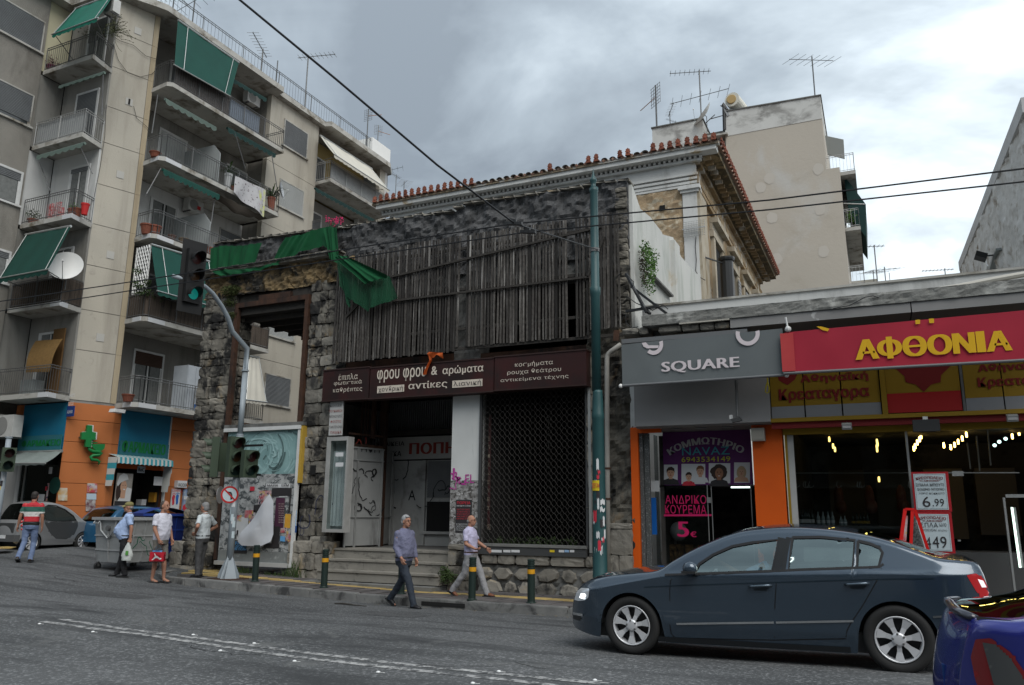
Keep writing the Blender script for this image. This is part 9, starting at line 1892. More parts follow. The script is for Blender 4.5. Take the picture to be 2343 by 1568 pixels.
# dashboard, seats, steering wheel, driver
m_seat=mat('seat_grey',(.06,.06,.06),.8)
for(s,l)in((2.15,.32),(2.15,1.05),(3.05,.35),(3.05,1.0)):
 b=MB();b.obox(FA(s,l+.22,.52),(.24,0,0),(0,.22,0),(0,0,.08));b.obox(FA(s+.27,l+.22,.80),(.05,0,.02),(0,.22,0),(.07,0,.28));b.obox(FA(s+.34,l+.22,1.14),(.03,0,0),(0,.11,0),(0,0,.08));sgm=b.build('seat',m_seat,carA,stuff=True)
MB().obox(FA(1.45,.91,.84),(.22,0,0),(0,.75,0),(0,0,.08)).build('dashboard',m_black,carA)
b=MB();cS=FA(1.78,.50,.98);nS=Vector((.9,0,.45)).normalized();qS=nS.to_track_quat('Z','Y').to_matrix();b.tube([cS+qS@Vector((cos(2*pi*j/20)*.18,sin(2*pi*j/20)*.18,0))for j in range(21)],.015,6,cap=False);b.build('steering_wheel',m_black,carA)
# ---- small silver city car seen from behind
m_smart=mat('smart_grey',(.30,.305,.31),.35,metal=.5,coat=.6);SO=(-23.3,15.62,.52)
def onS(pts):return on('U',pts,SO,X=-23.3)
topS=[(0,.38),(.02,.60),(.06,.80),(.14,.92),(.20,.98),(.27,1.15),(.34,1.30),(.45,1.43),(.7,1.485),(1.05,1.48),(1.4,1.40),(1.7,1.25),(1.95,1.05),(2.1,.93),(2.3,.84),(2.42,.70),(2.48,.5),(2.5,.35)]
botS=[(0,.30),(.1,.22),(1.0,.2),(2.3,.2),(2.5,.32)]
winS=[[(.72,.95),(.70,1.15),(.76,1.33),(.9,1.40),(1.15,1.39),(1.45,1.27),(1.72,1.08),(1.82,.93),(1.2,.90)],[(.30,.98),(.34,1.15),(.42,1.32),(.56,1.38),(.58,1.2),(.56,1.0)]]
carB,FB,latB,_=car('small silver grey two seat city car parked at the corner of the pharmacy','car',(-23.3,15.62,.50),(0,1,0),(-1,0,0),topS,botS,[(.42,.28,.33),(2.15,.28,.32)],1.5,winS,m_smart,[(0,.9),(2.5,.9)],tumb=.25,plan_f=(.3,.2),plan_r=(.45,.25),name='city_car',dsx=.035,rows=34,gm=glassmat('dark_car_glass',(.12,.13,.13),.03,k=1.0),ws=(1.45,2.02),rwn=(.15,.42),tr=.05)
for s in(.42,2.15):
 for l0,o_ in((.02,-1),(1.48,1)):wheel(carB,FB,s,.28,.285,l0,.18,9,.195,out_=o_)
patch(carB,FB,[(.70,.93),(1.2,.88),(1.84,.92),(1.88,.75),(1.80,.50),(1.55,.36),(1.2,.38),(.98,.55),(.80,.78)],latB,mat('door_charcoal',(.075,.078,.08),.4,metal=.4,coat=.4),'door',.004,.04)
strip(carB,FB,[(.66,.95),(.70,.80),(.85,.58),(1.05,.40),(1.3,.31),(1.9,.30)],latB,.03,m_smart,'body_frame_edge',.008)
for k,z in enumerate((.90,.79,.68)):b=MB();c_=FB(.10+.015*k,latB(.10,z)+.02,z);b.ell(c_,(.055,.045,.042),12,8);b.build('tail_light',tlm,carB,smooth=True)
b=MB();c_=FB(.50,latB(.5,.74),.72);b.lathe([(.07,-.006),(.07,.008)],c_,18,'x');b.build('fuel_cap',mat('cap_dark',(.05,.052,.054),.5),carB)
MB().obox(FB(-.0,.75,.42),(.66,0,0),(0,.08,0),(0,0,.10)).build('rear_bumper',mat('bumper_grey',(.09,.092,.095),.5),carB);MB().obox(FB(.03,.75,.72),(.45,0,0),(0,.04,0),(0,0,.14)).build('tailgate',mat('door_charcoal',(.075,.078,.08)),carB);MB().obox(FB(-.085,.75,.46),(.24,0,0),(0,.006,0),(0,0,.05)).build('number_plate',m_paperw,carB)
MB().obox(FB(.5,.75,.7),(.6,0,0),(0,.05,0),(0,0,.3)).build('rear_bulkhead',m_black,carB)
# ---- blue hatchback behind the bins
m_bc=mat('hatch_blue',(.02,.10,.20),.3,metal=.3,coat=.8);BO=(-22.4,17.6,.45)
topB=[(0,.35),(.02,.7),(.06,.95),(.25,1.15),(.45,1.33),(.7,1.43),(1.2,1.47),(1.8,1.45),(2.2,1.36),(2.6,1.15),(2.85,1.0),(3.2,.93),(3.55,.82),(3.68,.6),(3.72,.35)]
botB=[(0,.3),(.1,.22),(3.6,.22),(3.72,.35)];winB=[[(.45,1.0),(.62,1.28),(.85,1.37),(1.2,1.385),(1.2,.99)],[(1.27,.99),(1.27,1.385),(1.75,1.37),(2.1,1.26),(2.45,1.03),(2.45,.98)]]
pB=W('C',830,890,X=-22.3)
carC,FC,latC,_=car('blue hatchback parked along the pharmacy side street behind the bins','car',(-22.3,pB.y-.1,.42),(0,1,0),(-1,0,0),topB,botB,[(.7,.29,.33),(3.0,.29,.33)],1.6,winB,m_bc,[(0,.95),(3.7,.92)],tumb=.28,name='blue_hatchback',dsx=.05,rows=28,gm=glassmat('dark_car_glass',(.12,.13,.13),.03,k=1.0),ws=(2.12,2.78),rwn=(.08,.5),tr=.05)
for s in(.7,3.0):
 for l0,o_ in((.02,-1),(1.58,1)):wheel(carC,FC,s,.29,.29,l0,.18,8,.19,out_=o_)
# ---- violet blue hatchback cut by the lower right corner
m_vc=mat('violet_paint',(.017,.024,.21),.25,metal=.25,coat=1.0);
def onV(pts,Y=5.35):return[(p.x,p.z)for p in[W('R',*q,Y=Y)for q in pts]]
VO=(.28,5.15,.245)
topV=[(0,.36),(.01,.52),(.03,.68),(.06,.82),(.10,.94),(.16,.985),(.34,1.00),(.55,1.06),(.85,1.21),(1.1,1.30),(1.6,1.40),(2.2,1.40),(2.7,1.25),(3.1,1.0),(3.5,.92),(3.9,.75),(4.0,.35)]
botV=[(0,.30),(.05,.22),(3.9,.22),(4.0,.35)];winV=[[(.50,.95),(.68,1.03),(.95,1.17),(1.2,1.24),(1.55,1.31),(1.55,.93)],[(1.62,.98),(1.62,1.33),(2.1,1.31),(2.6,1.12),(2.75,.98)]]
carD,FD,latD,_=car('violet blue hatchback cut off by the lower right corner of the photo','car',VO,(1,0,0),(0,1,0),topV,botV,[(.95,.30,.34),(3.2,.30,.34)],1.66,winV,m_vc,[(0,.95),(4,.93)],tumb=.30,plan_f=(.45,.30),plan_r=(.4,.2),name='violet_hatchback',dsx=.03,rows=40,gm=glassmat('dark_car_glass',(.12,.13,.13),.06,k=1.0),rwn=(.17,.86),ws=(2.3,2.95),tr=.04)
for s in(.95,3.2):
 for l0,o_ in((.02,-1),(1.64,1)):wheel(carD,FD,s,.30,.30,l0,.19,8,.2,out_=o_)
tlp=[(.09,.78),(.12,.88),(.19,.90),(.27,.84),(.35,.70),(.41,.54),(.43,.42),(.34,.38),(.22,.41),(.14,.52),(.10,.66)]
patch(carD,FD,tlp,latD,mat('tail_dark_red',(.20,.008,.010),.2,coat=1.0),'tail_light',.006,.015);patch(carD,FD,[(.15,.87),(.20,.87),(.27,.80),(.34,.67),(.37,.595),(.26,.59),(.18,.66)],latD,mat('tail_smoke',(.07,.072,.072),.2,coat=1.0),'lamp_lens',.010,.012)
patch(carD,FD,[(.0,.30),(.0,.44),(.15,.47),(.62,.46),(.62,.28),(.1,.25)],latD,mat('bumper_dark',(.02,.022,.035),.4),'rear_bumper',.012,.03)
strip(carD,FD,[(.14,.99),(.4,.985),(1.5,.96),(2.8,.95)],latD,.02,m_seam,'waist_trim',.004);strip(carD,FD,[(.32,.72),(.8,.73),(2.0,.73)],latD,.012,mat('crease_light',(.05,.07,.4),.2,coat=1),'body_crease',.004)
MB().obox(FD(-.03,.83,.62),(.008,0,0),(0,.27,0),(0,0,.06)).build('number_plate',m_boardw,carD);MB().obox(FD(-.035,.55,.62),(.008,0,0),(0,.03,0),(0,0,.058)).build('plate_band',m_pb,carD)
b=MB();b.tube([FD(.13,.25,.985),FD(.06,.5,1.0),FD(.05,.83,1.005),FD(.06,1.15,1.0),FD(.13,1.42,.985)],.035,8,sq=.5);b.build('spoiler',mat('spoiler_dark',(.02,.022,.035),.3,coat=.8),carD,smooth=True)
# ================================================================== PEOPLE
m_skin=mat('skin',(.36,.19,.125),.6,(.31,.15,.10),30,.5,spec=.35);m_ghair=mat('grey_hair',(.28,.28,.28),.7,(.14,.14,.14),60,.5);m_dhair=mat('dark_hair',(.02,.016,.014),.6,(.04,.033,.03),60,.5)
def remesh(o,vox,it=4,fac=.6):
 md=o.modifiers.new('remesh','REMESH');md.mode='VOXEL';md.voxel_size=vox;md.use_smooth_shade=True
 ms=o.modifiers.new('smooth','SMOOTH');ms.iterations=it;ms.factor=fac;return o
def loft(b,secs,n=20):
 vs=[]
 for(x,y,z,rx,ry)in secs:
  for j in range(n):
   t=2*pi*j/n;c,s=cos(t),sin(t);vs.append((x+rx*math.copysign(abs(c)**.85,c),y+ry*math.copysign(abs(s)**.9,s),z))
 k=len(secs);b.add(vs,[(i*n+j,i*n+(j+1)%n,(i+1)*n+(j+1)%n,(i+1)*n+j)for i in range(k-1)for j in range(n)]+[tuple(range(n))[::-1],tuple(range((k-1)*n,k*n))])
def V3(*a):return Vector(a)
def person(label,pos,face_dir,H,P,shirt,trouser,hair='short',hairm=None,shoe=None,shorts=False,sleeve='short',belly=0.0,belt=None,glasses=False,cap=None,group=None,watch=False,build_=1.08,shirt_len=.84):
 """P: dict of joints in a 1.72 m body, x = person's right, y = forward, z = up"""
 t=thing('person',label,'person',tuple(pos));f=Vector((face_dir[0],face_dir[1],0)).normalized();ang=math.atan2(-f.x,f.y);t.rotation_euler=(0,0,ang);S=H/1.72
 t.scale=(S,S,S)
 lean=P.get('lean',V3(0,0,0));hipc=P.get('hip',V3(0,0,.93));nk=V3(0,-.005,1.475)+lean;ch=V3(0,0,1.28)+lean*.65
 hd_=P.get('head',V3(0,.03,1.605))+lean;hrot=Matrix.Rotation(P.get('turn',0),3,'Z')@Matrix.Rotation(P.get('nod',0),3,'X')
 def hp(x,y,z):return hd_+hrot@V3(x,y,z)
 B=build_
 def torso(b,g=0.0,z0=None,z1=None):
  raw=[(.84,.155,.115,-.005,0),(.92,.165*B,.12*B,-.005+belly*.25,belly*.4),(1.02,.158*B,.115*B,.0+belly*.75,belly*1.0),(1.12,.16*B,.115*B,.005+belly*.8,belly*.9),(1.24,.172*B,.12*B,.005+belly*.3,belly*.4),(1.34,.178*B,.115,0,0),(1.40,.150*B,.098,-.008,0),(1.435,.105,.080,-.008,0),(1.46,.070,.066,-.008,0),(1.49,.058,.060,-.008,0)]
  secs=[]
  for z,rx,ry,oy,ex in raw:
   if z0 is not None and z<z0:continue
   if z1 is not None and z>z1:continue
   k=clampf((z-.93)/(1.475-.93),0,1);secs.append((hipc.x*(1-k)+nk.x*k,hipc.y*(1-k)+lean.y*k+oy,z+(hipc.z-.93)*(1-k),rx+g,ry+g+ex*.55))
  loft(b,secs)
 sh={s:V3(s*.170*B,-.01,1.385)+lean for s in(1,-1)};hipj={s:V3(s*.088,0,.90)+V3(hipc.x,hipc.y,hipc.z-.93)for s in(1,-1)}
 b=MB();torso(b,-.02);b.tube([V3(0,-.012,1.43)+lean,V3(0,-.002,1.50)+lean,hp(0,-.02,-.06)],[.062,.055,.058],14)
 b.ell(hd_+hrot@V3(0,-.012,.025),(.074,.093,.098),20,14,hrot);b.ell(hp(0,.018,-.045),(.057,.068,.068),16,12,hrot);b.ell(hp(0,.055,-.085),(.03,.028,.022),10,8,hrot)
 b.tube([hp(0,.080,.028),hp(0,.103,-.018),hp(0,.085,-.032)],[.010,.015,.013],8);b.ell(hp(0,.085,-.055),(.024,.010,.009),8,6,hrot);b.ell(hp(0,.078,.042),(.045,.012,.010),10,6,hrot)
 for s in(1,-1):b.ell(hp(s*.076,-.01,-.005),(.010,.02,.032),8,8,hrot);b.ell(hp(s*.035,.055,-.02),(.02,.018,.02),8,6,hrot)
 for s,k in((1,'R'),(-1,'L')):
  el_,wr_=P['arm'+k][0]+lean,P['arm'+k][1]+lean;b.tube([sh[s],sh[s].lerp(el_,.5),el_],[.056,.048,.040],12);b.ell(sh[s],.058,12,8);b.ell(el_,.041,10,8);b.tube([el_,el_.lerp(wr_,.35),wr_],[.041,.040,.027],12)
# hand: palm, four fingers of different length, thumb
  hdir=(P['hand'+k]if 'hand'+k in P else(wr_-el_)).normalized();side=(P.get('palm'+k)or V3(0,1,0));side=(side-hdir*side.dot(hdir)).normalized();nrm=hdir.cross(side).normalized();curl=P.get('curl'+k,.5);ins=nrm if nrm.x*s<0 else-nrm
  pc=wr_+hdir*.05;b.ell(pc,(.04,.04,.04),4,4)if False else b.obox(pc,side*.036,ins*.014,hdir*.044)
  b.ell(wr_+hdir*.01,.026,8,6)
  for i,(off_,ln)in enumerate(((.028,.066),(.010,.074),(-.009,.070),(-.027,.054))):
   base=wr_+hdir*.085+side*off_;m1=base+(hdir*cos(curl*.6)+ins*sin(curl*.6))*ln*.45;m2=m1+(hdir*cos(curl*1.6)+ins*sin(curl*1.6))*ln*.35;m3=m2+(hdir*cos(curl*2.4)+ins*sin(curl*2.4))*ln*.28;b.tube([base-hdir*.02,m1,m2,m3],[.0105,.010,.0095,.008],8)
  tb0=wr_+hdir*.03+side*.030;t1=tb0+(side*.6+hdir*.8+ins*.25).normalized()*.036;b.tube([tb0-side*.015,t1,t1+(hdir*.9+side*.15+ins*.5).normalized()*.032],[.014,.012,.010],8)
 for s,k in((1,'R'),(-1,'L')):
  kn,an=P['leg'+k][0],P['leg'+k][1];b.tube([hipj[s],hipj[s].lerp(kn,.5),kn],[.080,.068,.050],14);b.ell(kn,.050,10,8);b.tube([kn,kn.lerp(an,.3),an.lerp(kn,.15),an],[.047,.053,.034,.033],12)
  tdir=P['leg'+k][2]if len(P['leg'+k])>2 else V3(0,1,0);td=tdir.normalized();b.tube([an+V3(0,0,-.01),an+td*.08+V3(0,0,-.04),an+td*.15+V3(0,0,-.055)],[.034,.036,.026],10)
 body=b.build('body',m_skin,t,local=True);remesh(body,.0068,3,.5)
# shirt
 b=MB();torso(b,.008,shirt_len-.001,1.46)
 for s,k in((1,'R'),(-1,'L')):
  el_,wr_=P['arm'+k][0]+lean,P['arm'+k][1]+lean;b.ell(sh[s]+V3(0,0,-.006),(.066,.064,.062),14,10)
  if sleeve=='short':b.tube([sh[s],sh[s].lerp(el_,.45),sh[s].lerp(el_,.78)],[.064,.061,.064],14)
  else:b.tube([sh[s],sh[s].lerp(el_,.5),el_],[.064,.056,.052],14);b.ell(el_,.055,12,8);b.tube([el_,el_.lerp(wr_,.5),el_.lerp(wr_,.9)],[.054,.048,.042],12)
 so_=b.build('shirt',shirt,t,local=True);remesh(so_,.011,4,.6);folds(so_)
 if P.get('collar',True):
  b=MB();b.tube([V3(.052*cos(a_),.048*sin(a_)-.005,1.475+.012*sin(a_+pi))+lean for a_ in[2*pi*i/14 for i in range(15)]],.014,6);b.build('collar',shirt,t,local=True,smooth=True)
# trousers
 b=MB();loft(b,[(hipc.x,hipc.y+.0,.80+(hipc.z-.93),.150*B,.115*B),(hipc.x,hipc.y-.003,.88+(hipc.z-.93),.166*B,.128*B),(hipc.x,hipc.y+belly*.2,.955+(hipc.z-.93),.160*B,.122*B+belly*.3)])
 for s,k in((1,'R'),(-1,'L')):
  kn,an=P['leg'+k][0],P['leg'+k][1];w_=P.get('loose',1.0)
  if shorts:b.tube([hipj[s]+V3(0,0,.02),hipj[s].lerp(kn,.5),hipj[s].lerp(kn,1.0)],[.092,.088,.082],16)
  else:b.tube([hipj[s]+V3(0,0,.02),hipj[s].lerp(kn,.5),kn],[.092,.083*w_,.068*w_],16);b.ell(kn,.068*w_,12,8);b.tube([kn,kn.lerp(an,.5),an+V3(0,0,.0),an+V3(0,-.006,-.035)],[.067*w_,.062*w_,.060*w_,.062*w_],14)
 tr__=b.build('trousers' if not shorts else 'shorts',trouser,t,local=True);remesh(tr__,.011,4,.6);folds(tr__,.024)
 if belt:b=MB();b.tube([V3(hipc.x+.164*B*cos(a_),hipc.y+belly*.2+(.126*B+belly*.3)*sin(a_),.955+(hipc.z-.93))for a_ in[2*pi*i/24 for i in range(25)]],.016,6);b.build('belt',belt,t,local=True,smooth=True)
# hair or cap
 hm=hairm or m_dhair
 b=MB()
 if hair=='short':b.ell(hp(0,-.032,.040),(.079,.086,.090),18,12,hrot);b.ell(hp(0,-.055,-.01),(.075,.058,.07),14,10,hrot)
 elif hair=='full':b.ell(hp(0,-.03,.050),(.083,.090,.090),18,12,hrot);b.ell(hp(0,-.06,-.01),(.080,.060,.08),14,10,hrot);b.ell(hp(.02,.045,.095),(.05,.035,.024),12,8,hrot)
 elif hair=='bald':b.ell(hp(0,-.060,-.005),(.077,.052,.05),16,10,hrot)
 h_=b.build('hair',hm,t,local=True);remesh(h_,.009,3,.5)
 if cap:
  b=MB();b.ell(hp(0,-.012,.07),(.086,.102,.068),18,12,hrot);b.build('cap',cap,t,local=True,smooth=True);b=MB();b.grid(lambda u,v:hp((u-.5)*.15,.06+.085*v*(1-.5*abs(u-.5)),.062-.02*v-.04*(u-.5)**2*4),8,4);b.build('cap_peak',cap,t,local=True)
 for s in(1,-1):b=MB();b.ell(hp(s*.030,.083,.018),(.010,.006,.006),8,6);b.build('eye',m_postb,t,local=True)
 b=MB();b.tube([hp(-.022,.094,-.055),hp(0,.0975,-.056),hp(.022,.094,-.055)],.0035,5);b.build('mouth',mat('lip',(.22,.07,.06),.5),t,local=True)
 if glasses:
  b=MB()
  for s in(1,-1):b.tube([hp(s*.031+.021*cos(a_),.097,.018+.015*sin(a_))for a_ in[2*pi*i/12 for i in range(13)]],.0022,4);b.tube([hp(s*.052,.094,.022),hp(s*.078,.0,.018)],.0022,4)
  b.tube([hp(-.010,.099,.02),hp(.010,.099,.02)],.0022,4);b.build('glasses',m_black,t,local=True)
 for s,k in((1,'R'),(-1,'L')):
  an=P['leg'+k][1];td=(P['leg'+k][2]if len(P['leg'+k])>2 else V3(0,1,0)).normalized();lift_=V3(0,0,-.062)
  up=V3(0,0,1)-td*td.z;up.normalize();rt=td.cross(up)
  b=MB();b.obox(an+td*.045-up*.063,rt*.043,td*.135,up*.012);so2=None
  if shoe is not None:
   b2=MB();b2 .tube([an-td*.062-up*.03,an-td*.03-up*.018,an+td*.05-up*.022,an+td*.12-up*.038,an+td*.175-up*.046],[.036,.046,.045,.041,.026],12,sq=.85);b2 .build('shoe',shoe,t,local=True,smooth=True)
  b.build('shoe_sole',m_black,t,local=True)
  if P.get('sandal'):b3=MB();b3 .tube([an+td*.07-rt*.045-up*.05,an+td*.09+up*(-.018),an+td*.07+rt*.045-up*.05],.014,6);b3 .build('sandal_strap',m_brnp,t,local=True)
 if watch:el_,wr_=P['armL'][0]+lean,P['armL'][1]+lean;q=el_.lerp(wr_,.93);MB().tube([q,q+(wr_-el_).normalized()*.018],.033,12).build('watch',m_black,t,local=True)
 return t
CR_=Vector((.907,.42,0)).normalized();CF=Vector((-.42,.907,0)).normalized()
def hgt(c,x,y,p):return W(c,x,y,Y=p.y).z-p.z
FOLD=bpy.data.textures.new('cloth_folds','CLOUDS');FOLD.noise_scale=.085;FOLD.noise_depth=2
def folds(o,s=.026):d=o.modifiers.new('folds','DISPLACE');d.texture=FOLD;d.strength=s;d.mid_level=.5;d.texture_coords='LOCAL';return o
def cloth(n,c,c2=None,sc=8,b=.5):return mat(n,c,.85,c2 or tuple(v*.82 for v in c),sc,.6,bump=b,bsc=11,obj=True)
down=lambda s,y=0.0,x=.0:(V3(s*(.215+x),-.02+y*.4,1.12),V3(s*(.225+x),.04+y,.87))
# 1: man seen from behind in a striped polo shirt
def stripes():
 m=bpy.data.materials.new('striped_polo');m.use_nodes=True;t=m.node_tree;b=t.nodes['Principled BSDF'];b.inputs['Roughness'].default_value=.85;g=N(t,'ShaderNodeTexCoord').outputs['Object'];s=N(t,'ShaderNodeSeparateXYZ');t.links.new(g,s.inputs[0]);v=mth(t,'MULTIPLY',mth(t,'SUBTRACT',s.outputs[2],.85),1.6);r=N(t,'ShaderNodeValToRGB');t.links.new(v,r.inputs[0]);cr=r.color_ramp;cr.interpolation='CONSTANT'
 cols=[(0,(.012,.016,.014)),(.22,(.42,.02,.03)),(.42,(.58,.56,.54)),(.60,(.02,.09,.07)),(.80,(.42,.02,.03))];cr.elements[0].color=(*cols[0][1],1);cr.elements[1].position=cols[1][0];cr.elements[1].color=(*cols[1][1],1)
 for p,c in cols[2:]:e=cr.elements.new(p);e.color=(*c,1)
 t.links.new(r.outputs[0],b.inputs['Base Color']);MATS['striped_polo']=m;return m
p=G('P',385,892);H_=hgt('P',420,-60,p);H_=W('U',318,912,Y=p.y).z-p.z
person('man seen from behind in a red, white and green striped polo and blue jeans',p,tuple(CF*.95-CR_*.25),H_,dict(armR=(V3(.235,-.03,1.12),V3(.245,.03,.86)),armL=(V3(-.25,-.02,1.14),V3(-.30,.04,.88)),legR=(V3(.10,.05,.48),V3(.105,-.06,.085)),legL=(V3(-.09,-.02,.50),V3(-.11,-.28,.13),V3(0,1,-.45)),turn=-.1,loose=1.0),stripes(),cloth('blue_denim',(.10,.14,.24),(.16,.21,.33),6),hairm=m_dhair,shoe=mat('brown_shoe',(.035,.025,.02),.5),belt=m_black)
# 2: stout man in a cap with a white bag
p=G('P',1790,1115);p=Vector((p.x,p.y,rz(p.x,p.y)));H_=W('P',1840,5,Y=p.y).z-p.z
f2=-CR_*.93-CF*.36
wr2=V3(-.25,-.10,.90)
per2=person('stout man in an olive cap, pale blue shirt and black trousers holding a white bag',p,tuple(f2),H_,dict(armR=(V3(.24,-.02,1.13),V3(.24,.06,.90)),armL=(V3(-.245,-.10,1.14),wr2),legR=(V3(.10,.02,.48),V3(.12,.10,.08)),legL=(V3(-.09,.0,.48),V3(-.09,-.08,.08)),lean=V3(0,-.03,0),curlL=.9,loose=1.08),cloth('pale_blue_shirt',(.36,.47,.70)),cloth('black_trousers',(.012,.012,.014),(.02,.02,.022)),hair='bald',hairm=m_ghair,shoe=m_black,belt=m_black,glasses=True,cap=mat('olive_cap',(.19,.17,.07),.85),belly=.10,build_=1.08)
def loc2w(per,v):s=per.scale[0];a=per.rotation_euler[2];return Vector(per.location)+Vector((cos(a)*v.x-sin(a)*v.y,sin(a)*v.x+cos(a)*v.y,v.z))*s
def bag(label,grip,w_,h_,m,name='carrier_bag',seed=0,dirv=None):
 dirv=(dirv or CR_).normalized();nn=Vector((-dirv.y,dirv.x,0));b=MB();t=thing(name,label,'bag',tuple(grip))
 def fn(u,v):
  a=2*pi*u;tt=v;wd=w_*(.10+.9*min(1,tt*1.6)**.8)*(1-.12*max(0,tt-.8)/.2);dp=.07*(.15+.85*min(1,tt*1.5));q=grip+dirv*(cos(a)*wd/2)+nn*(sin(a)*dp)+Vector((0,0,-h_*tt));k=.016*(.3+tt)*vnoise((cos(a)*2+seed,sin(a)*2,tt*4),2.2,3);return q+dirv*k+nn*k*.7
 b.grid(fn,28,16);b.add([grip+dirv*(cos(2*pi*i/12)*w_*.42)+nn*(sin(2*pi*i/12)*.06)+Vector((0,0,-h_))for i in range(12)],[tuple(range(12))]);b.build('bag_body',m,t,smooth=True);b=MB();b.tube([grip+dirv*.03+Vector((0,0,-.02)),grip+Vector((0,0,.02)),grip-dirv*.03+Vector((0,0,-.02))],.008,5);b.build('handle',m,t);return t,dirv,nn
g2=loc2w(per2,wr2+V3(-.0,.0,-.10));t,dv,nn=bag('thin white plastic bag with a small green print held by the stout man',g2,.26,.42,mat('white_plastic',(.50,.52,.50),.45,(.4,.43,.41),7,.5,bump=.4,bsc=14),seed=1)
b=MB();c_=g2+dv*.03-nn*.085+Vector((0,0,-.24));b.obox(c_,dv*.035,nn*.002,(0,0,.05));b.build('print',mat('print_green',(.08,.25,.05),.6),t)
# 3: man in white tee, shorts and sandals, with a clear bag around a red shoe box
p=G('N',215,478);p=Vector((p.x,p.y,rz(p.x,p.y)));H_=W('V',612,1000,Y=p.y).z-p.z
wr3=V3(.20,.13,.90)
per3=person('man in a white tee and khaki shorts holding a clear bag with a red box',p,tuple(CR_*.88-CF*.30),H_,dict(armR=(V3(.235,.02,1.13),wr3),armL=(V3(-.24,.0,1.13),V3(-.22,.10,.90)),legR=(V3(.09,.0,.48),V3(.08,-.06,.075)),legL=(V3(-.09,.06,.48),V3(-.09,.10,.075)),turn=.05,sandal=True,collar=False,curlR=1.0),cloth('white_tee',(.58,.58,.66)),cloth('khaki_shorts',(.17,.16,.14)),hair='short',hairm=mat('cropped_hair',(.07,.06,.055),.8),shorts=True,shirt_len=.80,belly=.03)
g3=loc2w(per3,wr3+V3(0,.01,-.09));mcl=glassmat('clear_plastic',(.80,.82,.84),.18,rough=.2);t,dv,nn=bag('clear plastic bag holding a red shoe box with a white leaping cat emblem',g3,.36,.42,mcl,seed=2)
bx_=thing('shoe_box','bright red shoe box with a white leaping cat emblem inside the clear bag','box',tuple(g3+Vector((0,0,-.38))));c_=g3+Vector((0,0,-.285));MB().obox(c_,dv*.165,nn*.058,(0,0,.105)).build('carton',mat('box_red',(.42,.015,.03),.5),bx_)
cat_=[(-.115,-.075),(-.09,-.06),(-.06,-.02),(-.035,.005),(-.05,.05),(-.06,.08),(-.045,.075),(-.03,.045),(-.015,.025),(.01,.02),(.05,-.005),(.08,-.03),(.115,-.03),(.125,-.05),(.11,-.06),(.085,-.055),(.095,-.07),(.07,-.065),(.05,-.045),(.02,-.03),(-.01,-.03),(-.04,-.05),(-.07,-.075)]
b=MB();b.prism([c_+dv*x-nn*.060+Vector((0,0,z))for x,z in cat_],-nn*.001);b.build('cat_emblem',m_wpaint,bx_)
text('Marathon',c_-dv*.10-nn*.10+Vector((0,0,.125)),dv*.20,(0,0,.035),m_pb,t,bold=.02);MB().obox(g3+Vector((0,0,-.16))-nn*.03,dv*.11,nn*.01,(0,0,.018)).build('print',m_lb,t)
# 4: man in a white checked shirt, hand on hip
p=G('N',590,432,lambda x,y:kz(x));p=Vector((p.x,p.y,kz(p.x)));H_=W('V',975,1018,Y=p.y).z-p.z
person('grey haired man in white shirt, hand on hip, beside the stone pillar',p,tuple(-CR_*.90+CF*.25),H_,dict(armL=(V3(-.37,-.10,1.17),V3(-.21,.06,1.02)),handL=V3(.3,.8,-.45),armR=(V3(.37,-.08,1.17),V3(.22,.08,1.02)),handR=V3(-.3,.8,-.45),legR=(V3(.09,.03,.48),V3(.10,.06,.08)),legL=(V3(-.09,.0,.48),V3(-.10,-.03,.08)),lean=V3(0,-.015,0),loose=1.08,curlL=.25,curlR=.25),cloth('white_shirt',(.50,.54,.55),(.44,.48,.50),10),cloth('grey_trousers',(.06,.06,.062)),hair='full',hairm=m_ghair,shoe=m_black,belt=m_black,glasses=True)
# 5: striding man in a violet grey shirt
pa,pb=G('Q',150,762),G('Q',490,785);p=(pa+pb)/2;p=Vector((p.x,p.y-.02,rz(p.x,p.y)));H_=W('E',1665,880,Y=p.y).z-p.z;sp5=(pb-pa).length*1.72/H_/2
person('grey haired man striding right in a violet grey long sleeved shirt and dark trousers',p,(.97,-.22),H_+.01,dict(armR=(V3(.22,-.02,1.12),V3(.22,.15,.93)),armL=(V3(-.22,.04,1.13),V3(-.22,.10,.90)),handR=V3(-.05,.45,-.85),legR=(V3(.08,.24,.475),V3(.07,sp5*.96,.075)),legL=(V3(-.08,-.10,.50),V3(-.08,-sp5*1.04,.135),V3(0,.85,-.5)),hip=V3(0,.0,.895),lean=V3(0,.01,-.02),turn=-.05,loose=1.05,curlR=.6),mat('violet_check',(.105,.11,.18),.85,(.17,.175,.25),90,.3,bump=.5,bsc=11,obj=True),cloth('dark_trousers',(.028,.036,.050)),hair='full',hairm=mat('silver_hair',(.36,.37,.38),.6,(.2,.2,.2),60,.5),shoe=mat('black_sneaker',(.014,.014,.016),.5),belt=m_black,glasses=True,sleeve='long',belly=.03)
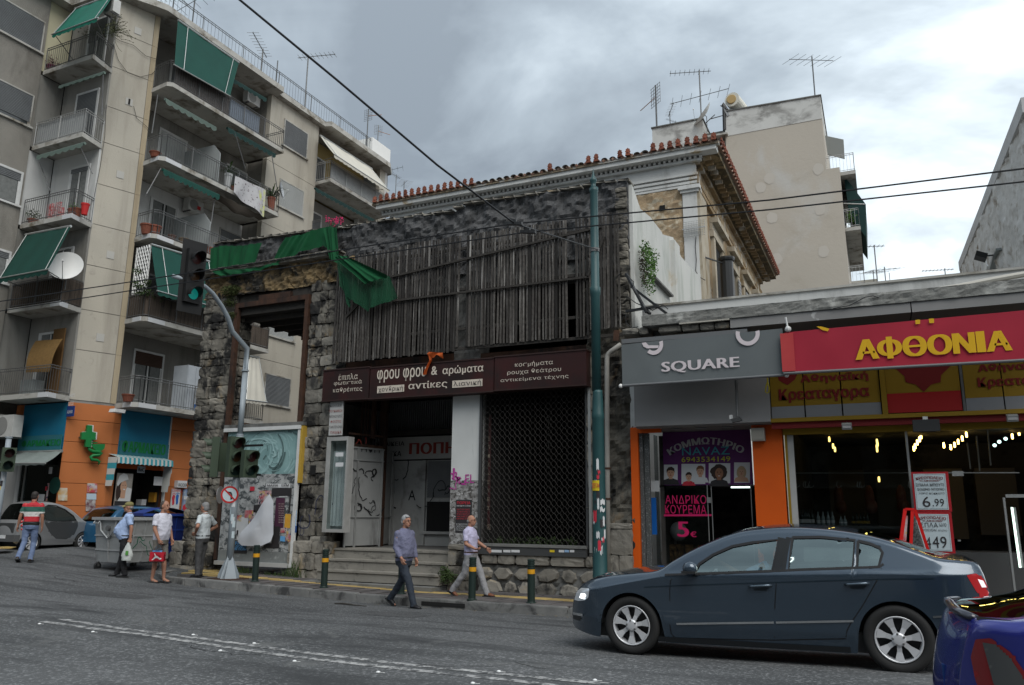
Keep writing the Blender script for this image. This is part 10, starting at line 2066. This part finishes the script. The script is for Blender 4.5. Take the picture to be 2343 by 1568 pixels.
# 6: bald man in lilac shirt and light trousers on the pavement
pa,pb=G('Q',850,655,lambda x,y:kz(x)),G('Q',1105,680,lambda x,y:kz(x));p=(pa+pb)/2;p=Vector((p.x,p.y,kz(p.x)));H_=W('G',475,905,Y=p.y).z-p.z;sp6=(pb-pa).length*1.72/H_/2
person('balding man walking right in a pale lilac short sleeved shirt and light grey trousers',p,(1,.03),H_,dict(armR=(V3(.24,.02,1.12),V3(.19,.22,1.02)),handR=V3(-.35,.9,-.1),armL=(V3(-.22,.08,1.15),V3(-.24,.30,1.02)),handL=V3(0,.7,-.6),legR=(V3(.08,-.08,.50),V3(.08,-sp6*1.0,.12),V3(0,.85,-.45)),legL=(V3(-.08,.22,.48),V3(-.08,sp6*1.0,.075)),hip=V3(0,.02,.905),lean=V3(0,-.01,-.015),loose=1.12,curlR=1.2),cloth('lilac_shirt',(.46,.44,.60)),cloth('light_trousers',(.27,.27,.28)),hair='bald',hairm=m_ghair,shoe=mat('tan_shoe',(.16,.06,.03),.5),belt=mat('brown_belt',(.08,.04,.025),.5),glasses=True,watch=True)
# driver of the saloon: head, shoulder, arm on the wheel
t=thing('driver','driver of the dark saloon in a pale blue shirt with an arm on the wheel','person',tuple(FA(2.25,.5,.5)));b=MB();q0_=FA(2.33,.50,.62)
b.tube([q0_,q0_+Vector((.06,0,.3)),q0_+Vector((.05,0,.45))],[.15,.16,.07],14);sh_=q0_+Vector((.03,-.18,.40));el_=q0_+Vector((-.22,-.22,.28));wr_=q0_+Vector((-.48,-.12,.42));b.tube([sh_,el_],[.055,.045],10);b.tube([el_,wr_],[.043,.028],10);b.obox(wr_+Vector((-.05,0,.02)),(.045,0,.01),(0,.018,0),(-.005,0,.035))
for k in range(4):b.tube([wr_+Vector((-.07,0,.05-.02*k)),wr_+Vector((-.11,.01,.05-.02*k)),wr_+Vector((-.11,.05,.045-.02*k))],.009,6)
b.tube([wr_+Vector((-.04,.0,.05)),wr_+Vector((-.07,.03,.075))],.010,6)
b.ell(q0_+Vector((.03,0,.62)),(.092,.075,.115),16,12);b.tube([q0_+Vector((.05,0,.42)),q0_+Vector((.04,0,.55))],.055,10);b.tube([q0_+Vector((-.055,0,.62)),q0_+Vector((-.085,0,.59))],.014,6);bo=b.build('body',m_skin,t);remesh(bo,.009,3,.5)
b=MB();b.tube([q0_+Vector((0,0,-.05)),q0_+Vector((.06,0,.28)),q0_+Vector((.05,0,.43))],[.165,.18,.08],16);b.tube([sh_+Vector((.03,.03,0)),sh_.lerp(el_,.8)],[.075,.062],12);s2=b.build('shirt',cloth('pale_blue_shirt',(.36,.47,.70)),t);remesh(s2,.012,3,.5);b=MB();b.ell(q0_+Vector((.055,0,.66)),(.09,.08,.095),14,10);b.build('hair',m_dhair,t,smooth=True)
# ================================================================== ACROSS THE STREET (behind the viewer, seen in reflections)
rn=random.Random(77);cols_=[(.36,.33,.28),(.30,.29,.27),(.42,.40,.35),(.26,.25,.24),(.38,.34,.27),(.33,.33,.32)]
xpos=-62;k=0
while xpos<55:
 wd_=rn.uniform(14,20);h_=rn.choice((9.8,12.9,9.8,12.9));mm=mat('opposite_plaster_%d'%(k%6),cols_[k%6],.9,tuple(v*.8 for v in cols_[k%6]),.6,.6)
 t=thing('opposite_building','plain %s apartment building behind the viewer, seen only in reflections'%(('beige','grey','cream','dark grey','ochre','pale grey')[k%6]),'building',(xpos,-12.5,0),0,'apartment buildings behind the viewer')
 MB().box((xpos,-24,-.5),(xpos+wd_-.2,-12.5,h_)).build('walls',mm,t)
 for fl_ in range(int(h_/3.1)):
  z=.6+fl_*3.1
  if fl_:MB().box((xpos+.8,-12.49,z-.5),(xpos+wd_-1,-11.4,z-.35)).build('balcony',m_slab,t)
  b=MB();n_=int(wd_/3)
  for j in range(n_):x_=xpos+1.2+j*(wd_-2)/n_;b.box((x_,-12.49,z),(x_+1.5,-12.42,z+1.9))
  b.build('window_row',mat('dark_pane',(.03,.035,.035)),t,stuff=True)
 xpos+=wd_;k+=1
